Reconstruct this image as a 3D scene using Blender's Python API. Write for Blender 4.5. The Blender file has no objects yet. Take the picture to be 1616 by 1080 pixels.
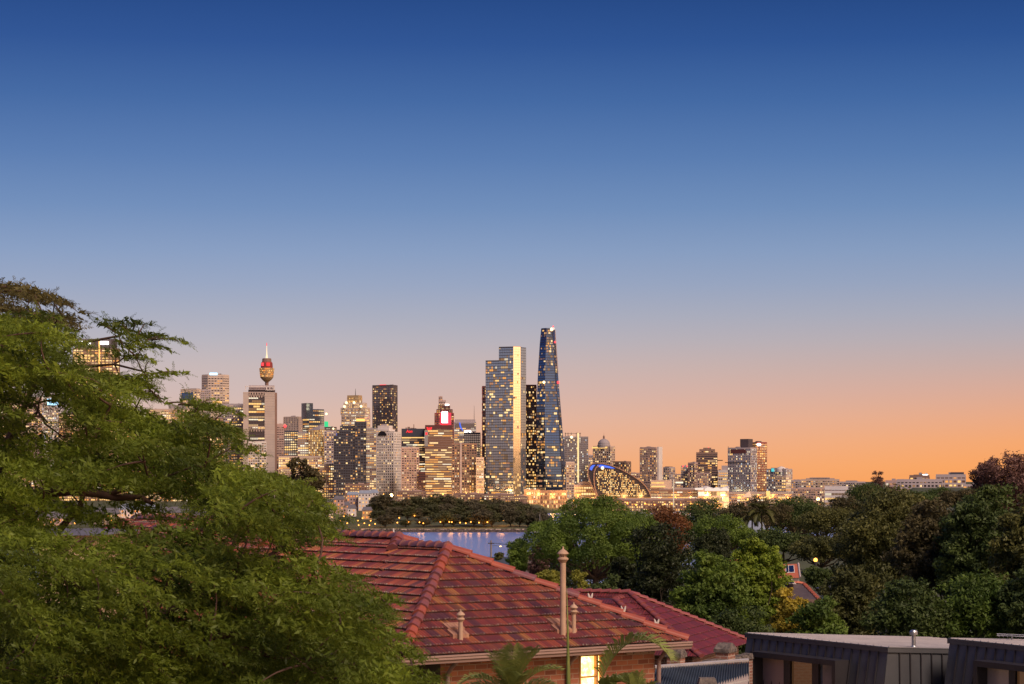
import bpy, math, random
import numpy as np
from mathutils import Vector, Matrix

sc = bpy.context.scene
COL = sc.collection
F, HY, HC, CX = 3450.0, 760.0, 40.0, 808.0      # focal length in photo pixels, horizon row, eye height, centre column

# ------------------------------------------------------------------ camera
cam_d = bpy.data.cameras.new('camera')
cam = bpy.data.objects.new('camera', cam_d)
COL.objects.link(cam)
cam.location = (0, 0, HC)
cam.rotation_euler = (math.radians(90), 0, 0)
cam_d.sensor_width = 36.0
cam_d.lens = F / 1616 * 36.0
cam_d.shift_y = (HY - 540) / 1616
cam_d.clip_start = 0.5
cam_d.clip_end = 120000
sc.camera = cam

# ------------------------------------------------------------------ light and exposure
sc.view_settings.view_transform = 'Standard'
sc.view_settings.look = 'None'
sc.view_settings.exposure = 0.0
sc.view_settings.gamma = 1.0

def s2l(c):
    c = c / 255.0
    return c / 12.92 if c <= 0.04045 else ((c + 0.055) / 1.055) ** 2.4
def rgb(r, g, b):
    return (s2l(r), s2l(g), s2l(b), 1.0)

SUN_EL = 47.0      # the glow left by the set sun: behind the camera, to its right
sun_d = bpy.data.lights.new('afterglow_sun', 'SUN')
sun_d.energy = 3.2
sun_d.angle = math.radians(18)
sun_d.color = (1.0, 0.79, 0.65)
sun = bpy.data.objects.new('afterglow_sun', sun_d)
COL.objects.link(sun)
_az = math.radians(150)           # clockwise from +Y
_sd = Vector((math.sin(_az) * math.cos(math.radians(SUN_EL)), math.cos(_az) * math.cos(math.radians(SUN_EL)), math.sin(math.radians(SUN_EL))))
sun.rotation_euler = _sd.to_track_quat('Z', 'Y').to_euler()

world = bpy.data.worlds.new('World')
sc.world = world
world.use_nodes = True
nt = world.node_tree
nt.nodes.clear()
def nd(t, **k):
    n = nt.nodes.new(t)
    for a, v in k.items():
        setattr(n, a, v)
    return n
def lk(a, b):
    nt.links.new(a, b)
tc = nd('ShaderNodeTexCoord')
sp = nd('ShaderNodeSeparateXYZ')
lk(tc.outputs['Generated'], sp.inputs[0])
mr = nd('ShaderNodeMapRange')
mr.inputs['From Min'].default_value = 0.0
mr.inputs['From Max'].default_value = 0.30
lk(sp.outputs['Z'], mr.inputs['Value'])
def el_z(py):
    t = (HY - py) / F
    return t / math.sqrt(1 + t * t) / 0.30
def ramp(stops):
    r = nd('ShaderNodeValToRGB')
    r.color_ramp.interpolation = 'LINEAR'
    els = r.color_ramp.elements
    while len(els) > 1:
        els.remove(els[-1])
    els[0].position = 0.0
    els[0].color = stops[0][1]
    for py, c in stops[1:]:
        e = els.new(min(1.0, py))
        e.color = c
    lk(mr.outputs[0], r.inputs[0])
    return r
RIGHT = [(0.0, rgb(252, 160, 82)), (el_z(735), rgb(252, 164, 90)), (el_z(700), rgb(246, 166, 106)), (el_z(660), rgb(234, 167, 128)),
         (el_z(620), rgb(218, 168, 147)), (el_z(580), rgb(199, 169, 162)), (el_z(540), rgb(182, 170, 175)), (el_z(500), rgb(166, 168, 184)),
         (el_z(450), rgb(147, 161, 189)), (el_z(400), rgb(131, 154, 190)), (el_z(330), rgb(107, 139, 184)), (el_z(250), rgb(84, 121, 174)),
         (el_z(160), rgb(60, 101, 161)), (el_z(70), rgb(38, 80, 145)), (el_z(0), rgb(28, 68, 131)), (1.0, rgb(20, 54, 114))]
LEFT = [(0.0, rgb(238, 174, 128)), (el_z(735), rgb(236, 178, 140)), (el_z(700), rgb(229, 183, 158)), (el_z(660), rgb(219, 186, 172)),
        (el_z(620), rgb(207, 184, 180)), (el_z(580), rgb(198, 183, 184)), (el_z(540), rgb(183, 179, 189)), (el_z(500), rgb(169, 173, 191)),
        (el_z(450), rgb(151, 165, 194)), (el_z(400), rgb(135, 157, 194)), (el_z(330), rgb(111, 141, 187)), (el_z(250), rgb(88, 123, 177)),
        (el_z(160), rgb(64, 103, 163)), (el_z(70), rgb(42, 82, 148)), (el_z(0), rgb(31, 71, 136)), (1.0, rgb(22, 56, 116))]
r1, r2 = ramp(LEFT), ramp(RIGHT)
mx = nd('ShaderNodeMapRange')
mx.inputs['From Min'].default_value = -0.11
mx.inputs['From Max'].default_value = 0.27
lk(sp.outputs['X'], mx.inputs['Value'])
mix = nd('ShaderNodeMix', data_type='RGBA')
lk(mx.outputs[0], mix.inputs['Factor'])
lk(r1.outputs[0], mix.inputs[6])
lk(r2.outputs[0], mix.inputs[7])
sky = nd('ShaderNodeTexSky', sky_type='NISHITA')
sky.sun_disc = False
sky.sun_elevation = math.radians(2.0)
sky.sun_rotation = _az
bg1 = nd('ShaderNodeBackground')
bg1.inputs['Strength'].default_value = 1.0
# the bright band of sunset sky low down on the right, outside the view
dot = nd('ShaderNodeVectorMath', operation='DOT_PRODUCT')
_ga = math.radians(120)
dot.inputs[1].default_value = (math.sin(_ga), math.cos(_ga), 0.06)
lk(tc.outputs['Generated'], dot.inputs[0])
gl_ = nd('ShaderNodeMapRange', interpolation_type='SMOOTHSTEP')
gl_.inputs['From Min'].default_value = 0.35
gl_.inputs['From Max'].default_value = 1.0
lk(dot.outputs['Value'], gl_.inputs['Value'])
gadd = nd('ShaderNodeMix', data_type='RGBA', blend_type='ADD')
lk(gl_.outputs[0], gadd.inputs['Factor'])
lk(mix.outputs[2], gadd.inputs[6])
gadd.inputs[7].default_value = (1.7, 1.0, 0.45, 1)
lk(gadd.outputs[2], bg1.inputs['Color'])
bg2 = nd('ShaderNodeBackground')
bg2.inputs['Strength'].default_value = 0.006
lk(sky.outputs[0], bg2.inputs['Color'])
add = nd('ShaderNodeAddShader')
lk(bg1.outputs[0], add.inputs[0])
lk(bg2.outputs[0], add.inputs[1])
out = nd('ShaderNodeOutputWorld')
lk(add.outputs[0], out.inputs['Surface'])

# ------------------------------------------------------------------ helpers
def P(px, py, d):
    return Vector(((px - CX) / F * d, d, HC + (HY - py) / F * d))
def lerp(a, b, t):
    return a + (b - a) * t

def tag(o, label=None, cat=None, group=None, kind=None):
    if label: o['label'] = label
    if cat: o['category'] = cat
    if group: o['group'] = group
    if kind: o['kind'] = kind
    return o
def thing(name, label, cat, loc=(0, 0, 0), rz=0.0, group=None):
    o = bpy.data.objects.new(name, None)
    o.empty_display_size = 0.3
    COL.objects.link(o)
    o.location = loc
    o.rotation_euler = (0, 0, rz)
    return tag(o, label, cat, group)

class MB:
    """collects faces; build() links them as one mesh object"""
    def __init__(s):
        s.v, s.f, s.m, s.uv = [], [], [], []
    def quad(s, a, b, c, d, m=0, uv=None):
        n = len(s.v)
        s.v += [tuple(a), tuple(b), tuple(c), tuple(d)]
        s.f.append((n, n + 1, n + 2, n + 3)); s.m.append(m); s.uv.append(uv)
    def ngon(s, pts, m=0, uv=None):
        n = len(s.v)
        s.v += [tuple(p) for p in pts]
        s.f.append(tuple(range(n, n + len(pts)))); s.m.append(m); s.uv.append(uv)
    def prism(s, poly0, poly1, z0, z1, m=0, caps=True, uvw=False):
        n, k = len(s.v), len(poly0)
        s.v += [(p[0], p[1], z0) for p in poly0] + [(p[0], p[1], z1) for p in poly1]
        acc = 0.0
        for i in range(k):
            j = (i + 1) % k
            L = math.hypot(poly0[j][0] - poly0[i][0], poly0[j][1] - poly0[i][1])
            s.f.append((n + i, n + j, n + k + j, n + k + i)); s.m.append(m)
            s.uv.append([(acc, z0), (acc + L, z0), (acc + L, z1), (acc, z1)] if uvw else None)
            acc += L
        if caps:
            s.f.append(tuple(n + i for i in reversed(range(k)))); s.m.append(m); s.uv.append(None)
            s.f.append(tuple(n + k + i for i in range(k))); s.m.append(m); s.uv.append(None)
    def box(s, c, size, rz=0.0, m=0):
        hx, hy, hz = size[0] / 2, size[1] / 2, size[2] / 2
        ca, sa = math.cos(rz), math.sin(rz)
        poly = [(c[0] + x * ca - y * sa, c[1] + x * sa + y * ca) for x, y in ((-hx, -hy), (hx, -hy), (hx, hy), (-hx, hy))]
        s.prism(poly, poly, c[2] - hz, c[2] + hz, m)
    def boxx(s, x0, x1, y0, y1, z0, z1, m=0):
        s.box(((x0 + x1) / 2, (y0 + y1) / 2, (z0 + z1) / 2), (x1 - x0, y1 - y0, z1 - z0), 0, m)
    def tube(s, pts, radii, n=8, m=0, cap=True):
        pts = [Vector(p) for p in pts]
        base = len(s.v)
        prev = None
        for i, p in enumerate(pts):
            t = (pts[min(i + 1, len(pts) - 1)] - pts[max(i - 1, 0)])
            t = t.normalized() if t.length > 1e-9 else Vector((0, 0, 1))
            if prev is None:
                a = t.orthogonal().normalized()
            else:
                a = (prev - t * prev.dot(t))
                a = a.normalized() if a.length > 1e-6 else t.orthogonal().normalized()
            prev = a
            b = t.cross(a)
            for k in range(n):
                th = 2 * math.pi * k / n
                s.v.append(tuple(p + (a * math.cos(th) + b * math.sin(th)) * radii[i]))
        for i in range(len(pts) - 1):
            for k in range(n):
                k2 = (k + 1) % n
                s.f.append((base + i * n + k, base + i * n + k2, base + (i + 1) * n + k2, base + (i + 1) * n + k)); s.m.append(m); s.uv.append(None)
        if cap:
            s.f.append(tuple(base + k for k in reversed(range(n)))); s.m.append(m); s.uv.append(None)
            s.f.append(tuple(base + (len(pts) - 1) * n + k for k in range(n))); s.m.append(m); s.uv.append(None)
    def lathe(s, prof, n=20, c=(0, 0, 0), m=0):
        base = len(s.v)
        for r, z in prof:
            for k in range(n):
                th = 2 * math.pi * k / n
                s.v.append((c[0] + r * math.cos(th), c[1] + r * math.sin(th), c[2] + z))
        for i in range(len(prof) - 1):
            for k in range(n):
                k2 = (k + 1) % n
                s.f.append((base + i * n + k, base + i * n + k2, base + (i + 1) * n + k2, base + (i + 1) * n + k)); s.m.append(m); s.uv.append(None)
        s.f.append(tuple(base + k for k in reversed(range(n)))); s.m.append(m); s.uv.append(None)
        s.f.append(tuple(base + (len(prof) - 1) * n + k for k in range(n))); s.m.append(m); s.uv.append(None)
    def build(s, name, mats, parent=None, world=False, smooth=False):
        me = bpy.data.meshes.new(name)
        vs = s.v
        if world and parent is not None:
            L = parent.location
            vs = [(x - L[0], y - L[1], z - L[2]) for x, y, z in vs]
        me.from_pydata(vs, [], s.f)
        mats = mats if isinstance(mats, (list, tuple)) else [mats]
        for m_ in mats:
            me.materials.append(m_)
        if len(mats) > 1:
            me.polygons.foreach_set('material_index', s.m)
        if any(u is not None for u in s.uv):
            ul = me.uv_layers.new(name='UVMap')
            fl = []
            for f_, u in zip(s.f, s.uv):
                for i in range(len(f_)):
                    fl += list(u[i]) if u is not None else [0.0, 0.0]
            ul.data.foreach_set('uv', fl)
        if smooth:
            me.polygons.foreach_set('use_smooth', [True] * len(me.polygons))
        me.update()
        o = bpy.data.objects.new(name, me)
        COL.objects.link(o)
        if parent is not None:
            o.parent = parent
        return o

def np_mesh(name, verts, quads, mat, parent=None, smooth=False):
    """a mesh from numpy arrays: verts (n,3), quads (m,4)"""
    me = bpy.data.meshes.new(name)
    nv, nf = len(verts), len(quads)
    me.vertices.add(nv)
    me.vertices.foreach_set('co', np.ascontiguousarray(verts, dtype=np.float32).ravel())
    me.loops.add(nf * 4)
    me.loops.foreach_set('vertex_index', np.ascontiguousarray(quads, dtype=np.int32).ravel())
    me.polygons.add(nf)
    me.polygons.foreach_set('loop_start', np.arange(0, nf * 4, 4, dtype=np.int32))
    me.polygons.foreach_set('loop_total', np.full(nf, 4, dtype=np.int32))
    me.materials.append(mat)
    if smooth:
        me.polygons.foreach_set('use_smooth', np.ones(nf, dtype=bool))
    me.update(calc_edges=True)
    o = bpy.data.objects.new(name, me)
    COL.objects.link(o)
    if parent is not None:
        o.parent = parent
    return o

# ------------------------------------------------------------------ materials
class NT:
    def __init__(s, name):
        s.m = bpy.data.materials.new(name)
        s.m.use_nodes = True
        s.t = s.m.node_tree
        s.b = s.t.nodes['Principled BSDF']
        s.out = s.t.nodes['Material Output']
    def n(s, t, **k):
        x = s.t.nodes.new(t)
        for a, v in k.items():
            setattr(x, a, v)
        return x
    def l(s, a, b):
        s.t.links.new(a, b)
    def math(s, op, a, b=None, c=None):
        x = s.n('ShaderNodeMath', operation=op)
        for i, v in enumerate((a, b, c)):
            if v is None: continue
            if isinstance(v, (int, float)): x.inputs[i].default_value = v
            else: s.l(v, x.inputs[i])
        return x.outputs[0]
    def mix(s, f, a, b):
        x = s.n('ShaderNodeMix', data_type='RGBA')
        for i, v in ((0, f), (6, a), (7, b)):
            if isinstance(v, (int, float)): x.inputs[i].default_value = v
            elif isinstance(v, tuple): x.inputs[i].default_value = v if len(v) == 4 else (*v, 1)
            else: s.l(v, x.inputs[i])
        return x.outputs[2]
    def noise(s, scale, detail=3, coord='Object', rough=0.55):
        c = s.n('ShaderNodeTexCoord')
        x = s.n('ShaderNodeTexNoise')
        x.inputs['Scale'].default_value = scale
        x.inputs['Detail'].default_value = detail
        x.inputs['Roughness'].default_value = rough
        s.l(c.outputs[coord], x.inputs['Vector'])
        return x.outputs['Fac']
    def ramp(s, f, stops, interp='LINEAR'):
        x = s.n('ShaderNodeValToRGB')
        x.color_ramp.interpolation = interp
        e = x.color_ramp.elements
        while len(e) > 1: e.remove(e[-1])
        e[0].position = stops[0][0]; e[0].color = (*stops[0][1][:3], 1)
        for p, c in stops[1:]:
            k = e.new(p); k.color = (*c[:3], 1)
        s.l(f, x.inputs[0])
        return x.outputs[0]
    def bump(s, h, strength=0.3, dist=0.05):
        x = s.n('ShaderNodeBump')
        x.inputs['Strength'].default_value = strength
        x.inputs['Distance'].default_value = dist
        s.l(h, x.inputs['Height'])
        s.l(x.outputs[0], s.b.inputs['Normal'])

def mat(name, c1, c2=None, scale=2.0, rough=0.7, metal=0.0, bump=0.0, spec=0.5, detail=4):
    t = NT(name)
    t.b.inputs['Roughness'].default_value = rough
    t.b.inputs['Metallic'].default_value = metal
    t.b.inputs['Specular IOR Level'].default_value = spec
    c2 = c2 or tuple(x * 0.75 for x in c1)
    nz = t.noise(scale, detail)
    t.l(t.ramp(nz, [(0.3, c2), (0.7, c1)]), t.b.inputs['Base Color'])
    if bump:
        t.bump(t.noise(scale * 3, 4), bump, 0.03)
    return t.m

def glow(name, col, strength, sample=False):
    t = NT(name)
    t.b.inputs['Base Color'].default_value = (0.02, 0.02, 0.02, 1)
    t.b.inputs['Emission Color'].default_value = (*col, 1)
    t.b.inputs['Emission Strength'].default_value = strength
    if not sample:
        t.m.cycles.emission_sampling = 'NONE'
    return t.m

def leaf_mat(name, c1, c2, scale=0.6, trans=0.25, rough=0.55):
    """leaf colour wanders between two hues through the crown; light passes through the blade"""
    t = NT(name)
    nz = t.noise(scale, 3)
    col = t.ramp(nz, [(0.32, c2), (0.68, c1)])
    t.l(col, t.b.inputs['Base Color'])
    t.b.inputs['Roughness'].default_value = rough
    t.b.inputs['Specular IOR Level'].default_value = 0.25
    tr = t.n('ShaderNodeBsdfTranslucent')
    t.l(col, tr.inputs['Color'])
    ms = t.n('ShaderNodeMixShader')
    ms.inputs[0].default_value = trans
    t.l(t.b.outputs[0], ms.inputs[1])
    t.l(tr.outputs[0], ms.inputs[2])
    t.l(ms.outputs[0], t.out.inputs['Surface'])
    return t.m

M = {}
M['bark'] = mat('bark', (0.07, 0.05, 0.035), (0.03, 0.022, 0.016), 6, 0.85, bump=0.4)
M['bark_red'] = mat('bark_red', (0.10, 0.055, 0.04), (0.045, 0.025, 0.02), 6, 0.85)
M['dark_metal'] = mat('dark_metal', (0.05, 0.05, 0.055), (0.035, 0.035, 0.04), 3, 0.5, 0.6)
M['grey_metal'] = mat('grey_metal', (0.45, 0.46, 0.5), (0.36, 0.37, 0.4), 3, 0.35, 0.8)
M['white_paint'] = mat('white_paint', (0.75, 0.74, 0.74), (0.6, 0.58, 0.58), 2, 0.5)
# ================================================================== ground, water
def _ip(x, xs, ys):
    return float(np.interp(x, xs, ys))
def ground_z(px, d):
    near = _ip(d, [0, 45, 60, 100, 160, 220, 300, 400, 700, 830, 900, 1400], [33.6, 32.6, 32.0, 30.5, 28.5, 26.5, 24, 18, 6, 0.6, -4, -5])
    right = _ip(d, [0, 45, 60, 100, 160, 300, 500, 900, 1300, 1700, 2300], [33.6, 32.6, 32, 31, 30, 29.5, 26, 14, 2, -5, -5])
    hill = _ip(d, [0, 60, 160, 400, 900, 1500, 2300, 3200, 6000], [33.6, 32, 30.5, 31, 33, 36, 35, 30, 18])
    # the city side
    shore = _ip(px, [560, 600, 830, 852, 866], [1735, 1725, 1725, 1790, 2760])
    if d < shore - 12: city = -5
    else: city = _ip(d - shore, [-12, 0, 12, 120, 350, 700, 1500, 6000, 40000], [-5, 1.6, 2.2, _ip(px, [812, 842], [6, 2.6]), _ip(px, [812, 842], [12, 3]), 8, 10, 16, 20]) if px < 858 else _ip(d - shore, [-12, 0, 12, 900, 6000, 40000], [-5, 1.2, 2.2, 6, 16, 20])
    w1 = _ip(px, [1060, 1180], [0, 1])
    base = lerp(near, right, w1)
    w2 = _ip(px, [1330, 1440], [0, 1])
    base = lerp(base, hill, w2)
    return max(base, city) if d > 800 else base

def build_ground():
    pxs = list(np.arange(-3600, -100, 140)) + list(np.arange(-100, 1760, 10)) + list(np.arange(1760, 5400, 140))
    ds = [1, 8, 20, 32, 45, 60, 80, 100, 130, 160, 190, 220, 260, 300, 350, 400, 470, 550, 640, 720, 780, 830, 870, 920, 1050, 1200, 1400, 1550, 1650]
    ds += list(np.arange(1700, 2000, 8)) + list(np.arange(2000, 2700, 50)) + list(np.arange(2720, 3000, 12)) + [3100, 3300, 3600, 4200, 5200, 7000, 10000, 16000, 28000, 60000, 100000]
    V = np.array([[(px - CX) / F * d, d, ground_z(px, d)] for d in ds for px in pxs])
    n = len(pxs)
    Q = [(i * n + j, i * n + j + 1, (i + 1) * n + j + 1, (i + 1) * n + j) for i in range(len(ds) - 1) for j in range(n - 1)]
    t = NT('ground_cover')
    nz = t.noise(0.02, 5)
    nz2 = t.noise(0.35, 4)
    a = t.ramp(nz, [(0.35, (0.04, 0.055, 0.018)), (0.65, (0.10, 0.12, 0.04))])
    t.l(t.mix(nz2, a, (0.03, 0.03, 0.018)), t.b.inputs['Base Color'])
    t.b.inputs['Roughness'].default_value = 0.95
    o = np_mesh('ground', V, Q, t.m, smooth=True)
    tag(o, kind='structure')
    # water: one sheet under the far shore
    t = NT('harbour_water')
    t.b.inputs['Base Color'].default_value = (0.19, 0.25, 0.52, 1)
    t.b.inputs['Roughness'].default_value = 0.26
    t.b.inputs['IOR'].default_value = 1.22
    c = t.n('ShaderNodeTexCoord')
    mp = t.n('ShaderNodeMapping')
    mp.inputs['Scale'].default_value = (0.12, 0.30, 1)
    t.l(c.outputs['Object'], mp.inputs[0])
    nz = t.n('ShaderNodeTexNoise')
    nz.inputs['Scale'].default_value = 1.0
    nz.inputs['Detail'].default_value = 5
    t.l(mp.outputs[0], nz.inputs['Vector'])
    t.bump(nz.outputs['Fac'], 0.12, 0.12)
    m = MB()
    m.quad((-3000, 500, 0), (3500, 500, 0), (3500, 5000, 0), (-3000, 5000, 0))
    tag(m.build('water', t.m), kind='structure')
build_ground()

def build_added_ridge():
    # added ridge, unseen off to the right, to darken the lower glass reflections
    m = MB(); n = 40; prev = None
    for i in range(n + 1):
        a = math.radians(72 + 90 * i / n)
        r = 5000.0
        h = 40 + r * math.tan(math.radians(1.95 + 0.22 * math.sin(i * 1.3) + 0.15 * math.sin(i * 2.9)))
        p = [Vector((r * k * math.sin(a), r * k * math.cos(a), z)) for k, z in ((0.75, -5), (0.9, h * 0.5), (1.0, h), (1.3, -5))]
        if prev:
            for j in range(3): m.quad(prev[j], p[j], p[j + 1], prev[j + 1])
        prev = p
    tag(m.build('hill', mat('added_ridge_scrub', (0.07, 0.06, 0.04), (0.05, 0.04, 0.03), 0.002, 0.95), smooth=True), kind='structure')
build_added_ridge()
# ================================================================== tiled houses
def tile_mat(name, cols, lichen=0.35, lic=(0.42, 0.34, 0.27)):
    t = NT(name)
    uv = t.n('ShaderNodeUVMap')
    s = t.n('ShaderNodeSeparateXYZ')
    t.l(uv.outputs[0], s.inputs[0])
    fu = t.math('FLOOR', s.outputs[0])
    fv = t.math('FLOOR', s.outputs[1])
    cb = t.n('ShaderNodeCombineXYZ')
    t.l(fu, cb.inputs[0]); t.l(fv, cb.inputs[1])
    wn = t.n('ShaderNodeTexWhiteNoise', noise_dimensions='2D')
    t.l(cb.outputs[0], wn.inputs['Vector'])
    k = len(cols)
    col = t.ramp(wn.outputs['Value'], [(i / k, c) for i, c in enumerate(cols)], 'CONSTANT')
    fr3 = t.math('FLOOR', t.math('MULTIPLY', s.outputs[0], 3.0))
    cb3 = t.n('ShaderNodeCombineXYZ')
    t.l(fr3, cb3.inputs[0]); t.l(fv, cb3.inputs[1])
    wn3 = t.n('ShaderNodeTexWhiteNoise', noise_dimensions='2D')
    t.l(cb3.outputs[0], wn3.inputs['Vector'])
    col = t.mix(t.math('MULTIPLY', t.math('POWER', wn3.outputs['Value'], 1.6), 0.72), col, (0.075, 0.022, 0.028))
    # weather stain across the plane, and lichen gathering at each course's lower edge
    big = t.noise(0.9, 4)
    col = t.mix(t.math('MULTIPLY', big, 0.35), col, (0.10, 0.03, 0.035))
    fr = t.math('FRACT', s.outputs[1])
    edge = t.math('SUBTRACT', 1.0, t.math('MINIMUM', t.math('MULTIPLY', fr, 5.0), 1.0))
    fine = t.noise(16, 4, rough=0.7)
    th = t.math('SUBTRACT', 0.68, t.math('MULTIPLY', edge, 0.17 * lichen / 0.35))
    msk = t.math('MINIMUM', t.math('MAXIMUM', t.math('MULTIPLY', t.math('SUBTRACT', fine, th), 9.0), 0.0), 0.8)
    col = t.mix(msk, col, lic)
    # shade painted into the channels between the ribs so their relief shows
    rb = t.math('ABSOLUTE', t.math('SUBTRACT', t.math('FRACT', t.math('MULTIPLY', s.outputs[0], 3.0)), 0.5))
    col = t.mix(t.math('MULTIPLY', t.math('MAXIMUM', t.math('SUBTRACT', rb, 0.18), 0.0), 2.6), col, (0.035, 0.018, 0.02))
    t.l(col, t.b.inputs['Base Color'])
    t.b.inputs['Roughness'].default_value = 0.42
    t.b.inputs['Specular IOR Level'].default_value = 0.55
    t.bump(t.noise(30, 4), 0.35, 0.01)
    return t.m
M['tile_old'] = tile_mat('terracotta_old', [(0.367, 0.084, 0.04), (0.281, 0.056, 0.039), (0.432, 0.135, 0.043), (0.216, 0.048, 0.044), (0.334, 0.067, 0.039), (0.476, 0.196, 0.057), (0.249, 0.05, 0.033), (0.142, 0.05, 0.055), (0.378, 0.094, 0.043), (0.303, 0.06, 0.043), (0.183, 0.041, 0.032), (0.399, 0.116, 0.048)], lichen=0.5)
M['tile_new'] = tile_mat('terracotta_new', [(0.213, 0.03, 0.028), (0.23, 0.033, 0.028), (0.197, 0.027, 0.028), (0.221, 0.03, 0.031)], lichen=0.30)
M['cap'] = mat('ridge_cap_clay', (0.26, 0.075, 0.06), (0.15, 0.07, 0.085), 3.5, 0.4, bump=0.2)
M['cap_red'] = mat('ridge_cap_red', (0.36, 0.09, 0.05), (0.27, 0.07, 0.05), 2.5, 0.45)
M['mortar'] = mat('mortar', (0.62, 0.56, 0.52), (0.42, 0.37, 0.34), 12, 0.9)
M['fascia'] = mat('fascia', (0.30, 0.195, 0.17), (0.25, 0.16, 0.14), 1.2, 0.5)
M['pipe'] = mat('pipe_paint', (0.50, 0.34, 0.24), (0.40, 0.26, 0.18), 2.5, 0.5)
M['zinc_trim'] = mat('zinc_trim', (0.45, 0.43, 0.44), (0.36, 0.34, 0.35), 2, 0.5)
M['flash'] = mat('flashing_tile', (0.40, 0.22, 0.14), (0.28, 0.13, 0.09), 6, 0.7)
M['soffit'] = mat('soffit', (0.12, 0.08, 0.06), None, 2, 0.8)

def brick_mat(name, c1, c2, mort, bw=0.24, bh=0.092):
    t = NT(name)
    uv = t.n('ShaderNodeUVMap')
    b = t.n('ShaderNodeTexBrick')
    b.inputs['Color1'].default_value = (*c1, 1); b.inputs['Color2'].default_value = (*c2, 1); b.inputs['Mortar'].default_value = (*mort, 1)
    b.inputs['Scale'].default_value = 1.0
    b.inputs['Brick Width'].default_value = bw; b.inputs['Row Height'].default_value = bh
    b.inputs['Mortar Size'].default_value = 0.012
    b.inputs['Bias'].default_value = 0.0
    t.l(uv.outputs[0], b.inputs['Vector'])
    nz = t.noise(5, 4)
    t.l(t.mix(t.math('MULTIPLY', nz, 0.5), b.outputs['Color'], tuple(x * 0.6 for x in c1)), t.b.inputs['Base Color'])
    t.b.inputs['Roughness'].default_value = 0.85
    inv = t.math('SUBTRACT', 1.0, b.outputs['Fac'])
    t.bump(inv, 0.6, 0.008)
    return t.m
M['brick_orange'] = brick_mat('brick_orange', (0.46, 0.17, 0.085), (0.20, 0.062, 0.04), (0.40, 0.28, 0.20), 0.36, 0.13)
M['brick_red'] = brick_mat('brick_red', (0.36, 0.17, 0.12), (0.27, 0.11, 0.09), (0.5, 0.42, 0.36))

def V3(a): return Vector((a[0], a[1], a[2]))

def tile_plane(m, E0, ux, nn, slope, V, ul, ur, course=0.335, tw=0.27, lift=0.050, rib=0.034, sub=6):
    """one roof plane: courses of overlapping ribbed tiles; E0 eave origin, ux along the eave, nn uphill (both horizontal units)"""
    E0, ux, nn = V3(E0), V3((*ux, 0)), V3((*nn, 0))
    up = (nn + Vector((0, 0, slope))).normalized()
    nrm = ux.cross(up).normalized()
    if nrm.z < 0: nrm = -nrm
    def base(u, v): return E0 + ux * u + nn * v + Vector((0, 0, slope * v))
    k, v = 0, 0.0
    step = tw / sub
    while v < V - 1e-6:
        v1 = min(v + course, V)
        a0, a1, b0, b1 = ul(v), ur(v), ul(v1), ur(v1)
        lo, hi = min(a0, b0), max(a1, b1)
        off = (k % 2) * tw * 0.5
        i0, i1 = math.floor((lo - off) / step), math.ceil((hi - off) / step)
        pts = []
        for i in range(i0, i1 + 1):
            u = off + i * step
            ph = (i % sub)
            h = rib if ph % 2 else 0.0
            uA, uB = min(max(u, a0), a1), min(max(u, b0), b1)
            rnd = 0.004 * math.sin(i * 12.9898 + k * 78.233)
            pts.append((base(uA, v) + nrm * (lift + h + rnd), base(uB, v1) + nrm * (0.006 + h * 0.6), base(uA, v) + nrm * (lift + h - 0.032), uA, uB, u, base(uA, v) + nn * 0.16 + Vector((0, 0, slope * 0.16)) + nrm * (lift - 0.012)))
        for p, q in zip(pts[:-1], pts[1:]):
            if q[3] - p[3] < 1e-6 and q[4] - p[4] < 1e-6: continue
            um = (p[5] - off) / tw
            u2 = (q[5] - off) / tw - 1e-4
            m.quad(p[0], q[0], q[1], p[1], 0, [(um, k + 0.001), (u2, k + 0.001), (u2, k + 0.98), (um, k + 0.98)])
            m.quad(p[2], q[2], q[0], p[0], 0, [(um, k + 0.02), (u2, k + 0.02), (u2, k + 0.08), (um, k + 0.08)])
            m.quad(p[6], q[6], q[2], p[2], 0, [(um, k + 0.5), (u2, k + 0.5), (u2, k + 0.55), (um, k + 0.55)])
        v = v1; k += 1

def cap_run(m, p0, p1, seg=0.40, r=0.14, mi=(0,), seed=0, lift=0.03):
    """overlapping half-round cap tiles from low end p0 to high end p1"""
    rng = random.Random(seed)
    p0, p1 = Vector(p0), Vector(p1)
    L = (p1 - p0).length
    t = (p1 - p0).normalized()
    side = t.cross(Vector((0, 0, 1))).normalized()
    up = side.cross(t).normalized()
    if up.z < 0: up = -up
    n = max(1, round(L / seg))
    K = 8
    for i in range(n):
        a = p0 + t * (L * i / n - 0.03); b = p0 + t * (L * (i + 1) / n + 0.04)
        mm = rng.choice(mi)
        jx = rng.uniform(-0.012, 0.012)
        ra, rb = r * 1.16, r * 0.95
        A, B = [], []
        for k in range(K + 1):
            th = math.pi * k / K
            cx, cy = math.cos(th), math.sin(th)
            cy = cy * 0.85 if k not in (K // 2,) else 0.95
            A.append(a + side * (cx * ra + jx) + up * (cy * ra + lift + 0.02)); B.append(b + side * (cx * rb + jx) + up * (cy * rb + lift - 0.02))
        for k in range(K):
            m.quad(A[k], A[k + 1], B[k + 1], B[k], mm)
        m.ngon(list(reversed(A)) + [a - up * 0.01], mm)

def lathe_obj(name, prof, c, mt, parent, n=20):
    m = MB(); m.lathe(prof, n, c)
    return m.build(name, mt, parent, world=True, smooth=False)

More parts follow.
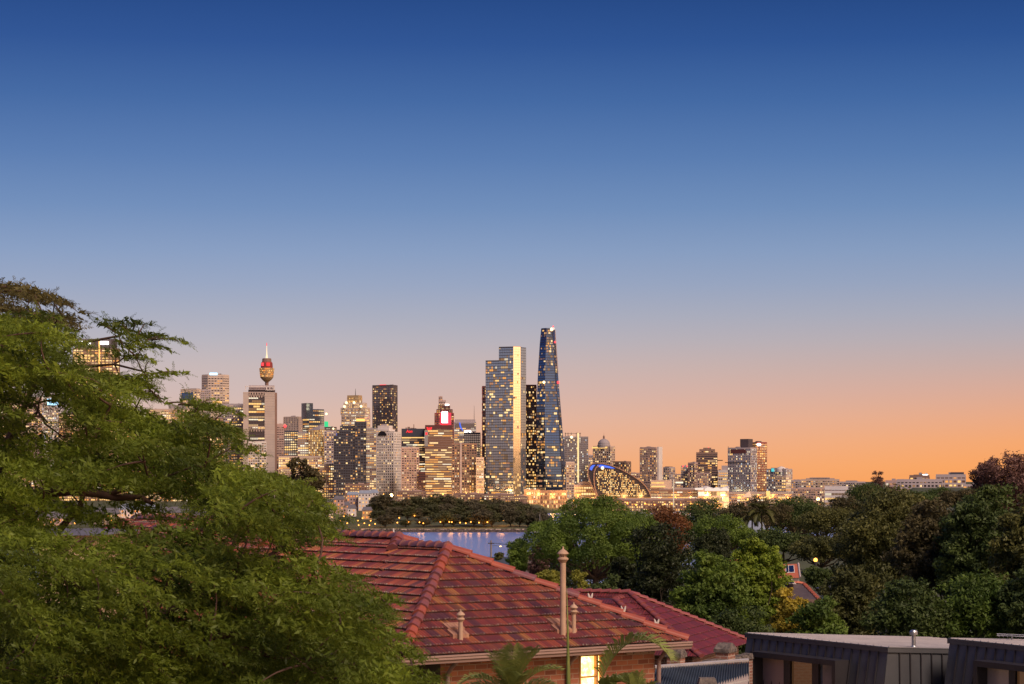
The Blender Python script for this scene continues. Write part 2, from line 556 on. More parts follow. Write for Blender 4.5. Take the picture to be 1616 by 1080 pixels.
def vent_pipe(parent, px, py_top, py_bot, d, r_px):
    """roof vent with a mushroom cowl and a pale tile flashing"""
    b, tp = P(px, py_bot, d), P(px, py_top, d)
    r = r_px / F * d
    hh = tp.z - b.z
    cow = r * 5.2
    pr = [(r, -0.35), (r, hh - cow * 0.8)]
    o = lathe_obj('vent_pipe', pr, tuple(b), M['pipe'], parent)
    z0 = hh - cow
    R = r * 1.9
    m = MB()
    m.lathe([(r * 1.02, z0 - 0.02), (R * 0.75, z0 + 0.05 * cow), (R, z0 + 0.16 * cow), (R * 0.98, z0 + 0.24 * cow), (R * 0.72, z0 + 0.30 * cow), (r * 0.9, z0 + 0.33 * cow), (r * 0.9, z0 + 0.52 * cow)], 22, tuple(b))
    m.lathe([(R * 0.75, z0 + 0.50 * cow), (R * 1.02, z0 + 0.52 * cow), (R * 0.98, z0 + 0.60 * cow), (R * 0.6, z0 + 0.74 * cow), (R * 0.22, z0 + 0.84 * cow), (R * 0.13, z0 + 0.92 * cow), (R * 0.12, z0 + 1.0 * cow), (0.002, z0 + 1.03 * cow)], 22, tuple(b))
    for k in range(4):
        th = k * math.pi / 2 + 0.4
        m.box((b.x + R * 0.62 * math.cos(th), b.y + R * 0.62 * math.sin(th), b.z + z0 + 0.4 * cow), (0.02, 0.02, 0.3 * cow), th)
    c = m.build('cowl', M['pipe'], o)
    c.location = -Vector((0, 0, 0)) ; 
    L = parent.location
    c.data.transform(Matrix.Translation((-L[0], -L[1], -L[2])))
    return o

# ---- the brick house, eave corners read from the photo: near corner B, far corner C
SL = 0.535
dB = 52.0
B_ = P(633, 1038, dB)
zE = B_.z
C_ = P(1083, 1012, dB * 278 / 252); C_.z = zE
eW = Vector((C_.x - B_.x, C_.y - B_.y)); WE = eW.length; eW = eW / WE
nW = Vector((-eW.y, eW.x))
e2, n2 = (eW.x, eW.y), (nW.x, nW.y)
half = WE / 2
A_ = Vector((B_.x + (eW.x + nW.x) * half, B_.y + (eW.y + nW.y) * half, zE + SL * half))

house = thing('brick_house', 'orange brick house under a weathered terracotta hip roof with three vent pipes', 'house', (A_.x, A_.y, zE - 3.4))
def hp(u, v, z):   # house coordinates: u along the front eave from B, v uphill/back, z above the eave
    return Vector((B_.x + eW.x * u + nW.x * v, B_.y + eW.y * u + nW.y * v, zE + z))

roofm = MB()
tile_plane(roofm, B_, e2, n2, SL, half, lambda v: v, lambda v: WE - v)
LEN = 22.0
# left plane: eave runs back from B along n; uphill is e.
dz2 = 0.20 / SL       # the rear body is a little wider, so its ridge stands a little higher
R0v = half + 2.9
tile_plane(roofm, hp(0, LEN, 0), (-nW.x, -nW.y), e2, SL, half, lambda v: 0.0, lambda v: LEN - v)
tile_plane(roofm, hp(half, LEN, SL * half), (-nW.x, -nW.y), e2, SL, dz2, lambda v: 0.0, lambda v: LEN - R0v + dz2 - v)
# right plane and back body
tile_plane(roofm, hp(WE, 0, 0), n2, (-eW.x, -eW.y), SL, half, lambda v: v, lambda v: R0v)
wide = half + dz2
tile_plane(roofm, hp(2 * wide, R0v - wide, 0), n2, (-eW.x, -eW.y), SL, wide, lambda v: v, lambda v: LEN - R0v + wide)
tile_plane(roofm, hp(wide - 2.6, R0v - 2.6, SL * (wide - 2.6)), e2, n2, SL, 2.6, lambda v: v, lambda v: 5.2 - v)
# two more small crests along the ridge further back
crest = []
for cv, rise in ((R0v + 7.2, 0.36), (R0v + 12.2, 0.5)):
    ww = half + rise / SL
    tile_plane(roofm, hp(ww - 2.2, cv - 2.2, SL * (ww - 2.2)), e2, n2, SL, 2.2, lambda v: v, lambda v: 4.4 - v)
    tile_plane(roofm, hp(ww - 1.2, cv + 6, SL * (ww - 1.2)), (-nW.x, -nW.y), e2, SL, 1.2, lambda v: 0.0, lambda v: 6 + 1.2 - v if v < 1.2 else 6)
    crest.append((ww, cv))
# boarding under the tiles closes the roof
dn = Vector((0, 0, -0.05))
for q4 in ((hp(0, 0, 0), hp(WE, 0, 0), hp(half, half, SL * half), hp(half, half, SL * half)), (hp(0, LEN, 0), hp(0, 0, 0), hp(half, half, SL * half), hp(half, LEN, SL * half)), (hp(WE, 0, 0), hp(WE, LEN, 0), hp(half, LEN, SL * half), hp(half, half, SL * half))):
    roofm.ngon([p + dn for p in (q4 if q4[2] != q4[3] else q4[:3])])
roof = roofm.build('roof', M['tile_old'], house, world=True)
def sub(mb, name, mats, par=roof, smooth=False):
    o = mb.build(name, mats, None)
    o.data.transform(Matrix.Translation(-Vector(house.location)))
    o.parent = par
    if smooth:
        o.data.polygons.foreach_set('use_smooth', [True] * len(o.data.polygons))
    return o
capm = [M['cap'], M['cap_red'], M['mortar']]
m = MB(); cap_run(m, hp(0, 0, 0), hp(half, half, SL * half), mi=(0, 0, 0, 1), seed=1); sub(m, 'hip_cap', capm)
m = MB(); cap_run(m, hp(WE, 0, 0) + Vector((0, 0, 0.0)), hp(half, half, SL * half), mi=(1, 1, 1, 0), seed=2, seg=0.62, r=0.13); sub(m, 'hip_cap', capm)
m = MB(); cap_run(m, hp(half, half, SL * half), hp(half, R0v - dz2, SL * half), mi=(0,), seed=3, seg=0.42); sub(m, 'ridge_cap', capm)
m = MB(); cap_run(m, hp(wide, R0v, SL * wide), hp(wide, LEN, SL * wide), mi=(0, 0, 1), seed=4); sub(m, 'ridge_cap', capm)
m = MB(); cap_run(m, hp(wide - dz2 * 1.6, R0v - dz2 * 1.6, SL * (wide - dz2 * 1.6)), hp(wide, R0v, SL * wide), mi=(0,), seed=5, seg=0.3, r=0.16); sub(m, 'hip_cap', capm)
m = MB(); cap_run(m, hp(wide + 2.6, R0v - 2.6, SL * (wide - 2.6)), hp(wide, R0v, SL * wide), mi=(1,), seed=6, seg=0.5); sub(m, 'hip_cap', capm)
for ww, cv in crest:
    m = MB()
    cap_run(m, hp(ww - 1.0, cv - 1.0, SL * (ww - 1.0)), hp(ww, cv, SL * ww), mi=(0, 1), seed=7, seg=0.36)
    cap_run(m, hp(ww + 1.8, cv - 1.8, SL * (ww - 1.8)), hp(ww, cv, SL * ww), mi=(1,), seed=8, seg=0.5)
    cap_run(m, hp(ww, cv, SL * ww), hp(ww, cv + 5, SL * ww), mi=(0,), seed=9)
    sub(m, 'hip_cap', capm)
# pale mortar bed squeezed out along the lower hips
rng = random.Random(4)
for (a, b, sg) in ((hp(WE - 0.1, 0.1, 0.05), hp(WE - 2.1, 2.1, SL * 2.1), -1), (hp(0.1, 0.1, 0.05), hp(0.75, 0.75, SL * 0.75), 1)):
    m = MB()
    pts = [a.lerp(b, i / 40) + Vector((eW.x * sg * (0.11 + rng.uniform(-.02, .02)), eW.y * sg * (0.11 + rng.uniform(-.02, .02)), 0.03 + rng.uniform(-.012, .012))) for i in range(41)]
    m.tube(pts, [rng.uniform(0.012, 0.034) for _ in pts], 6)
    sub(m, 'mortar_bed', M['mortar'])
for i in range(3):
    m = MB()
    q = hp(WE - 0.55 - 0.62 * i, 0.55 + 0.62 * i, SL * (0.55 + 0.62 * i) + 0.12)
    for s_ in (-0.05, 0.05):
        m.tube([q + Vector((0, 0, -0.03)), q + Vector((s_ * 0.8, 0.02, 0.09)), q + Vector((s_ * 1.2, 0.03, 0.16))], [0.035, 0.03, 0.012], 6)
    sub(m, 'mortar_clip', M['mortar'])
def roof_uv(px, py):
    """where a view ray meets the front roof plane"""
    r = Vector(((px - CX) / F, 1.0, (HY - py) / F))
    # z = zE + SL * v with v = (p - B) . n
    d = (HC - zE + SL * (B_.x * nW.x + B_.y * nW.y)) / (SL * (r.x * nW.x + r.y * nW.y) - r.z)
    p = Vector((r.x * d, d, 0))
    return (p.x - B_.x) * eW.x + (p.y - B_.y) * eW.y, (p.x - B_.x) * nW.x + (p.y - B_.y) * nW.y
def roof_d(px, py):
    u, v = roof_uv(px, py)
    return hp(u, v, 0).y
# pale flashing tiles round the pipe feet
def flash(px, py, d, w, hgt):
    m = MB()
    rr = random.Random(px)
    for i in range(5):
        for j in range(2):
            u, v = roof_uv(px, py)
            ww = w / F * d / 5
            u += (i - 2) * ww + (j % 2) * ww * 0.5; v += 0.02 + j * 0.26
            pts = [hp(u, v, SL * v + 0.125), hp(u + ww * 0.9, v, SL * v + 0.125), hp(u + ww * 0.9, v + 0.27, SL * (v + .27) + 0.10), hp(u, v + 0.27, SL * (v + .27) + 0.10)]
            lo = [p - Vector((0, 0, 0.12)) for p in pts]
            m.ngon(pts)
            for a_ in range(4): m.quad(lo[a_], lo[(a_ + 1) % 4], pts[(a_ + 1) % 4], pts[a_])
    sub(m, 'flashing', M['flash'])
# gutter and fascia along the front and left eaves
def gutter(name, a, b, outv):
    m = MB()
    a, b, outv = Vector(a), Vector(b), Vector((*outv, 0))
    prof = [(-0.03, 0.055), (0.13, 0.06), (0.135, 0.02), (0.115, 0.0), (0.12, -0.05), (0.085, -0.085), (0.075, -0.135), (-0.02, -0.15)]
    pa = [a + outv * x + Vector((0, 0, z)) for x, z in prof]; pb = [b + outv * x + Vector((0, 0, z)) for x, z in prof]
    for i in range(len(prof)):
        j = (i + 1) % len(prof)
        m.quad(pa[i], pb[i], pb[j], pa[j])
    m.ngon(list(reversed(pa))); m.ngon(pb)
    o = m.build(name, M['fascia'], None); o.data.transform(Matrix.Translation(-Vector(house.location))); o.parent = house
gutter('gutter', hp(-0.1, 0, -0.06), hp(WE + 0.12, 0, -0.06), (-nW.x, -nW.y))
gutter('gutter', hp(0, LEN, -0.06), hp(0, 0.15, -0.06), (-eW.x, -eW.y))
m = MB(); m.ngon([hp(0, 0, -0.13), hp(0, 0.55, -0.13), hp(WE, 0.55, -0.13), hp(WE, 0, -0.13)]); m.ngon([hp(WE, 0.0, -0.13), hp(WE, LEN, -0.13), hp(WE - 0.5, LEN, -0.13), hp(WE - 0.5, 0.0, -0.13)])
sub(m, 'soffit', M['soffit'], house)
# brick walls, set in under the eave, with openings
WI = 0.48
def wall_quad(m, u0, u1, z0, z1, v=WI, uo=0.0):
    m.quad(hp(u0, v, z0), hp(u1, v, z0), hp(u1, v, z1), hp(u0, v, z1), 0, [(u0 + uo, z0 + 5), (u1 + uo, z0 + 5), (u1 + uo, z1 + 5), (u0 + uo, z1 + 5)])
def u_at(px):      # where the view column px meets the front wall
    k = (px - CX) / F
    o = hp(0, WI, 0)
    return (k * o.y - o.x) / (eW.x - k * eW.y)
wu0, wu1 = u_at(914), u_at(951)
m = MB()
ZB, ZT = -3.4, -0.13
uR = u_at(1033)
wall_quad(m, u_at(695), wu0, ZB, ZT)
wall_quad(m, wu1, uR, ZB, ZT)
wall_quad(m, wu0, wu1, ZB, -1.5)
wall_quad(m, wu0, wu1, -0.24, ZT)
m.quad(hp(uR, WI, ZB), hp(uR, LEN, ZB), hp(uR, LEN, ZT), hp(uR, WI, ZT), 0, [(0, 0), (LEN, 0), (LEN, 3.27), (0, 3.27)])
m.quad(hp(WI, LEN, ZB), hp(WI, WI + 1.6, ZB), hp(WI, WI + 1.6, ZT), hp(WI, LEN, ZT), 0, [(0, 0), (LEN, 0), (LEN, 3.27), (0, 3.27)])
# corbelled brick course at the right corner
a, b = uR - 1.05, uR - 0.05
for i in range(4):
    x0 = a + (b - a) * i / 4
    pts = [hp(x0 + 0.01, WI - 0.10, 0), hp(a + (b - a) * (i + 1) / 4 - 0.01, WI - 0.10, 0), hp(a + (b - a) * (i + 1) / 4 - 0.01, WI, 0), hp(x0 + 0.01, WI, 0)]
    m.prism([(p.x, p.y) for p in pts], [(p.x, p.y) for p in pts], zE - 0.30, zE - 0.215)
sub(m, 'wall', M['brick_orange'], house)
# recessed timber bay at the left end
m = MB()
ul_, ur_ = u_at(640), u_at(695)
for i in range(14):
    z0 = -0.2 - i * 0.11
    pts = [hp(ul_, WI + 1.0, 0), hp(ur_, WI + 1.0, 0), hp(ur_, WI + 1.15, 0), hp(ul_, WI + 1.15, 0)]
    m.prism([(p.x, p.y) for p in pts], [(p.x, p.y) for p in pts], zE + z0 - 0.1, zE + z0)
m.quad(hp(ur_, WI, ZB), hp(ur_, WI + 1.2, ZB), hp(ur_, WI + 1.2, ZT), hp(ur_, WI, ZT))
m.quad(hp(ul_ - .5, WI + 1.3, ZB), hp(ur_, WI + 1.3, ZB), hp(ur_, WI + 1.3, ZT), hp(ul_ - .5, WI + 1.3, ZT))
sub(m, 'shutter', M['soffit'], house)
# lit window
pane_t = NT('lit_frosted_glass')
nz = pane_t.noise(9, 5)
pane_t.l(pane_t.ramp(nz, [(0.35, (1.0, 0.42, 0.06)), (0.52, (1.0, 0.62, 0.18)), (0.68, (1.0, 0.85, 0.5))]), pane_t.b.inputs['Emission Color'])
pane_t.b.inputs['Emission Strength'].default_value = 3.2
M['frame_wood'] = mat('frame_wood', (0.55, 0.28, 0.09), (0.42, 0.2, 0.06), 4, 0.5)
m = MB()
um = wu0 + (wu1 - wu0) * 0.76
def fb(m, u0, u1, z0, z1, v0, v1):
    pts = [hp(u0, v0, 0), hp(u1, v0, 0), hp(u1, v1, 0), hp(u0, v1, 0)]
    m.prism([(p.x, p.y) for p in pts], [(p.x, p.y) for p in pts], zE + z0, zE + z1)
fb(m, wu0, wu0 + 0.05, -1.5, -0.24, WI - 0.02, WI + 0.12)
fb(m, wu1 - 0.05, wu1, -1.5, -0.24, WI - 0.02, WI + 0.12)
fb(m, um - 0.03, um + 0.03, -1.5, -0.24, WI - 0.015, WI + 0.12)
fb(m, wu0 + 0.05, wu1 - 0.05, -0.29, -0.24, WI - 0.018, WI + 0.12)
fb(m, wu0 + 0.05, um - 0.03, -0.84, -0.80, WI + 0.0, WI + 0.12)
win = sub(m, 'window', M['frame_wood'], house)
m = MB()
m.quad(hp(wu0, WI + 0.09, -1.5), hp(wu1, WI + 0.09, -1.5), hp(wu1, WI + 0.09, -0.24), hp(wu0, WI + 0.09, -0.24))
sub(m, 'pane', pane_t.m, win)
# a second, unlit window with a bright head rail, half hidden by the palm
m = MB()
u0, u1 = u_at(794), u_at(826)
fb(m, u0, u1, -1.02, -0.98, WI - 0.05, WI + 0.0)
w2 = sub(m, 'window', M['white_paint'], house)
m = MB(); fb(m, u0, u1, -1.6, -1.02, WI - 0.02, WI - 0.004); sub(m, 'pane', M['dark_metal'], w2)
# downpipes
for px, wpx in ((703, 9), (893, 9), (1036, 9)):
    u = u_at(px)
    m = MB()
    r = 0.055
    m.tube([hp(u, 0.02, -0.2), hp(u, 0.2, -0.32), hp(u, WI - 0.1, -0.5), hp(u, WI - 0.08, -3.4)], [r, r, r, r], 10)
    sub(m, 'downpipe', M['fascia'], house)
vent_pipe(house, 727, 962, 1012, roof_d(727, 1012), 3.6)
vent_pipe(house, 888.5, 863, 1004, roof_d(888, 1004), 4.6)
vent_pipe(house, 905.5, 951, 1000, roof_d(905, 1000), 3.4)
flash(726, 1010, 53.6, 32, 8)
flash(893, 1002, 56.0, 40, 8)
# white aerial mast behind the ridge
m = MB()
q = P(621, 858, 61.5)
m.tube([q + Vector((0, 0, -0.4)), P(621, 842, 61.5), P(621.3, 834, 61.5)], [0.03, 0.03, 0.012], 8)
sub(m, 'mast', M['white_paint'], house)

# ---- the second tiled house behind it
def second_house():
    A2 = P(993, 936, 78.0)
    ev, nv = Vector((0.34, 0.94)), Vector((-0.94, 0.34))
    drop = 2.9
    h = thing('tiled_house', 'neighbouring house with a newer plain dark red tiled hip roof behind the brick house', 'house', (A2.x, A2.y, A2.z - SL * drop - 3))
    def q(a, b, z):   # a along ev, b along nv from the apex
        return Vector((A2.x + ev.x * a + nv.x * b, A2.y + ev.y * a + nv.y * b, A2.z + z))
    m = MB()
    D = 3.6
    # right-hand plane (downhill -nv); eave along ev
    tile_plane(m, q(-D, -D, -SL * D), (ev.x, ev.y), (nv.x, nv.y), SL, D, lambda v: v, lambda v: 2 * D - v, course=0.33, tw=0.3, lift=0.03, rib=0.012)
    # plane facing the camera (downhill -ev); eave along -nv
    tile_plane(m, q(-D, 9, -SL * D), (-nv.x, -nv.y), (ev.x, ev.y), SL, D, lambda v: 0.0, lambda v: 9 + D - v, course=0.33, tw=0.3, lift=0.03, rib=0.012)
    # lower gablet in front of it
    G = q(-1.5, 0.05, -SL * 0.32)
    d2 = 1.6
    def g(a, b, z): return Vector((G.x + ev.x * a + nv.x * b, G.y + ev.y * a + nv.y * b, G.z + z))
    tile_plane(m, g(-d2, 1.2, -SL * d2), (-nv.x, -nv.y), (ev.x, ev.y), SL, d2, lambda v: 0.0, lambda v: 1.2 + d2 - v, course=0.33, tw=0.3, lift=0.03, rib=0.012)
    tile_plane(m, g(-d2, -d2, -SL * d2), (ev.x, ev.y), (nv.x, nv.y), SL, d2, lambda v: v, lambda v: 2 * d2, course=0.33, tw=0.3, lift=0.03, rib=0.012)
    m.ngon([g(0, 1.2, 0), g(1.4, 1.2, 0), g(1.4, 1.2, -1), g(-d2, 1.2, -SL * d2)])
    m.quad(g(0, 0, 0), g(1.3, 0, 0), g(1.3, 1.2, 0), g(0, 1.2, 0))
    # far planes
    m.quad(q(0, 0, -.01), q(D, -D, -SL * D), q(D, 9, -SL * D), q(0, 9, -.01))
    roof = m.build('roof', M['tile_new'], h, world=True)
    cm = MB()
    for a, b in ((q(D, -D, -SL * D), q(0, 0, 0)), (q(-D, -D, -SL * D), q(0, 0, 0)), (q(0, 0, 0), q(0, 9, 0)), (g(-d2, -d2, -SL * d2), g(0, 0, 0)), (g(0, 0, 0), g(1.2, 0.1, 0))):
        cap_run(cm, a, b, seg=0.36, r=0.10, mi=(0,), seed=3, lift=0.02)
    o = cm.build('ridge_cap', mat('cap_plain', (0.30, 0.085, 0.08), (0.22, 0.06, 0.06), 3, 0.45), None)
    o.data.transform(Matrix.Translation(-Vector(h.location))); o.parent = roof
    w = MB()
    pts = [q(-D + 0.4, -D + 0.4, 0), q(D - 0.4, -D + 0.4, 0), q(D - 0.4, 8.6, 0), q(-D + 0.4, 8.6, 0)]
    pl = [(p.x, p.y) for p in pts]
    w.prism(pl, pl, A2.z - SL * D - 3, A2.z - SL * D - 0.05, uvw=True)
    w.build('wall', M['brick_red'], h, world=True)
second_house()

# ---- old brick parapet wall with piers, and the corrugated roof behind it
def parapet():
    d0, d1 = 60.0, 66.0
    t = thing('parapet_wall', 'crumbling brick parapet wall with stone coping between the brick house and the dark red roof', 'wall', tuple(P(1100, 1075, 63)))
    a, b = P(1030, 1047, d0), P(1182, 1036, d1)
    z = min(a.z, b.z)
    dv = Vector((b.x - a.x, b.y - a.y)).normalized(); pv = Vector((-dv.y, dv.x))
    L = (Vector((b.x, b.y)) - Vector((a.x, a.y))).length
    def q(u, v): return (a.x + dv.x * u + pv.x * v, a.y + dv.y * u + pv.y * v)
    m = MB()
    pl = [q(0, -0.12), q(L, -0.12), q(L, 0.12), q(0, 0.12)]
    m.prism(pl, pl, z - 2.2, z - 0.06, uvw=True)
    m.build('wall', M['brick_red'], t, world=True)
    stone = mat('weathered_stone', (0.22, 0.18, 0.16), (0.04, 0.035, 0.035), 9, 0.9, bump=0.6)
    rng = random.Random(3)
    m = MB()
    u = 0.0
    while u < L - 0.05:
        w = min(rng.uniform(0.3, 0.6), L - u)
        pl = [q(u + 0.008, -0.17), q(u + w - 0.008, -0.17), q(u + w - 0.008, 0.17), q(u + 0.008, 0.17)]
        pt = [q(u + 0.03, -0.12), q(u + w - 0.03, -0.12), q(u + w - 0.03, 0.12), q(u + 0.03, 0.12)]
        m.prism(pl, pt, z - 0.06, z + rng.uniform(0.06, 0.11)); u += w
    m.build('coping', stone, t, world=True)
    for px0, px1, pyt, pyb in ((1053, 1076, 1037, 1050), (1127, 1159, 1029, 1043)):
        pxm = (px0 + px1) / 2
        uu = (pxm - 1030) / 152 * L * 0.99
        dd = a.y + dv.y * uu
        w = (px1 - px0) / F * dd * 0.85
        zt = HC + (HY - pyt) / F * dd
        pl = [q(uu - w / 2, -0.2), q(uu + w / 2, -0.2), q(uu + w / 2, 0.2), q(uu - w / 2, 0.2)]
        m = MB(); m.prism(pl, pl, z - 2.2, zt, uvw=True)
        pier = m.build('pier', M['brick_red'], t, world=True)
        m = MB()
        k = 1.18
        base = [q(uu - w / 2 * k, -0.25), q(uu + w / 2 * k, -0.25), q(uu + w / 2 * k, 0.25), q(uu - w / 2 * k, 0.25)]
        top = [q(uu - w * 0.14, -0.2), q(uu + w * 0.14, -0.2), q(uu + w * 0.14, 0.2), q(uu - w * 0.14, 0.2)]
        m.prism(base, base, zt, zt + 0.10); m.prism(base, top, zt + 0.1, zt + 0.27)
        o = m.build('cap', stone, None); o.data.transform(Matrix.Translation(-Vector(t.location))); o.parent = pier
    # corrugated shed roof in front
    s = thing('corrugated_shed', 'shed with a blue grey corrugated iron roof against the old brick parapet', 'shed', tuple(P(1100, 1100, 58)))
    m = MB()
    N = 150
    lo0, lo1 = P(1020, 1092, 55.5), P(1182, 1092, 58.5)
    hi0, hi1 = P(1036, 1055, 59.4), P(1182, 1045, 64.5)
    prev = None
    for i in range(N + 1):
        t_ = i / N
        k = 0.035 * math.sin(i * math.pi / 2) * (1 if i % 2 else 0)
        lo, hi = lo0.lerp(lo1, t_) + Vector((0, 0, k)), hi0.lerp(hi1, t_) + Vector((0, 0, k))
        if prev: m.quad(prev[0], lo, hi, prev[1])
        prev = (lo, hi)
    m.build('roof', mat('galvanised_blue', (0.10, 0.13, 0.17), (0.06, 0.075, 0.10), 1.5, 0.4, 0.5), s, world=True)
    m = MB()
    dz = Vector((0, 0, 0.07))
    for o_ in (0,):
        a1, b1 = P(1034, 1052, 59.5), P(1182, 1041, 64.6)
        m.quad(a1, b1, b1 - dz * 0.8, a1 - dz * 0.8); m.quad(a1, b1, b1 + Vector((0, .2, .02)), a1 + Vector((0, .2, .02)))
    a1, b1 = P(1095, 1091, 57.1), P(1182, 1075, 58.8)
    m.quad(a1, b1, b1 + dz * .6, a1 + dz * .6)
    m.build('flashing', M['zinc_trim'], s, world=True)
    m = MB()
    pl = [(lo0.x, lo0.y + .3), (lo1.x, lo1.y + .3), (hi1.x, hi1.y - .2), (hi0.x, hi0.y - .2)]
    m.prism(pl, pl, lo0.z - 3, lo0.z - 0.12)
    m.build('wall', M['brick_red'], s, world=True)
    # a low pier standing in front of the shed
    p = thing('brick_pier', 'low brick pier with a blackened stone cap in front of the corrugated shed', 'pier', tuple(P(1116, 1110, 56)))
    m = MB(); c = P(1116, 1076, 56.0)
    m.box((c.x, c.y, c.z - 0.65), (0.46, 0.46, 1.1)); m.build('pillar', M['brick_red'], p, world=True)
    m = MB(); pl = [(c.x - .26, c.y - .26), (c.x + .26, c.y - .26), (c.x + .26, c.y + .26), (c.x - .26, c.y + .26)]
    pt = [(x * 0.75 + c.x * 0.25, y * 0.75 + c.y * 0.25) for x, y in pl]
    m.prism(pl, pt, c.z - 0.1, c.z + 0.1); m.build('cap', stone, p, world=True)
parapet()

# ---- dark standing-seam houses at the lower right
M['seam'] = mat('seam_cladding', (0.115, 0.118, 0.128), (0.085, 0.087, 0.095), 0.9, 0.38, 0.25)
M['seam_edge'] = mat('seam_edge', (0.05, 0.045, 0.05), None, 2, 0.45, 0.3)
M['zinc'] = mat('zinc_roof', (0.46, 0.45, 0.49), (0.36, 0.35, 0.39), 1.0, 0.38, 0.4)
def glass_dark(name, c, emis=None, st=0.0, rough=0.08):
    t = NT(name)
    t.b.inputs['Base Color'].default_value = (*c, 1)
    t.b.inputs['Roughness'].default_value = rough
    t.b.inputs['IOR'].default_value = 1.9
    if emis:
        t.b.inputs['Emission Color'].default_value = (*emis, 1)
        t.b.inputs['Emission Strength'].default_value = st
    return t.m
def seam_house(label, Pa, Pb, Wr, wu, roofdrop, vent=None, aerial=None):
    """Pa far top corner of the dormer face, Pb near top corner; Wr length of the other face"""
    h = thing('modern_house', label, 'house', (Pb.x, Pb.y, Pb.z - 6))
    dv = Vector((Pb.x - Pa.x, Pb.y - Pa.y)); L = dv.length; dv /= L
    pv = Vector((-dv.y, dv.x))              # into the building (right/away)
    if pv.x < 0: pv = -pv
    def q(u, v, z): return Vector((Pa.x + dv.x * u + pv.x * v, Pa.y + dv.y * u + pv.y * v, Pb.z + z))
    Hh, lean = 4.2, 0.0
    sl = 0.16                                # the walls lean out towards the bottom
    def face(u, z, o=0.0):                   # point on the dormer face
        return q(u, z * sl - o, z)
    def face2(v, z, o=0.0):                  # point on the other face
        return q(L + o - z * 0.02, v, z)
    m = MB()
    m.quad(face(0, -Hh), face(L, -Hh), face(L, 0), face(0, 0))
    dr = -roofdrop * Wr
    m.quad(face2(-Hh * sl * 1.0, -Hh), face2(Wr, -Hh), face2(Wr, dr), face2(0, 0))
    m.quad(q(0, Wr, -Hh), face(0, -Hh), face(0, 0), q(0, Wr, dr))
    m.quad(q(L, Wr, -Hh), q(0, Wr, -Hh), q(0, Wr, dr), q(L, Wr, dr))
    m.build('wall', M['seam'], h, world=True)
    m = MB()
    n = round(L / 0.40)
    def rib(a0, a1, off, w, m=m):
        m.quad(a0 - w, a1 - w, a1 - w + off, a0 - w + off); m.quad(a0 + w, a1 + w, a1 + w + off, a0 + w + off); m.quad(a0 - w + off, a0 + w + off, a1 + w + off, a1 - w + off)
    for i in range(1, n):
        u = L * i / n
        rib(face(u, -Hh), face(u, -0.02), Vector((-pv.x, -pv.y, 0)) * 0.04, Vector((dv.x, dv.y, 0)) * 0.011)
    n2_ = round(Wr / 0.40)
    for i in range(1, n2_):
        v = Wr * i / n2_
        rib(face2(v, -Hh), face2(v, -0.02 - roofdrop * v), Vector((dv.x, dv.y, 0)) * 0.045, Vector((pv.x, pv.y, 0)) * 0.016)
    m.build('seam', M['seam_edge'], h, world=True)
    # roof sheet falling gently away, with low ribs and a thin edge trim
    m = MB()
    def rf(u, v): return q(u, v, 0.05 - roofdrop * v)
    m.quad(rf(-0.06, -0.06), rf(L + 0.06, -0.06), rf(L + 0.06, Wr), rf(-0.06, Wr))
    nr = round(L / 0.33)
    for i in range(nr + 1):
        u = L * i / nr
        a, b = rf(u, 0.02), rf(u, Wr - 0.02)
        w = Vector((dv.x, dv.y, 0)) * 0.02; up = Vector((0, 0, 0.045))
        m.quad(a - w, b - w, b - w + up, a - w + up); m.quad(a + w, b + w, b + w + up, a + w + up); m.quad(a - w + up, a + w + up, b + w + up, b - w + up)
        m.quad(a - w, a + w, a + w + up, a - w + up)
    m.build('roof', M['zinc'], h, world=True)
    m = MB()
    def strip(a, b, outv, hgt=0.07, th=0.05):
        o = Vector((outv.x, outv.y, 0)) * th
        m.quad(a + o - Vector((0, 0, hgt)), b + o - Vector((0, 0, hgt)), b + o + Vector((0, 0, 0.075)), a + o + Vector((0, 0, 0.075)))
        m.quad(a + o + Vector((0, 0, 0.075)), b + o + Vector((0, 0, 0.075)), b - o * 0.5 + Vector((0, 0, 0.075)), a - o * 0.5 + Vector((0, 0, 0.075)))
        m.quad(a + o - Vector((0, 0, hgt)), b + o - Vector((0, 0, hgt)), b - Vector((0, 0, hgt)), a - Vector((0, 0, hgt)))
    strip(q(-0.06, 0, 0), q(L + 0.05, 0, 0), -pv)
    strip(q(L, -0.05, 0), q(L, Wr, dr), dv)
    m.build('edge_trim', M['seam'], h, world=True)
    # dormer window box standing out of the leaning face
    u0, u1 = wu
    zt, zb = -0.40, -3.2
    m = MB()
    def fr(ua, ub, za, zc, o0, o1):
        pts = [(face(ua, zt).x - pv.x * o0, face(ua, zt).y - pv.y * o0), (face(ub, zt).x - pv.x * o0, face(ub, zt).y - pv.y * o0),
               (face(ub, zt).x + pv.x * o1, face(ub, zt).y + pv.y * o1), (face(ua, zt).x + pv.x * o1, face(ua, zt).y + pv.y * o1)]
        m.prism(pts, pts, Pb.z + za, Pb.z + zc)
    FO = 0.55
    fr(u0, u1, zt - 0.16, zt, FO, 0.1)
    fr(u0, u0 + 0.16, zb, zt - 0.16, FO, 0.1)
    fr(u1 - 0.16, u1, zb, zt - 0.16, FO, 0.1)
    dorm = m.build('dormer_window', M['seam_edge'], h, world=True)
    def ch(mb, name, mt):
        o = mb.build(name, mt, None); o.data.transform(Matrix.Translation(-Vector(h.location))); o.parent = dorm
    wI = u1 - u0 - 0.32
    cut = [0.0, 0.30, 0.38, 0.66, 0.74, 1.0]
    mats_ = [M['g_blind'], M['seam_edge'], M['g_room'], M['seam_edge'], M['g_sky']]
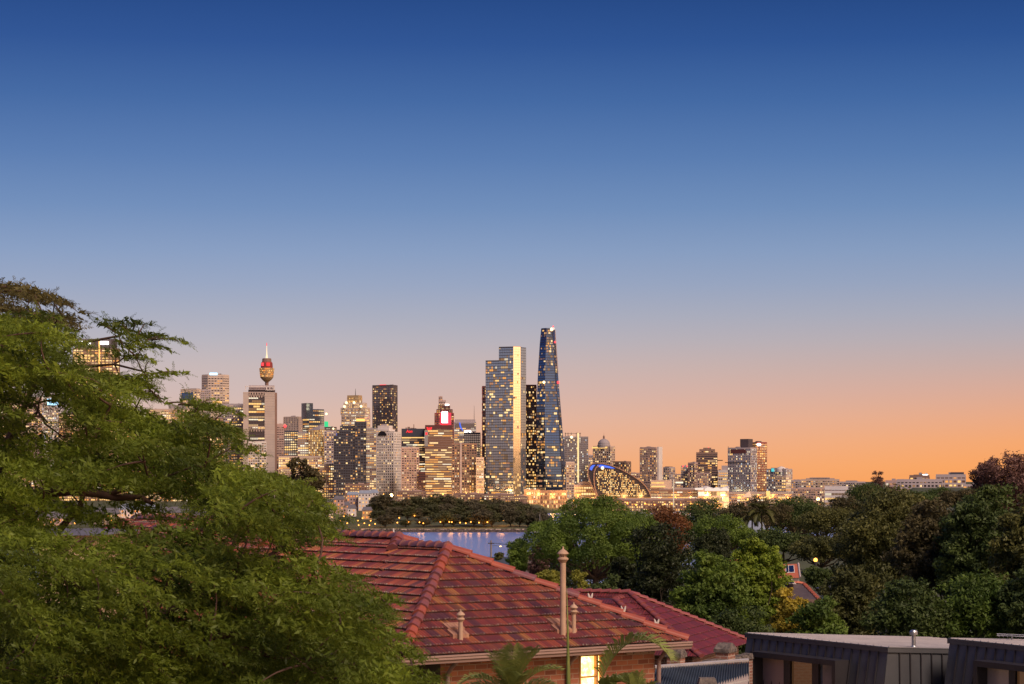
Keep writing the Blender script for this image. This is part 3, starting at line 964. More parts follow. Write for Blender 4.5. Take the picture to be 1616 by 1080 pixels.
    for i in range(5):
        m = MB()
        o = 0.18 if i % 2 == 0 else 0.26
        fr(u0 + 0.16 + wI * cut[i], u0 + 0.16 + wI * cut[i + 1], zb, zt - 0.16, o, -o + 0.04)
        ch(m, 'pane' if i % 2 == 0 else 'mullion', mats_[i])
    if vent:
        px, py0, py1, d = vent
        b = P(px, py1, d); r = 0.062
        hh = (py1 - py0) / F * d
        m = MB(); m.lathe([(r * 1.7, -0.12), (r * 1.7, 0.0), (r * 1.1, 0.06), (r, 0.07), (r, hh * 0.8)], 18, tuple(b))
        m.lathe([(r * 1.25, hh * 0.72), (r * 1.9, hh * 0.74), (r * 1.9, hh * 0.88), (r * 1.5, hh * 0.97), (r * 0.6, hh)], 18, tuple(b))
        m.build('vent_pipe', M['grey_metal'], h, world=True)
    return h, q
M['g_blind'] = glass_dark('window_blind', (0.46, 0.35, 0.32), rough=0.25)
M['g_room'] = glass_dark('window_room', (0.05, 0.03, 0.02), (1.0, 0.45, 0.18), 0.05)
M['g_sky'] = glass_dark('window_reflecting', (0.14, 0.16, 0.2))
d2_ = 62.0
h1, q1 = seam_house('dark standing seam clad house with a vent pipe on its grey roof', P(1179, 1003, 67.8), P(1401.5, 1025.6, d2_), 7.5, (0.98, 5.1), 0.055, vent=(1442, 994, 1023, 62.6))
h2, q2 = seam_house('dark standing seam clad house with a television aerial on its roof', P(1499, 1012.5, 62.0), P(1700, 1032, 57.4), 8.0, (1.75, 5.3), 0.05)
def tv_aerial():
    t = thing('tv_aerial', 'flat horizontal television aerial on a short mast above the dark clad house', 'aerial', tuple(P(1597, 1016, 62.5)))
    m = MB(); b = P(1597, 1018, 62.5)
    m.tube([b, P(1597, 1001, 62.5)], [0.018, 0.018], 8); m.build('mast', M['grey_metal'], t, world=True)
    m = MB()
    for yy in (1002, 1004.5):
        m.tube([P(1573, yy - 1.5, 62.2 + (yy - 1002) * .1), P(1632, yy + 1, 62.2 + (yy - 1002) * .1)], [0.012, 0.012], 6)
    for k in range(9):
        x = 1575 + k * 6.6
        m.tube([P(x, 1001.5, 61.9), P(x + 2, 1005.5, 62.9)], [0.008, 0.008], 5)
    m.build('antenna', M['grey_metal'], t, world=True)
tv_aerial()
# ================================================================== vegetation
LEAF = {
    'dark':   leaf_mat('leaf_dark', (0.10, 0.14, 0.034), (0.045, 0.07, 0.02), 0.35),
    'mid':    leaf_mat('leaf_mid', (0.17, 0.25, 0.034), (0.065, 0.11, 0.022), 0.35, 0.3),
    'bright': leaf_mat('leaf_bright', (0.26, 0.34, 0.035), (0.11, 0.17, 0.025), 0.4, 0.35),
    'olive':  leaf_mat('leaf_olive', (0.14, 0.14, 0.038), (0.06, 0.07, 0.024), 0.3),
    'brown':  leaf_mat('leaf_brown', (0.12, 0.10, 0.042), (0.055, 0.05, 0.025), 0.3),
    'rust':   leaf_mat('leaf_rust', (0.24, 0.10, 0.035), (0.13, 0.06, 0.03), 0.25),
    'purple': leaf_mat('leaf_purple', (0.20, 0.105, 0.085), (0.11, 0.06, 0.052), 0.3),
    'yellow': leaf_mat('leaf_yellow', (0.52, 0.40, 0.05), (0.26, 0.22, 0.03), 0.8, 0.35),
    'lime':   leaf_mat('leaf_lime', (0.34, 0.32, 0.05), (0.18, 0.20, 0.035), 0.8, 0.35),
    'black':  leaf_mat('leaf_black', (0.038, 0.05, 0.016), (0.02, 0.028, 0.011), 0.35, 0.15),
    'grey':   leaf_mat('leaf_grey', (0.15, 0.13, 0.07), (0.075, 0.07, 0.045), 0.05),
    'park':   leaf_mat('leaf_park', (0.13, 0.135, 0.05), (0.06, 0.065, 0.034), 0.05),
    'jaca':   leaf_mat('leaf_feather', (0.235, 0.315, 0.034), (0.042, 0.066, 0.014), 0.75, 0.45, 0.5),
    'jaca_dark': leaf_mat('leaf_feather_dark', (0.14, 0.125, 0.04), (0.07, 0.065, 0.028), 0.9, 0.35, 0.5),
    'palm':   leaf_mat('leaf_palm', (0.32, 0.36, 0.10), (0.14, 0.18, 0.055), 1.5, 0.3, 0.4),
}

def leaf_cloud(rng, centres, radii, counts, size, flat=0.75, up=0.35, aspect=1.9, shell=False):
    """leaf blades over a set of lobes, each lobe a bunch of smaller tufts: gives verts and quads"""
    cc, rr_, kk = [], [], []
    for c, r, k in zip(centres, radii, counts):
        if shell:
            cc.append(np.array(c)); rr_.append(r); kk.append(int(k)); continue
        ns = int(rng.integers(6, 12))
        d_ = rng.normal(size=(ns, 3)); d_ /= np.linalg.norm(d_, axis=1, keepdims=True)
        d_[:, 2] = np.where(rng.random(ns) < 0.7, np.abs(d_[:, 2]), d_[:, 2])
        sr = r[0] * rng.uniform(0.26, 0.52, ns)
        for q in range(ns):
            cc.append(np.array(c) + d_[q] * (r[0] - sr[q] * 0.5) * np.array([1, 1, flat])); rr_.append([sr[q]] * 3); kk.append(max(6, int(k * 0.8 * sr[q] ** 2 / (sr ** 2).sum())))
        cc.append(np.array(c)); rr_.append([r[0] * 0.72] * 3); kk.append(max(6, int(k * 0.2)))
    C = np.repeat(np.asarray(cc), kk, axis=0)
    R = np.repeat(np.asarray(rr_), kk, axis=0)
    n = len(C)
    d = rng.normal(size=(n, 3)); d /= np.linalg.norm(d, axis=1, keepdims=True)
    rad = rng.random(n) ** 0.38
    if shell:
        d[:, 2] = np.where((d[:, 2] < 0) & (rng.random(n) < 0.65), -d[:, 2], d[:, 2])
        rad = 0.80 + 0.24 * rng.random(n)
    rad = np.where(rng.random(n) < 0.12, rad * (1.05 if shell else 1.18), rad)
    pos = C + d * R * rad[:, None] * np.array([1, 1, flat])
    # blades turn outwards and a little upwards
    nrm = d * 0.9 + rng.normal(size=(n, 3)) * 0.6 + np.array([0, 0, up])
    nrm /= np.linalg.norm(nrm, axis=1, keepdims=True)
    t = np.cross(nrm, rng.normal(size=(n, 3))); t /= np.linalg.norm(t, axis=1, keepdims=True) + 1e-9
    b = np.cross(nrm, t)
    s = size * (0.6 + 0.8 * rng.random(n))[:, None]
    a = s * aspect / 2
    w = s / 2
    v0 = pos - t * a
    v1 = pos + b * w * 0.9 - nrm * s * 0.12
    v2 = pos + t * a - nrm * s * 0.25
    v3 = pos - b * w * 0.9 - nrm * s * 0.12
    V = np.stack([v0, v1, v2, v3], axis=1).reshape(-1, 3)
    Q = np.arange(n * 4).reshape(-1, 4)
    return V, Q

def limb(m, a, b, r0, r1, rng, bend=0.12, n=5, sides=7):
    a, b = np.array(a, float), np.array(b, float)
    L = np.linalg.norm(b - a)
    off = rng.normal(size=3) * L * bend
    off[2] = abs(off[2]) * 0.6
    pts, rr = [], []
    for i in range(n + 1):
        t = i / n
        pts.append(tuple(a * (1 - t) + b * t + off * math.sin(math.pi * t)))
        rr.append(r0 + (r1 - r0) * t)
    m.tube(pts, rr, sides, cap=False)

def tree(name, label, px, ytop, ybase, wpx, d, leaf, n=9000, lobes=26, size=None, seed=0, lobe_r=0.27, flat=0.72, group=None,
         crown_from=0.30, depth_k=0.9, bark='bark', shape='round', trunk_r=None, open_=1.0, up=0.35, aspect=1.9, cat='tree', gz=None, shell=False):
    """a tree with its base on the ground under column px, filling wpx columns from row ytop down"""
    rng = np.random.default_rng(seed + 17)
    top = P(px, ytop, d)
    z0 = (ground_z(px, d) if gz is None else gz) - 0.2
    W = wpx / F * d
    Hh = top.z - z0
    zc0 = min(z0 + Hh * crown_from, HC + (HY - ybase) / F * d + 0.0)
    zc0 = max(zc0, z0 + 0.4)
    Hc = top.z - zc0
    root = thing(name, label, cat, (top.x, d, z0), group=group)
    if size is None: size = max(0.16, W * 0.028)
    size *= 0.78
    cen, rad, cnt = [], [], []
    tries = 0
    lr = lobe_r * min(W, Hc * 1.15)
    while len(cen) < lobes and tries < 6000:
        tries += 1
        u = rng.uniform(-1, 1, 3)
        if shape == 'round':
            r = np.linalg.norm(u)
            if r > 1 or r < 0.45: continue
            if u[2] < -0.55: continue
        elif shape == 'flat':
            r = np.linalg.norm(u[:2])
            if r > 1: continue
            u[2] = rng.uniform(-0.2, 1.0) * (1 - 0.75 * r * r) + rng.uniform(-.25, .1)
        elif shape == 'cone':
            k = (1 - (u[2] + 1) / 2) ** 0.75
            if np.linalg.norm(u[:2]) > 1: continue
            u[:2] *= max(k, 0.08)
        elif shape == 'column':
            if np.linalg.norm(u[:2]) > 1: continue
            u[:2] *= 0.85
        r_ = lr * rng.uniform(0.5, 1.3)
        p = np.array([u[0] * (W / 2 - r_ * 0.75), u[1] * (W / 2 * depth_k - r_ * 0.7), (zc0 - z0) + Hc / 2 + u[2] * (Hc / 2 - r_ * 0.75 * flat)])
        if cen and min(np.linalg.norm((np.array(cen) - p) / lr, axis=1)) < 0.62 * open_ and tries < 4000: continue
        cen.append(p); rad.append([r_, r_, r_])
    rad = np.array(rad)
    vol = rad[:, 0] ** 2
    cnt = np.maximum(30, (1.6 * n * vol / vol.sum()).astype(int))
    # nudge the crown so that its highest leaf meets the wanted top
    V, Q = leaf_cloud(rng, cen, rad, cnt, size, flat, up, aspect, shell)
    V[:, 2] += (Hh - np.percentile(V[:, 2], 99.8))
    np_mesh('crown', V, Q, LEAF[leaf], root)
    m = MB()
    tr = trunk_r or max(0.12, W * 0.028)
    fork = np.array([0, 0, max(0.5, (zc0 - z0) + Hc * 0.12)])
    limb(m, (0, 0, -0.3), fork, tr, tr * 0.7, rng, 0.04, 4, 9)
    order = rng.permutation(len(cen))[:min(len(cen), 14)]
    for i in order:
        mid = fork + (np.array(cen[i]) - fork) * 0.55 + np.array([0, 0, -0.08 * Hc])
        limb(m, fork, mid, tr * 0.5, tr * 0.28, rng, 0.08, 4, 6)
        limb(m, mid, cen[i], tr * 0.28, tr * 0.07, rng, 0.12, 4, 5)
    m.build('trunk', M[bark], root, smooth=True)
    return root

# ---- feathery fronds for the big tree on the left
def frond_template(pairs=20, droop=0.36, seed=0):
    vs = []
    rj = np.random.default_rng(seed)
    for i in range(pairs):
        t = 0.10 + 0.86 * i / (pairs - 1)
        c = np.array([t, 0.0, 0.12 * t - droop * t * t])
        L = 0.17 * math.sin(math.pi * (0.16 + 0.78 * t)) ** 0.8 + 0.02
        w = 0.0145
        for s in (-1, 1):
            d = np.array([0.55, s * 0.8, -0.25]) + rj.normal(size=3) * np.array([0.25, 0.2, 0.42]); d /= np.linalg.norm(d)
            L *= rj.uniform(0.6, 1.15)
            e = c + d * L
            side = np.array([0.9, -s * 0.45, rj.normal() * 0.5]) * w
            mid = c + d * L * 0.55 + np.array([0, 0, 0.02])
            vs += [c, mid + side, e, mid - side]
    return np.array(vs)

def fronds(rng, pos, dirs, length, tmpl, roll_sd=0.7):
    n, k = len(pos), len(tmpl)
    x = dirs / np.linalg.norm(dirs, axis=1, keepdims=True)
    upv = np.tile(np.array([0, 0, 1.0]), (n, 1)) + rng.normal(size=(n, 3)) * 0.15
    y = np.cross(upv, x); y /= np.linalg.norm(y, axis=1, keepdims=True) + 1e-9
    z = np.cross(x, y)
    a = rng.normal(size=n) * roll_sd
    ca, sa = np.cos(a)[:, None], np.sin(a)[:, None]
    y2, z2 = y * ca + z * sa, z * ca - y * sa
    L = length[:, None, None]
    V = pos[:, None, :] + L * (tmpl[None, :, 0:1] * x[:, None, :] + tmpl[None, :, 1:2] * y2[:, None, :] + tmpl[None, :, 2:3] * z2[:, None, :])
    return V.reshape(-1, 3), np.arange(n * k).reshape(-1, 4)

def in_poly(x, y, poly):
    c = False
    j = len(poly) - 1
    for i in range(len(poly)):
        xi, yi = poly[i]; xj, yj = poly[j]
        if (yi > y) != (yj > y) and x < (xj - xi) * (y - yi) / (yj - yi) + xi:
            c = not c
        j = i
    return c

def feather_tree(label, poly, holes, d, dd, npads, per, leaf, seed, trunk, limbs_, padr=(0.30, 0.60), flen=(0.24, 0.42), tips=(), wind=0.9):
    """a spreading tree of feathery leaf sprays, each pad a flattened tuft at the end of a branch"""
    rng = np.random.default_rng(seed)
    rr = random.Random(seed)
    base = Vector(trunk[0])
    root = thing('feathery_tree', label, 'tree', tuple(base))
    B = np.array(base)
    xs = [p[0] for p in poly]; ys = [p[1] for p in poly]
    pads, tries = [], 0
    while len(pads) < npads and tries < 40000:
        tries += 1
        px, py = rr.uniform(min(xs), max(xs)), rr.uniform(min(ys), max(ys))
        if not in_poly(px, py, poly): continue
        if any(in_poly(px, py, h) and rr.random() < k for h, k in holes): continue
        dpt = d + rr.uniform(-dd, dd)
        p = np.array(P(px, py, dpt))
        if pads and min(np.linalg.norm((np.array([q[0] for q in pads]) - p) * np.array([1, 0.6, 1.9]), axis=1)) < 0.56 and tries < 30000: continue
        pads.append((p, rr.uniform(*padr)))
    for (px, py, dpt, r) in tips:
        pads.append((np.array(P(px, py, dpt)), r))
    pos, dirs, lens = [], [], []
    for p, r in pads:
        k = int(per * (r / 0.5) ** 1.6) + 4
        th = rng.random(k) * 2 * math.pi
        q = np.sqrt(rng.random(k)) * r
        off = np.stack([np.cos(th) * q, np.sin(th) * q, (r * r - q * q) / r * 0.30 * rng.random(k) - 0.1 * r - 0.28 * np.cos(th) * q], axis=1)
        out_ = np.stack([np.cos(th), np.sin(th), 0.25 + 0.35 * rng.normal(size=k)], axis=1)
        out_ += np.array([wind, 0.0, -0.28]) + rng.normal(size=(k, 3)) * 0.25
        pos.append(p + off); dirs.append(out_); lens.append(rng.uniform(*flen, size=k) * min(1.0, 0.45 + r * 1.5))
    pos, dirs, lens = np.concatenate(pos), np.concatenate(dirs), np.concatenate(lens)
    Vs = []
    which = rng.integers(0, 6, len(pos))
    for t_ in range(6):
        k_ = which == t_
        Vs.append(fronds(rng, pos[k_], dirs[k_], lens[k_], frond_template(seed=seed * 10 + t_))[0])
    # loose leaflets through each pad soften it
    for p, r in pads:
        k = int(330 * (r / 0.45) ** 2)
        dd_ = rng.normal(size=(k, 3)); dd_ /= np.linalg.norm(dd_, axis=1, keepdims=True)
        pp = p + dd_ * (r * np.array([1.08, 1.08, 0.36])) * (rng.random(k) ** 0.45)[:, None] + np.array([0.08, 0, 0.02])
        pp[:, 2] -= 0.28 * (pp[:, 0] - p[0])
        ax = rng.normal(size=(k, 3)) * 0.75 + np.array([wind * 0.8, 0.0, -0.35]); ax /= np.linalg.norm(ax, axis=1, keepdims=True)
        sd = np.cross(ax, rng.normal(size=(k, 3))); sd /= np.linalg.norm(sd, axis=1, keepdims=True) + 1e-9
        ln = (rng.uniform(0.05, 0.13, k))[:, None]
        Vs.append(np.stack([pp - ax * ln * .5, pp + sd * ln * 0.16, pp + ax * ln * .5, pp - sd * ln * 0.16], axis=1).reshape(-1, 3))
    V = np.concatenate(Vs)
    Q = np.arange(len(V)).reshape(-1, 4)
    np_mesh('crown', V - B, Q, LEAF[leaf], root)
    # trunk, the big limbs seen between the pads, then twigs to every pad
    m = MB()
    nodes = []
    def run(pts, r0, r1):
        pts = [Vector(p) - base for p in pts]
        rad = [r0 + (r1 - r0) * i / (len(pts) - 1) for i in range(len(pts))]
        m.tube(pts, rad, 9, cap=False)
        for a, b in zip(pts[:-1], pts[1:]):
            for t in (0, 0.5): nodes.append(np.array(a.lerp(b, t)))
        nodes.append(np.array(pts[-1]))
    run(trunk, 0.17, 0.12)
    for pts, r0, r1 in limbs_:
        run(pts, r0, r1)
    # grow outwards: pads nearest the skeleton first, each joining the nearest node
    todo = sorted([p - B for p, r in pads], key=lambda p: min(np.linalg.norm(np.array(nodes) - p, axis=1)))
    for p in todo:
        nn_ = np.array(nodes)
        i = int(np.argmin(np.linalg.norm(nn_ - p, axis=1) + 0.4 * np.maximum(0, nn_[:, 2] - p[2])))
        a = nn_[i]
        L = np.linalg.norm(p - a)
        if L > 0.05:
            limb(m, a, p, min(0.035, 0.010 + 0.012 * L), 0.006, rng, 0.10, 4, 5)
            nodes.append(a * 0.45 + p * 0.55); nodes.append(p)
    m.build('trunk', M['bark_red'], root, smooth=True)
    return root

J1 = [(-58, 498), (42, 514), (92, 526), (142, 536), (146, 539), (186, 559), (208, 564), (171, 580), (178, 598), (208, 608), (171, 632), (207, 659), (257, 676), (312, 652), (334, 668), (312, 709), (344, 726), (372, 746), (377, 804), (332, 834), (222, 824), (72, 819), (-40, 854)]
J1_holes = [([(10, 612), (96, 612), (100, 690), (40, 720), (5, 700)], 1.0), ([(40, 768), (240, 762), (345, 790), (350, 826), (45, 830)], 0.93), ([(-10, 790), (150, 800), (150, 840), (-10, 830)], 0.6), ([(72, 506), (205, 512), (215, 590), (150, 592), (75, 575)], 1.0), ([(180, 655), (290, 662), (290, 690), (180, 690)], 0.55)]
J1_tips = []
for (xa, ya), (xb, yb), n_ in (((150, 512), (214, 512), 5), ((175, 528), (268, 540), 7), ((180, 545), (244, 553), 5), ((165, 560), (220, 572), 4), ((172, 604), (266, 588), 7), ((180, 600), (226, 618), 4), ((195, 622), (246, 638), 4),
                               ((285, 640), (362, 656), 6), ((300, 668), (360, 688), 5), ((255, 690), (290, 672), 3), ((300, 640), (318, 632), 2), ((350, 708), (392, 718), 3), ((30, 500), (70, 502), 3)):
    for i_ in range(n_):
        t_ = i_ / max(1, n_ - 1)
        J1_tips.append((lerp(xa, xb, t_) + 14, lerp(ya, yb, t_) - 5 * math.sin(3 * t_), 30 + 0.4 * math.sin(xa + i_), 0.20 - 0.13 * t_))
tb = P(-30, 1300, 30)
feather_tree('large feathery leaved green tree whose long branches reach out over the left of the skyline', J1, J1_holes, 30.0, 2.2, 108, 44, 'jaca', 5,
             [(tb.x, 30, 32.6), P(-10, 1000, 30), P(-20, 880, 30), P(5, 833, 30)],
             [([P(5, 833, 30), P(22, 800, 30), P(45, 783, 29.9), P(80, 778, 29.8), P(112, 775, 29.6), P(150, 779, 29.6), P(185, 786, 29.5), P(222, 784, 29.5), P(240, 795, 29.4)], 0.10, 0.03),
              ([P(112, 775, 29.6), P(128, 755, 29.4), P(135, 730, 29.3), P(150, 690, 29.2), P(175, 640, 29.0)], 0.04, 0.016),
              ([P(165, 781, 29.6), P(190, 775, 29.4), P(220, 768, 29.3), P(255, 755, 29.0), P(310, 735, 28.8)], 0.035, 0.012),
              ([P(5, 833, 30), P(-5, 770, 30.4), P(15, 690, 30.8), P(40, 640, 31), P(60, 590, 31), P(110, 545, 31), P(190, 530, 30.6)], 0.07, 0.015),
              ([P(15, 690, 30.8), P(60, 650, 30.2), P(75, 667, 30)], 0.03, 0.012), ([P(40, 640, 31), P(55, 640, 30.5), P(72, 670, 30.2), P(100, 690, 30)], 0.022, 0.01),
              ([P(60, 590, 31), P(120, 580, 30.5), P(180, 575, 30.2), P(240, 590, 30)], 0.03, 0.01),
              ([P(95, 835, 29.5), P(112, 815, 29.4), P(127, 798, 29.3), P(132, 775, 29.2), P(128, 750, 29.2)], 0.05, 0.03)], tips=J1_tips)
J2 = [(-40, 854), (60, 866), (95, 876), (108, 896), (185, 892), (215, 872), (260, 864), (306, 866), (321, 894), (376, 884), (371, 844), (366, 774), (391, 739), (446, 769), (491, 804), (496, 849), (481, 884), (516, 909), (566, 944), (576, 969), (546, 989), (586, 1004), (626, 1039), (641, 1079), (616, 1134), (-40, 1134)]
J2_holes = [([(330, 836), (400, 836), (410, 880), (345, 892)], 0.92), ([(385, 836), (560, 850), (605, 928), (510, 932), (400, 905)], 0.88)]
J2_tips = [(100, 852, 27.4, 0.28), (160, 850, 27.5, 0.22), (130, 868, 27.3, 0.3), (182, 866, 27.6, 0.26), (205, 850, 27.5, 0.24), (75, 862, 27.5, 0.3), (10, 842, 27.6, 0.32), (45, 846, 27.5, 0.3), (230, 846, 27.5, 0.3), (268, 842, 27.6, 0.28), (300, 848, 27.5, 0.3), (325, 868, 27.4, 0.28), (440, 862, 27.4, 0.22), (470, 880, 27.3, 0.25), (410, 905, 27.3, 0.3), (605, 944, 27.5, 0.2), (592, 964, 27.6, 0.25), (652, 1064, 27, 0.25), (635, 1032, 27.3, 0.25), (515, 844, 28, 0.2), (500, 802, 28.2, 0.22), (480, 777, 28.4, 0.22), (540, 910, 27.6, 0.22), (616, 1002, 27.3, 0.2)]
tb2 = P(150, 1300, 27.5)
feather_tree('bushy feathery leaved green tree hanging in front of the tiled roof at the lower left', J2, J2_holes, 27.5, 2.0, 172, 44, 'jaca', 9,
             [(tb2.x, 27.5, 32.8), P(160, 1100, 27.6), P(175, 1000, 27.8)],
             [([P(175, 1000, 27.8), P(140, 940, 27.6), P(100, 905, 27.4), P(95, 895, 27.3)], 0.05, 0.02), ([P(175, 1000, 27.8), P(280, 960, 27.6), P(350, 920, 27.5), P(365, 870, 27.5), P(380, 820, 27.5)], 0.06, 0.014),
              ([P(175, 1000, 27.8), P(320, 1010, 27.3), P(460, 980, 27), P(560, 960, 27), P(610, 955, 27.2)], 0.06, 0.014), ([P(320, 1010, 27.3), P(450, 1040, 27), P(580, 1050, 26.8), P(650, 1050, 27)], 0.045, 0.012),
              ([P(175, 1000, 27.8), P(60, 980, 27.5), P(-20, 930, 27.4)], 0.05, 0.02), ([P(280, 960, 27.6), P(400, 900, 27.5), P(470, 840, 27.6), P(490, 790, 27.8)], 0.04, 0.012),
              ([P(100, 893, 27.2), P(118, 884, 27.2), P(140, 862, 27.2)], 0.02, 0.008), ([P(95, 875, 27.2), P(115, 862, 27.2), P(135, 845, 27.2)], 0.02, 0.01)], tips=J2_tips)
J3 = [(-40, 460), (20, 458), (62, 462), (95, 478), (112, 488), (95, 505), (40, 515), (-40, 540)]
feather_tree('dark brownish green treetop behind the large feathery tree at the photo edge', J3, [], 35, 1.5, 24, 26, 'jaca_dark', 12,
             [(P(-120, 1200, 35).x, 35, 32), P(-110, 800, 35), P(-80, 600, 35)], [([P(-80, 600, 35), P(-20, 530, 35), P(40, 490, 35)], 0.05, 0.02)], flen=(0.24, 0.4), padr=(0.2, 0.4), tips=[(12, 452, 35, 0.14), (48, 458, 35, 0.16), (78, 468, 35, 0.14), (102, 480, 35, 0.12), (122, 492, 35, 0.12), (30, 450, 35.2, 0.1)])

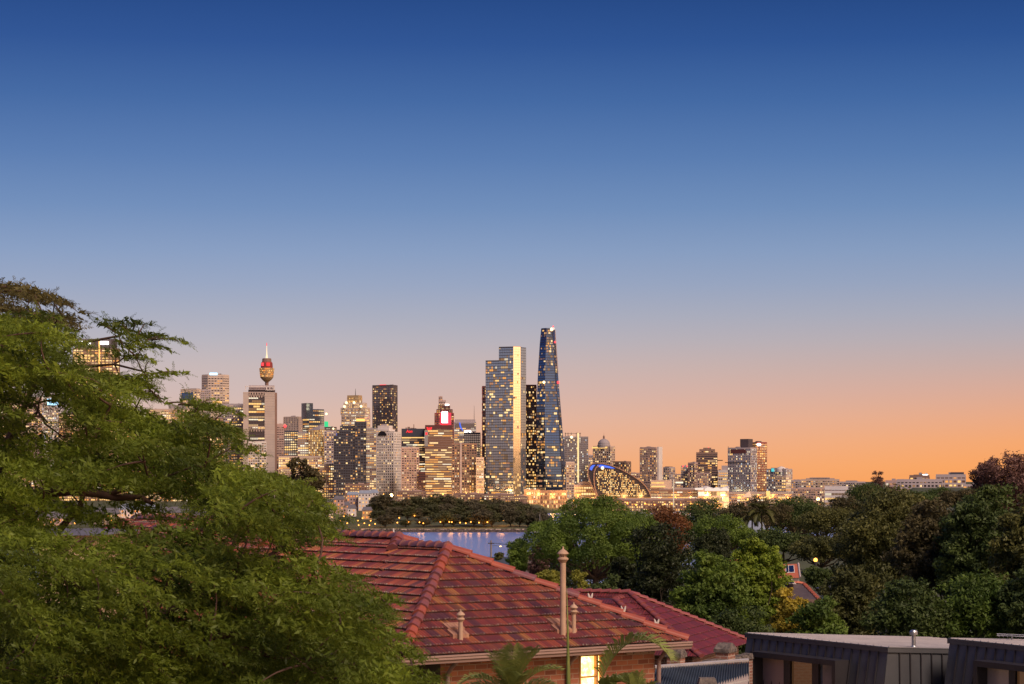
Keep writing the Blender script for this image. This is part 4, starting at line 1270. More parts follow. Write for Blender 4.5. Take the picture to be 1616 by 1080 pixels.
# ---- trees beyond the roofs: px, ytop, ybase, width px, distance
TREES = [
    ('gum_tree', 'broad green tree with puffy rounded leaf clumps beyond the tall vent pipe', 940, 785, 930, 246, 220, 'mid', dict(n=64000, lobes=120, lobe_r=0.118, shape='round', flat=0.92, size=0.15, crown_from=0.26, up=0.3, bark='bark_red', shell=True, aspect=1.4)),
    ('small_tree', 'small round green tree at the water edge behind the dark slate roof', 820, 851, 900, 52, 262, 'mid', dict(n=6000, lobes=22, size=0.16)),
    ('small_tree', 'small purple brown tree beside the small round green tree', 851, 858, 905, 42, 258, 'purple', dict(n=4000, lobes=16, size=0.16)),
    ('shrub_tree', 'low green brown shrub tree right behind the power pole', 790, 872, 900, 26, 300, 'olive', dict(n=2000, lobes=10, size=0.16)),
    ('autumn_tree', 'rusty red brown autumn tree behind the puffy green tree', 1050, 799, 880, 86, 300, 'rust', dict(n=12000, lobes=34, size=0.2, shape='round')),
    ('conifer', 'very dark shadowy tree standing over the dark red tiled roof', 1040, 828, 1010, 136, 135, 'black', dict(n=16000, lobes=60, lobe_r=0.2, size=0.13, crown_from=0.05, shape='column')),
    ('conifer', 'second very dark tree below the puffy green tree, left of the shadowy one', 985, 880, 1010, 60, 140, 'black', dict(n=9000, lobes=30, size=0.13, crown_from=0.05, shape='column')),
    ('shrub', 'yellow green shrub just left of the tall vent pipe', 866, 900, 950, 60, 112, 'lime', dict(n=4500, lobes=20, size=0.09, crown_from=0.1, cat='shrub')),
    ('shrub', 'yellow green shrub just right of the tall vent pipe', 916, 901, 950, 56, 112, 'lime', dict(n=4500, lobes=20, size=0.09, crown_from=0.1, cat='shrub')),
    ('shrub', 'dark green clipped shrub between the yellow green shrubs and the dark trees', 962, 908, 960, 76, 108, 'dark', dict(n=6000, lobes=26, size=0.09, crown_from=0.1, cat='shrub')),
    ('leafy_tree', 'bushy tree with bright yellow green shoots behind the dark red roof', 1128, 873, 1010, 134, 97, 'mid', dict(n=16000, lobes=48, lobe_r=0.19, size=0.115, crown_from=0.08)),
    ('leafy_tree', 'tall bright lime green tree between the dark red roof and the yellow bush', 1194, 851, 1010, 104, 102, 'bright', dict(n=18000, lobes=50, lobe_r=0.19, size=0.115, crown_from=0.08)),
    ('shrub', 'dark shrub directly above the vent pipe house roof at its left corner', 1165, 958, 1030, 120, 84, 'dark', dict(n=8000, lobes=30, size=0.09, crown_from=0.05, cat='shrub')),
    ('shrub', 'golden yellow bush beside the tall lime green tree', 1246, 930, 1010, 76, 92, 'yellow', dict(n=7000, lobes=34, size=0.11, crown_from=0.05, cat='shrub')),
    ('spreading_tree', 'dark spreading tree by the harbour just right of the rusty tree, with gaps of light', 1108, 787, 840, 92, 430, 'dark', dict(n=8000, lobes=30, shape='flat', size=0.26)),
    ('domed_tree', 'green domed tree below the dark spreading harbour tree', 1140, 812, 880, 112, 270, 'mid', dict(n=12000, lobes=40, shape='flat', size=0.17)),
    ('domed_tree', 'small dark humped tree right of the shadowy tree', 1128, 834, 890, 72, 190, 'black', dict(n=8000, lobes=26, shape='flat', size=0.13)),
    ('spreading_tree', 'brownish spreading tree in the middle of the wooded slope under the striped towers', 1192, 784, 850, 124, 420, 'brown', dict(n=9000, lobes=36, shape='flat', size=0.26)),
    ('spreading_tree', 'dark green spreading tree below the white hotel block', 1256, 784, 860, 112, 440, 'dark', dict(n=9000, lobes=36, shape='flat', size=0.26)),
    ('spreading_tree', 'dull olive spreading tree under the bright street light', 1306, 800, 870, 104, 390, 'olive', dict(n=9000, lobes=34, shape='flat', size=0.25)),
    ('spreading_tree', 'dark tree partly in front of the palm on the wooded slope', 1232, 834, 900, 120, 255, 'dark', dict(n=12000, lobes=40, shape='flat', size=0.17)),
    ('domed_tree', 'olive domed tree above the orange tiled cottage', 1296, 846, 920, 116, 245, 'olive', dict(n=12000, lobes=40, shape='flat', size=0.17)),
    ('domed_tree', 'shadowed green tree right beside the orange tiled cottage', 1292, 894, 950, 52, 190, 'dark', dict(n=8000, lobes=24, size=0.13)),
    ('domed_tree', 'brown olive tree left of the tall dark tree on the right slope', 1346, 838, 930, 100, 250, 'brown', dict(n=10000, lobes=36, size=0.18)),
    ('tall_tree', 'tall dark olive tree rising to the horizon right of the street light', 1412, 772, 1020, 200, 132, 'olive', dict(n=26000, lobes=70, lobe_r=0.17, size=0.14, crown_from=0.1)),
    ('tall_tree', 'second tall dark tree, brown and shadowed, in front of the hillside flats', 1492, 792, 1020, 180, 122, 'brown', dict(n=22000, lobes=62, lobe_r=0.17, size=0.14, crown_from=0.1)),
    ('tall_tree', 'tall green black tree above the aerial on the second dark house', 1562, 768, 1020, 190, 118, 'dark', dict(n=22000, lobes=62, lobe_r=0.17, size=0.14, crown_from=0.1)),
    ('tall_tree', 'tall dark olive tree cut off by the photo edge above the second dark house', 1638, 782, 1020, 170, 112, 'olive', dict(n=16000, lobes=50, lobe_r=0.17, size=0.14, crown_from=0.1)),
    ('leafy_tree', 'dull green bushy tree between the golden bush and the tall olive tree', 1345, 895, 1030, 110, 106, 'olive', dict(n=12000, lobes=40, size=0.12, crown_from=0.05)),
    ('leafy_tree', 'low dark bushy tree below the slate roofed cottage', 1292, 944, 1030, 100, 88, 'mid', dict(n=9000, lobes=34, size=0.11, crown_from=0.05)),
    ('leafy_tree', 'green understorey tree below the tall green black tree', 1546, 905, 1040, 150, 100, 'mid', dict(n=12000, lobes=44, size=0.12, crown_from=0.05)),
    ('leafy_tree', 'shadowed understorey tree just above the vent on the dark clad house', 1440, 915, 1040, 140, 100, 'dark', dict(n=12000, lobes=44, size=0.12, crown_from=0.05)),
    ('leafy_tree', 'dark undergrowth tree above the aerial, cut by the photo edge', 1625, 900, 1040, 110, 98, 'dark', dict(n=9000, lobes=36, size=0.12, crown_from=0.05)),
    ('flowering_tree', 'purple brown treetop against the orange sky, taller one at the photo edge', 1600, 716, 790, 120, 185, 'purple', dict(n=11000, lobes=46, lobe_r=0.2, size=0.15, flat=0.9, bark='bark_red')),
    ('flowering_tree', 'purple brown treetop against the orange sky beside the hillside flats', 1556, 724, 800, 66, 188, 'purple', dict(n=7000, lobes=30, lobe_r=0.22, size=0.15, flat=0.9, bark='bark_red')),
    ('round_tree', 'single round brown treetop on the skyline left of the hillside flats', 1386, 744, 775, 25, 560, 'purple', dict(n=6000, lobes=26, lobe_r=0.34, size=0.2, crown_from=0.0)),
    ('hill_tree', 'dark tree on the skyline ridge just below the round brown treetop', 1372, 763, 800, 80, 480, 'dark', dict(n=7000, lobes=30, size=0.24, shape='flat')),
    ('hill_tree', 'dark tree on the ridge in front of the white hall', 1330, 782, 820, 66, 470, 'brown', dict(n=6000, lobes=24, size=0.24, shape='flat')),
    ('hill_tree', 'dark tree on the ridge below the hillside flats', 1450, 774, 820, 92, 420, 'dark', dict(n=7000, lobes=30, size=0.24, shape='flat')),
    ('hill_tree', 'dark green tree on the ridge directly under the lit terraces flats', 1492, 769, 820, 92, 600, 'dark', dict(n=7000, lobes=30, size=0.3, shape='flat')),
    ('hill_tree', 'olive tree on the ridge under the dim low house row', 1556, 767, 820, 92, 620, 'olive', dict(n=7000, lobes=30, size=0.3, shape='flat')),
    ('hill_tree', 'dark tree on the ridge between the hillside flats and the purple brown treetops', 1520, 772, 820, 80, 400, 'brown', dict(n=7000, lobes=30, size=0.24, shape='flat')),
    ('dark_tree', 'brownish dark tree behind the feathery trees, against the foot of the white towers', 478, 727, 860, 88, 76, 'brown', dict(n=16000, lobes=44, lobe_r=0.27, size=0.10, crown_from=0.1)),
    ('dark_shrub', 'dark glossy shrub behind the ridge of the old tiled roof', 590, 838, 880, 66, 96, 'black', dict(n=5000, lobes=24, size=0.09, crown_from=0.1, cat='shrub')),
    ('dark_shrub', 'dark green shrub beside the glossy one, next to the feathery tree', 550, 836, 880, 60, 100, 'dark', dict(n=5000, lobes=24, size=0.09, crown_from=0.1, cat='shrub')),
    ('hedge_tree', 'shadowy green tree in the garden behind the feathery trees', 120, 905, 1090, 300, 40, 'dark', dict(n=16000, lobes=60, lobe_r=0.2, size=0.07, crown_from=0.0)),
    ('hedge_tree', 'shadowy low tree against the left wall of the brick house', 400, 975, 1100, 330, 38, 'dark', dict(n=16000, lobes=60, lobe_r=0.2, size=0.065, crown_from=0.0)),
    ('slope_tree', 'dark tree low on the near slope, behind the tall vent pipe and the puffy tree', 880, 868, 930, 130, 420, 'black', dict(n=8000, lobes=34, size=0.3, crown_from=0.0)),
    ('slope_tree', 'dark tree low on the near slope behind the clipped shrub', 960, 850, 930, 140, 440, 'dark', dict(n=8000, lobes=34, size=0.3, crown_from=0.0)),
    ('slope_tree', 'dark shadowy tree low on the near slope behind the rusty tree', 1050, 838, 930, 130, 460, 'dark', dict(n=8000, lobes=34, size=0.3, crown_from=0.0)),
    ('slope_tree', 'dark tree behind the lime green tree at the foot of the wooded slope', 1130, 826, 930, 140, 480, 'dark', dict(n=8000, lobes=34, size=0.3, crown_from=0.0)),
    ('slope_tree', 'brown tree behind the palms in the middle of the wooded slope', 1215, 806, 930, 140, 500, 'brown', dict(n=8000, lobes=34, size=0.3, crown_from=0.0)),
    ('slope_tree', 'dark olive tree filling the slope below the bright street light', 1290, 812, 930, 140, 520, 'olive', dict(n=8000, lobes=34, size=0.3, crown_from=0.0)),
    ('slope_tree', 'dark tree on the slope behind the round domed tree and the palm', 1170, 836, 880, 90, 320, 'dark', dict(n=7000, lobes=30, shape='flat', size=0.2)),
]
for i, (nm, lb, px, yt, yb, w, d, lf, kw) in enumerate(TREES):
    tree(nm, lb, px, yt, yb, w, d, lf, seed=i * 7 + 3, **kw)

# ---- palms
def palm_frond(V, Q, base, d0, L, droop, leaflets=34, lw=0.028, ll=0.42, rng=None, lift=0.5):
    """one arching feather frond: rachis curve plus drooping leaflets; returns the rachis points"""
    d0 = np.array(d0, float); d0 /= np.linalg.norm(d0)
    pts = []
    N = 14
    p = np.array(base, float); d = d0.copy()
    for i in range(N + 1):
        pts.append(p.copy())
        d = d + np.array([0, 0, -droop / N * (0.4 + 1.4 * i / N)]); d /= np.linalg.norm(d)
        p = p + d * L / N
    pts = np.array(pts)
    for i in range(leaflets):
        t = 0.14 + 0.86 * i / leaflets
        f = t * N; k = min(int(f), N - 1)
        c = pts[k] + (pts[k + 1] - pts[k]) * (f - k)
        tg = pts[k + 1] - pts[k]; tg /= np.linalg.norm(tg)
        sd = np.cross(tg, [0, 0, 1.0]); sd /= np.linalg.norm(sd) + 1e-9
        up = np.cross(sd, tg)
        l = ll * math.sin(math.pi * (0.12 + 0.80 * t)) ** 0.7 * (0.85 + 0.3 * rng.random())
        for s in (-1, 1):
            dr = sd * s * 0.85 + tg * 0.75 + up * lift * (0.7 + 0.5 * rng.random()); dr /= np.linalg.norm(dr)
            m1 = c + dr * l * 0.5
            e = c + dr * l * 0.93 + np.array([0, 0, -0.22 * l])
            w = tg * lw * 0.5
            n = len(V)
            V += [c - w * 0.6, c + w * 0.6, m1 + w, m1 - w, e + w * 0.15, e - w * 0.15]
            Q += [(n, n + 1, n + 2, n + 3), (n + 3, n + 2, n + 4, n + 5)]
    return pts
def palm(name, label, base, crown, specs, seed, stem_r=0.05, leaf='palm', lw=0.028, ll=0.42):
    rng = np.random.default_rng(seed)
    root = thing(name, label, 'palm', tuple(base))
    B = np.array(base)
    m = MB()
    m.tube([Vector((0, 0, 0)), (Vector(crown) - Vector(base)) * 0.5 + Vector((0.02, 0, 0)), Vector(crown) - Vector(base)], [stem_r * 1.3, stem_r, stem_r * 0.8], 10)
    m.build('trunk', M['bark'], root, smooth=True)
    for k, (d0, L, dr) in enumerate(specs):
        V, Q = [], []
        pts = palm_frond(V, Q, np.array(crown) - B, d0, L, dr, rng=rng, lw=lw, ll=ll, leaflets=int(30 * max(1, L / 1.3)))
        fm = MB()
        fm.tube([tuple(p) for p in pts], [0.012 * (1 - 0.85 * i / (len(pts) - 1)) + 0.002 for i in range(len(pts))], 5, cap=False)
        n = len(fm.v)
        fm.v += [tuple(v) for v in V]
        fm.f += [tuple(i + n for i in q) for q in Q]; fm.m += [0] * len(Q); fm.uv += [None] * len(Q)
        fm.build('frond', LEAF[leaf], root)
def fan(az_el, L, dr):
    return [((math.cos(math.radians(e)) * math.sin(math.radians(a)), -math.cos(math.radians(e)) * math.cos(math.radians(a)), math.sin(math.radians(e))), l, d) for (a, e), l, d in zip(az_el, L, dr)]
pd = 45.0
c = P(806, 1100, pd)
palm('garden_palm', 'feathery garden palm with upright fronds before the unlit half of the brick wall', (c.x, c.y, 32.4), tuple(c),
     fan([(-70, 48), (-35, 66), (10, 78), (40, 68), (68, 52), (88, 40), (-88, 36), (20, 55), (-15, 60), (60, 66)], [1.25, 1.2, 1.15, 1.3, 1.35, 1.1, 1.2, 0.95, 0.95, 1.2], [1.5, 0.9, 0.9, 1.0, 1.2, 1.4, 1.5, 1.1, 1.1, .8]), 3, ll=0.46, lw=0.036)
c = P(942, 1092, 44.5)
palm('garden_palm', 'garden palm with one long arching frond across the lit window', (c.x, c.y, 32.4), tuple(c),
     fan([(62, 70), (55, 38), (80, 35)], [2.35, 0.8, 1.0], [2.7, 0.9, 1.1]), 5, ll=0.62, lw=0.042)
c = P(1000, 1125, 44.0)
palm('garden_palm', 'small garden palm with spiky upright fronds below the brick wall corner', (c.x, c.y, 32.4), tuple(c),
     fan([(-60, 60), (-20, 72), (20, 74), (50, 60), (75, 45), (-80, 45)], [0.8, 0.85, 0.9, 0.85, 0.9, 0.75], [0.7, .5, .5, .7, .9, .9]), 8, ll=0.34)
# the tall young spear of the cane palm, a thin green stem of its own
sp_b = P(897, 1140, 44.2)
t = thing('cane_stem', 'thin green upright palm stem standing in front of the tall vent pipe', 'palm', (sp_b.x, sp_b.y, 32.4))
m = MB()
o = Vector((sp_b.x, sp_b.y, 32.4))
m.tube([Vector((0, 0, 0)), P(897, 1080, 44.2) - o, P(896, 1000, 44.2) - o, P(894.5, 925, 44.2) - o], [0.05, 0.045, 0.022, 0.004], 8)
m.build('stem', LEAF['palm'], t, smooth=True)
def far_palm(label, px, ytop, d, seed, n=16, L=2.6):
    c = P(px, ytop + 12, d); g = ground_z(px, d)
    az = [(i * 360 / n + 13, 55 - 62 * (i % 3) / 2) for i in range(n)]
    palm('slope_palm', label, (c.x, c.y, g), tuple(c), fan(az, [L] * n, [1.6] * n), seed, stem_r=0.14, lw=0.09, ll=0.8, leaf='olive')
far_palm('palm tree standing among the dark trees under the striped towers', 1202, 796, 330, 21)
far_palm('shorter palm tree beside the bigger palm under the striped towers', 1187, 806, 338, 22, 13, 2.1)
# ================================================================== the city across the water
def facade(name, c1, c2=None, rough=0.75, metal=0.0, scale=0.03):
    return mat(name, c1, c2, scale, rough, metal)
FW = {  # wall materials
    'beige':  facade('wall_beige', (0.56, 0.43, 0.37)),
    'cream':  facade('wall_cream', (0.62, 0.50, 0.43)),
    'pink':   facade('wall_pink', (0.50, 0.35, 0.32)),
    'lilac':  facade('wall_lilac', (0.46, 0.39, 0.41)),
    'brown':  facade('wall_brown', (0.26, 0.16, 0.13)),
    'dark':   facade('wall_dark', (0.085, 0.065, 0.075)),
    'navy':   facade('wall_navy', (0.05, 0.055, 0.085)),
    'grey':   facade('wall_grey', (0.34, 0.30, 0.32)),
    'white':  facade('wall_white', (0.72, 0.66, 0.64)),
    'red':    facade('wall_red', (0.30, 0.05, 0.045)),
    'maroon': facade('wall_maroon', (0.12, 0.035, 0.035)),
    'gold':   facade('wall_gold', (0.48, 0.33, 0.18)),
}
def glass(name, c, metal=0.55, rough=0.10):
    t = NT(name)
    t.b.inputs['Base Color'].default_value = (*c, 1)
    t.b.inputs['Metallic'].default_value = metal
    t.b.inputs['Roughness'].default_value = rough
    nz = t.noise(0.11, 2)
    t.bump(nz, 0.02, 1.0)
    return t.m
GL = {
    'dark':  glass('glass_dark', (0.07, 0.065, 0.08), 0.7, 0.15),
    'blue':  glass('glass_blue', (0.30, 0.36, 0.46), 0.85, 0.10),
    'deep':  glass('glass_deep', (0.085, 0.135, 0.26), 0.9, 0.08),
    'grey':  glass('glass_grey', (0.20, 0.19, 0.21), 0.7, 0.15),
    'warm':  glass('glass_warm', (0.24, 0.15, 0.12), 0.7, 0.15),
    'gold':  glass('glass_gold', (0.95, 0.80, 0.62), 1.0, 0.12),
    'black': glass('glass_black', (0.03, 0.028, 0.04), 0.5, 0.2),
}
LIT = {
    'amber':  glow('lit_amber', (1.0, 0.42, 0.09), 0.95),
    'yellow': glow('lit_yellow', (1.0, 0.58, 0.18), 1.3),
    'warm':   glow('lit_warm', (1.0, 0.68, 0.30), 1.4),
    'dim':    glow('lit_dim', (1.0, 0.50, 0.20), 0.30),
    'white':  glow('lit_white', (1.0, 0.86, 0.62), 1.25),
    'cool':   glow('lit_cool', (0.80, 0.88, 0.95), 0.7),
    'orange': glow('lit_orange', (1.0, 0.30, 0.04), 1.2),
    'soft': glow('lit_soft', (1.0, 0.62, 0.30), 0.55),
    'pale': glow('lit_pale', (1.0, 0.84, 0.60), 0.75),
    'rose': glow('lit_rose', (1.0, 0.44, 0.22), 0.5),
    'faint': glow('lit_faint', (1.0, 0.55, 0.28), 0.17),
}
SIGN = {
    'red': glow('sign_red', (1.0, 0.02, 0.03), 1.6), 'white': glow('sign_white', (1.0, 0.95, 0.9), 6.0), 'blue': glow('sign_blue', (0.06, 0.18, 1.0), 1.0),
    'green': glow('sign_green', (0.02, 0.75, 0.28), 1.0), 'lightblue': glow('sign_lightblue', (0.4, 0.75, 1.0), 2.5), 'flood': glow('floodlight', (1.0, 0.76, 0.40), 2.6),
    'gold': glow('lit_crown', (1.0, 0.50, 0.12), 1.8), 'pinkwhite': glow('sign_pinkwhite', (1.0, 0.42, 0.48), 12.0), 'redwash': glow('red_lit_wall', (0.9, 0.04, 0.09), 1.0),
    'beacon': glow('beacon_red', (1.0, 0.05, 0.06), 2.5), 'teal': glow('sign_teal', (0.1, 0.7, 0.75), 1.0), 'whitewash': glow('white_lit', (1.0, 0.82, 0.7), 0.9),
}
PALS = {
    'office': ['yellow'] * 5 + ['warm'] * 4 + ['amber'] * 2 + ['dim'] * 3 + ['white'] * 2 + ['soft'] * 3 + ['pale'] * 2,
    'home':   ['amber'] * 3 + ['yellow'] * 3 + ['dim'] * 5 + ['warm'] * 2 + ['soft'] * 4 + ['rose'] * 3 + ['faint'] * 5 + ['pale'],
    'gold':   ['yellow'] * 5 + ['amber'] * 4 + ['warm'] * 3 + ['soft'] * 4 + ['dim'] * 3 + ['white'],
    'cool':   ['cool', 'warm', 'white', 'pale', 'dim', 'yellow', 'faint', 'soft', 'pale'],
}
def offset_poly(poly, o):
    n = len(poly); out_ = []
    for i in range(n):
        p0, p1, p2 = Vector(poly[i - 1]), Vector(poly[i]), Vector(poly[(i + 1) % n])
        a, b = (p1 - p0).normalized(), (p2 - p1).normalized()
        na, nb = Vector((a.y, -a.x)), Vector((b.y, -b.x))
        k = 1 + na.dot(nb)
        v = (na + nb) / max(k, 0.3)
        out_.append((p1.x + v.x * o, p1.y + v.y * o))
    return out_

class Tower:
    """footprint counter-clockwise in local metres, -y towards the camera; sections [(z, poly), ...]"""
    def __init__(s, name, label, cat, x0, x1, yt, d, group=None, yaw=0.0):
        s.d = d
        s.xc = (x0 + x1) / 2
        c = P(s.xc, yt, d)
        s.z0 = ground_z(s.xc, d) - 1.0
        s.h = c.z - s.z0
        s.rz = -math.atan2(c.x, d) + math.radians(yaw)
        s.yaw = math.radians(yaw)
        s.root = thing(name, label, cat, (c.x, d, s.z0), s.rz, group)
        s.x0, s.x1, s.yt = x0, x1, yt
        s.k = d / F
        s.W = (x1 - x0) * s.k
    def lx(s, px): return (px - s.xc) * s.k / max(0.5, math.cos(s.yaw))
    def lz(s, py): return HC + (HY - py) * s.k - s.z0
    def part(s, mb, name, m, smooth=False):
        return mb.build(name, m, s.root, smooth=smooth)
    def pbox(s, name, m, px0, px1, py0, py1, y0, y1):
        """a box part given by photo columns/rows, y0..y1 local depth"""
        mb = MB(); mb.boxx(s.lx(px0), s.lx(px1), y0, y1, s.lz(py1), s.lz(py0))
        return s.part(mb, name, m)

def sect(secs, z):
    for (za, pa), (zb, pb) in zip(secs[:-1], secs[1:]):
        if z <= zb + 1e-6:
            t = (z - za) / (zb - za)
            return [(lerp(a[0], b[0], t), lerp(a[1], b[1], t)) for a, b in zip(pa, pb)]
    return secs[-1][1]

def skin(T, secs, wall, gl, fl=3.6, bay=3.2, bh=0.34, pw=0.22, proud=0.25, lit=0.3, pal='home', run=1, seed=0, cap=60, floors_lit=None, base_boost=0.0,
         pier_proud=None, dark_rows=(), name='', min_nz=0.08, roof_gap=0.0, rowvar=0.0, strength=1):
    """glass core, floor bands, piers and lit windows of one block"""
    rng = random.Random(seed * 31 + 7)
    wall_m, gl_m = FW.get(wall, wall) if isinstance(wall, str) else wall, GL[gl] if isinstance(gl, str) else gl
    zb, zt = secs[0][0], secs[-1][0]
    nf = max(1, round((zt - zb) / fl)); f = (zt - zb) / nf
    mb = MB()
    for (za, pa), (zc, pc) in zip(secs[:-1], secs[1:]):
        mb.prism(pa, pc, za, zc)
    T.part(mb, 'glass_wall', gl_m)
    mb = MB()
    for i in range(nf + 1):
        z = zb + i * f
        zz = min(z + f * bh * (1.6 if i == nf else 1), zt + (f * 0.5 if i == nf else 0))
        p = offset_poly(sect(secs, min(z, zt)), proud)
        mb.prism(p, p, z if i < nf else zt - f * bh * 0.6, zz)
    cells = []
    k = len(secs[0][1])
    back = Vector((math.sin(-T.yaw), -math.cos(T.yaw)))       # towards the camera in local axes
    for e in range(k):
        a, b = Vector(secs[0][1][e]), Vector(secs[0][1][(e + 1) % k])
        L = (b - a).length
        if L < 1.0: continue
        nrm = Vector(((b - a).y, -(b - a).x)).normalized()
        vis = nrm.dot(back) > min_nz
        nb = max(1, round(L / bay))
        if pw > 0:
            pp = proud * 0.9 if pier_proud is None else pier_proud
            for j in range(nb + 1):
                if not vis and j % 3: continue
                for (za, pa), (zc, pc) in zip(secs[:-1], secs[1:]):
                    q = []
                    for (z, pol) in ((za, pa), (zc, pc)):
                        A, B = Vector(pol[e]), Vector(pol[(e + 1) % k])
                        u = (B - A).normalized(); n_ = Vector((u.y, -u.x))
                        w = bay * pw / 2
                        c = A.lerp(B, j / nb)
                        q.append([tuple(c - u * w - n_ * 0.1), tuple(c - u * w + n_ * pp), tuple(c + u * w + n_ * pp), tuple(c + u * w - n_ * 0.1)][::1])
                    mb.prism(q[0], q[1], za, zc)
        if vis:
            area = (L / nb) * nrm.dot(back)
            for i in range(nf):
                if i in dark_rows or (nf - 1 - i) in [-r - 1 for r in dark_rows if r < 0]: continue
                pl = min(0.95, lit * 1.25 + 0.03) + ((base_boost + 0.15) * max(0, 1 - i / (nf * 0.25)))
                if floors_lit is not None: pl = floors_lit(i / nf, pl)
                if pal == 'home': pl *= 1.45
                if pal == 'home' and rng.random() < 0.03: pl = 0.8
                if rowvar: pl *= rng.choice([1 - rowvar, 1, 1 + rowvar, 1 - rowvar * 0.5])
                j = 0
                while j < nb:
                    if rng.random() < pl:
                        r = min(nb - j, 1 if run <= 1 else rng.randint(max(1, run // 2), run))
                        cells.append((e, i, j, r, nb, area * r)); j += r
                    else:
                        j += 1 if run <= 1 else rng.randint(1, max(1, run // 2))
    T.part(mb, 'frame', wall_m)
    # lit windows: the largest ones each an object, the rest one mesh
    def cell_quad(m_, c, mi=0):
        e, i, j, r, nb, _ = c
        z0 = zb + i * f + f * bh + 0.05; z1 = zb + (i + 1) * f - 0.05
        res = []
        for z in (z0, z1):
            pol = sect(secs, z)
            A, B = Vector(pol[e]), Vector(pol[(e + 1) % k])
            u = (B - A).normalized(); n_ = Vector((u.y, -u.x)) * 0.06
            g = pw * 0.5 / nb + 0.03 / nb
            res.append((A.lerp(B, j / nb + g) + n_, A.lerp(B, (j + r) / nb - g) + n_))
        (a0, b0), (a1, b1) = res
        sh = 0.0 if r > 1 else rng.choice([0, 0, 0.15, 0.3, 0.42]); s2 = rng.random()
        a0, b0, a1, b1 = a0.lerp(b0, sh * s2), b0.lerp(a0, sh * (1 - s2)), a1.lerp(b1, sh * s2), b1.lerp(a1, sh * (1 - s2))
        z0 += (z1 - z0) * rng.choice([0, 0, 0, 0.2, 0.35])
        m_.quad((a0.x, a0.y, z0), (b0.x, b0.y, z0), (b1.x, b1.y, z1), (a1.x, a1.y, z1), mi)
    rng.shuffle(cells)
    cells.sort(key=lambda c: -round(c[5], 1))
    names_ = PALS[pal]
    for c in cells[:cap]:
        mb = MB(); cell_quad(mb, c)
        T.part(mb, 'window', LIT[rng.choice(names_)])
    rest = cells[cap:]
    if rest:
        order = ('amber', 'yellow', 'warm', 'dim', 'white', 'cool', 'soft', 'pale', 'rose', 'faint', 'orange')
        mats_ = [LIT[x] for x in order]
        idx = {x: n_ for n_, x in enumerate(order)}
        mb = MB()
        for c in rest: cell_quad(mb, c, idx[rng.choice(names_)])
        o = T.part(mb, 'lit_windows', mats_)
        tag(o, kind='stuff')

def rect(x0, x1, y0, y1): return [(x0, y0), (x1, y0), (x1, y1), (x0, y1)]

def simple(name, label, x0, x1, yt, d, wall='beige', gl='dark', split=None, t=None, tops=(), cat=None, group=None, ybot=None, **kw):
    """rectangular tower; split = column of the visible corner (side face to its left or right, the narrower one)"""
    yaw = 0.0
    cat = cat or ('hotel' if 'hotel' in name else 'building')
    W = (x1 - x0) / F * d
    if split is None:
        w, dep = W, t or min(34, max(14, W * 0.9))
    else:
        fr = (split - x0) / (x1 - x0)
        if fr >= 0.5:      # front on the left, side face on the right
            yaw = -28.0; w = fr * W / math.cos(math.radians(28)); dep = (1 - fr) * W / math.sin(math.radians(28))
        else:
            yaw = 28.0; w = (1 - fr) * W / math.cos(math.radians(28)); dep = fr * W / math.sin(math.radians(28))
    T = Tower(name, label, cat, x0, x1, yt, d, group, yaw)
    T.w, T.dep = w, dep
    pol = rect(-w / 2, w / 2, -dep / 2, dep / 2)
    skin(T, [(0, pol), (T.h, pol)], wall, gl, seed=int(x0 * 13 + yt), **kw)
    # roof: parapet plus plant rooms given as (fx0, fx1, photo row, material)
    for (a, b, y, mt) in tops:
        mb = MB()
        mb.boxx(-w / 2 + a * w, -w / 2 + b * w, -dep * 0.42, dep * 0.32, T.h - 0.5, T.lz(y))
        T.part(mb, 'roof_plant', FW.get(mt) or GL.get(mt) or SIGN.get(mt))
    # small plant on the flat roof
    rng = random.Random(int(x0))
    for i in range(rng.randint(2, 4)):
        mb = MB()
        a = rng.uniform(-w * 0.4, w * 0.3); b = rng.uniform(-dep * 0.4, dep * 0.2); ww = rng.uniform(1.5, max(2, w * 0.2))
        mb.boxx(a, min(a + ww, w * 0.45), b, b + 3, T.h, T.h + rng.uniform(1.5, 3.2))
        T.part(mb, 'roof_unit', FW['grey'])
    return T
def antenna(T, px, y0, y1, r=0.35, m=None, yl=0.0):
    mb = MB()
    mb.tube([(T.lx(px), yl, T.lz(y1)), (T.lx(px), yl, T.lz((y0 + y1) / 2)), (T.lx(px), yl, T.lz(y0))], [r, r * 0.7, r * 0.3], 6)
    return T.part(mb, 'antenna', m or M['dark_metal'])
def lettering(T, text, px0, px1, py0, py1, m, y, name='sign', bold=0.0, shear=0.0):
    cu = bpy.data.curves.new(name, 'FONT')
    cu.body = text
    cu.extrude = 0.25
    cu.offset = bold
    cu.shear = shear
    cu.size = 1.0
    cu.materials.append(m)
    o = bpy.data.objects.new(name, cu)
    COL.objects.link(o)
    o.parent = T.root
    bpy.context.view_layer.update()
    w, h = o.dimensions.x, o.dimensions.y
    W, H = T.lx(px1) - T.lx(px0), T.lz(py0) - T.lz(py1)
    me = bpy.data.meshes.new_from_object(o.evaluated_get(bpy.context.evaluated_depsgraph_get()))
    bpy.data.objects.remove(o)
    o = bpy.data.objects.new(name, me)
    COL.objects.link(o); o.parent = T.root
    o.scale = (W / max(w, .01), H / max(h, .01), 1)
    o.rotation_euler = (math.radians(90), 0, 0)
    o.location = (T.lx(px0), y, T.lz(py1))
    return o
def spot_ball(T, px, py, r, m, y, name='floodlight'):
    mb = MB(); mb.lathe([(0.01, -r), (r * 0.7, -r * 0.7), (r, 0), (r * 0.7, r * 0.7), (0.01, r)], 10, (T.lx(px), y, T.lz(py)))
    return T.part(mb, name, m)

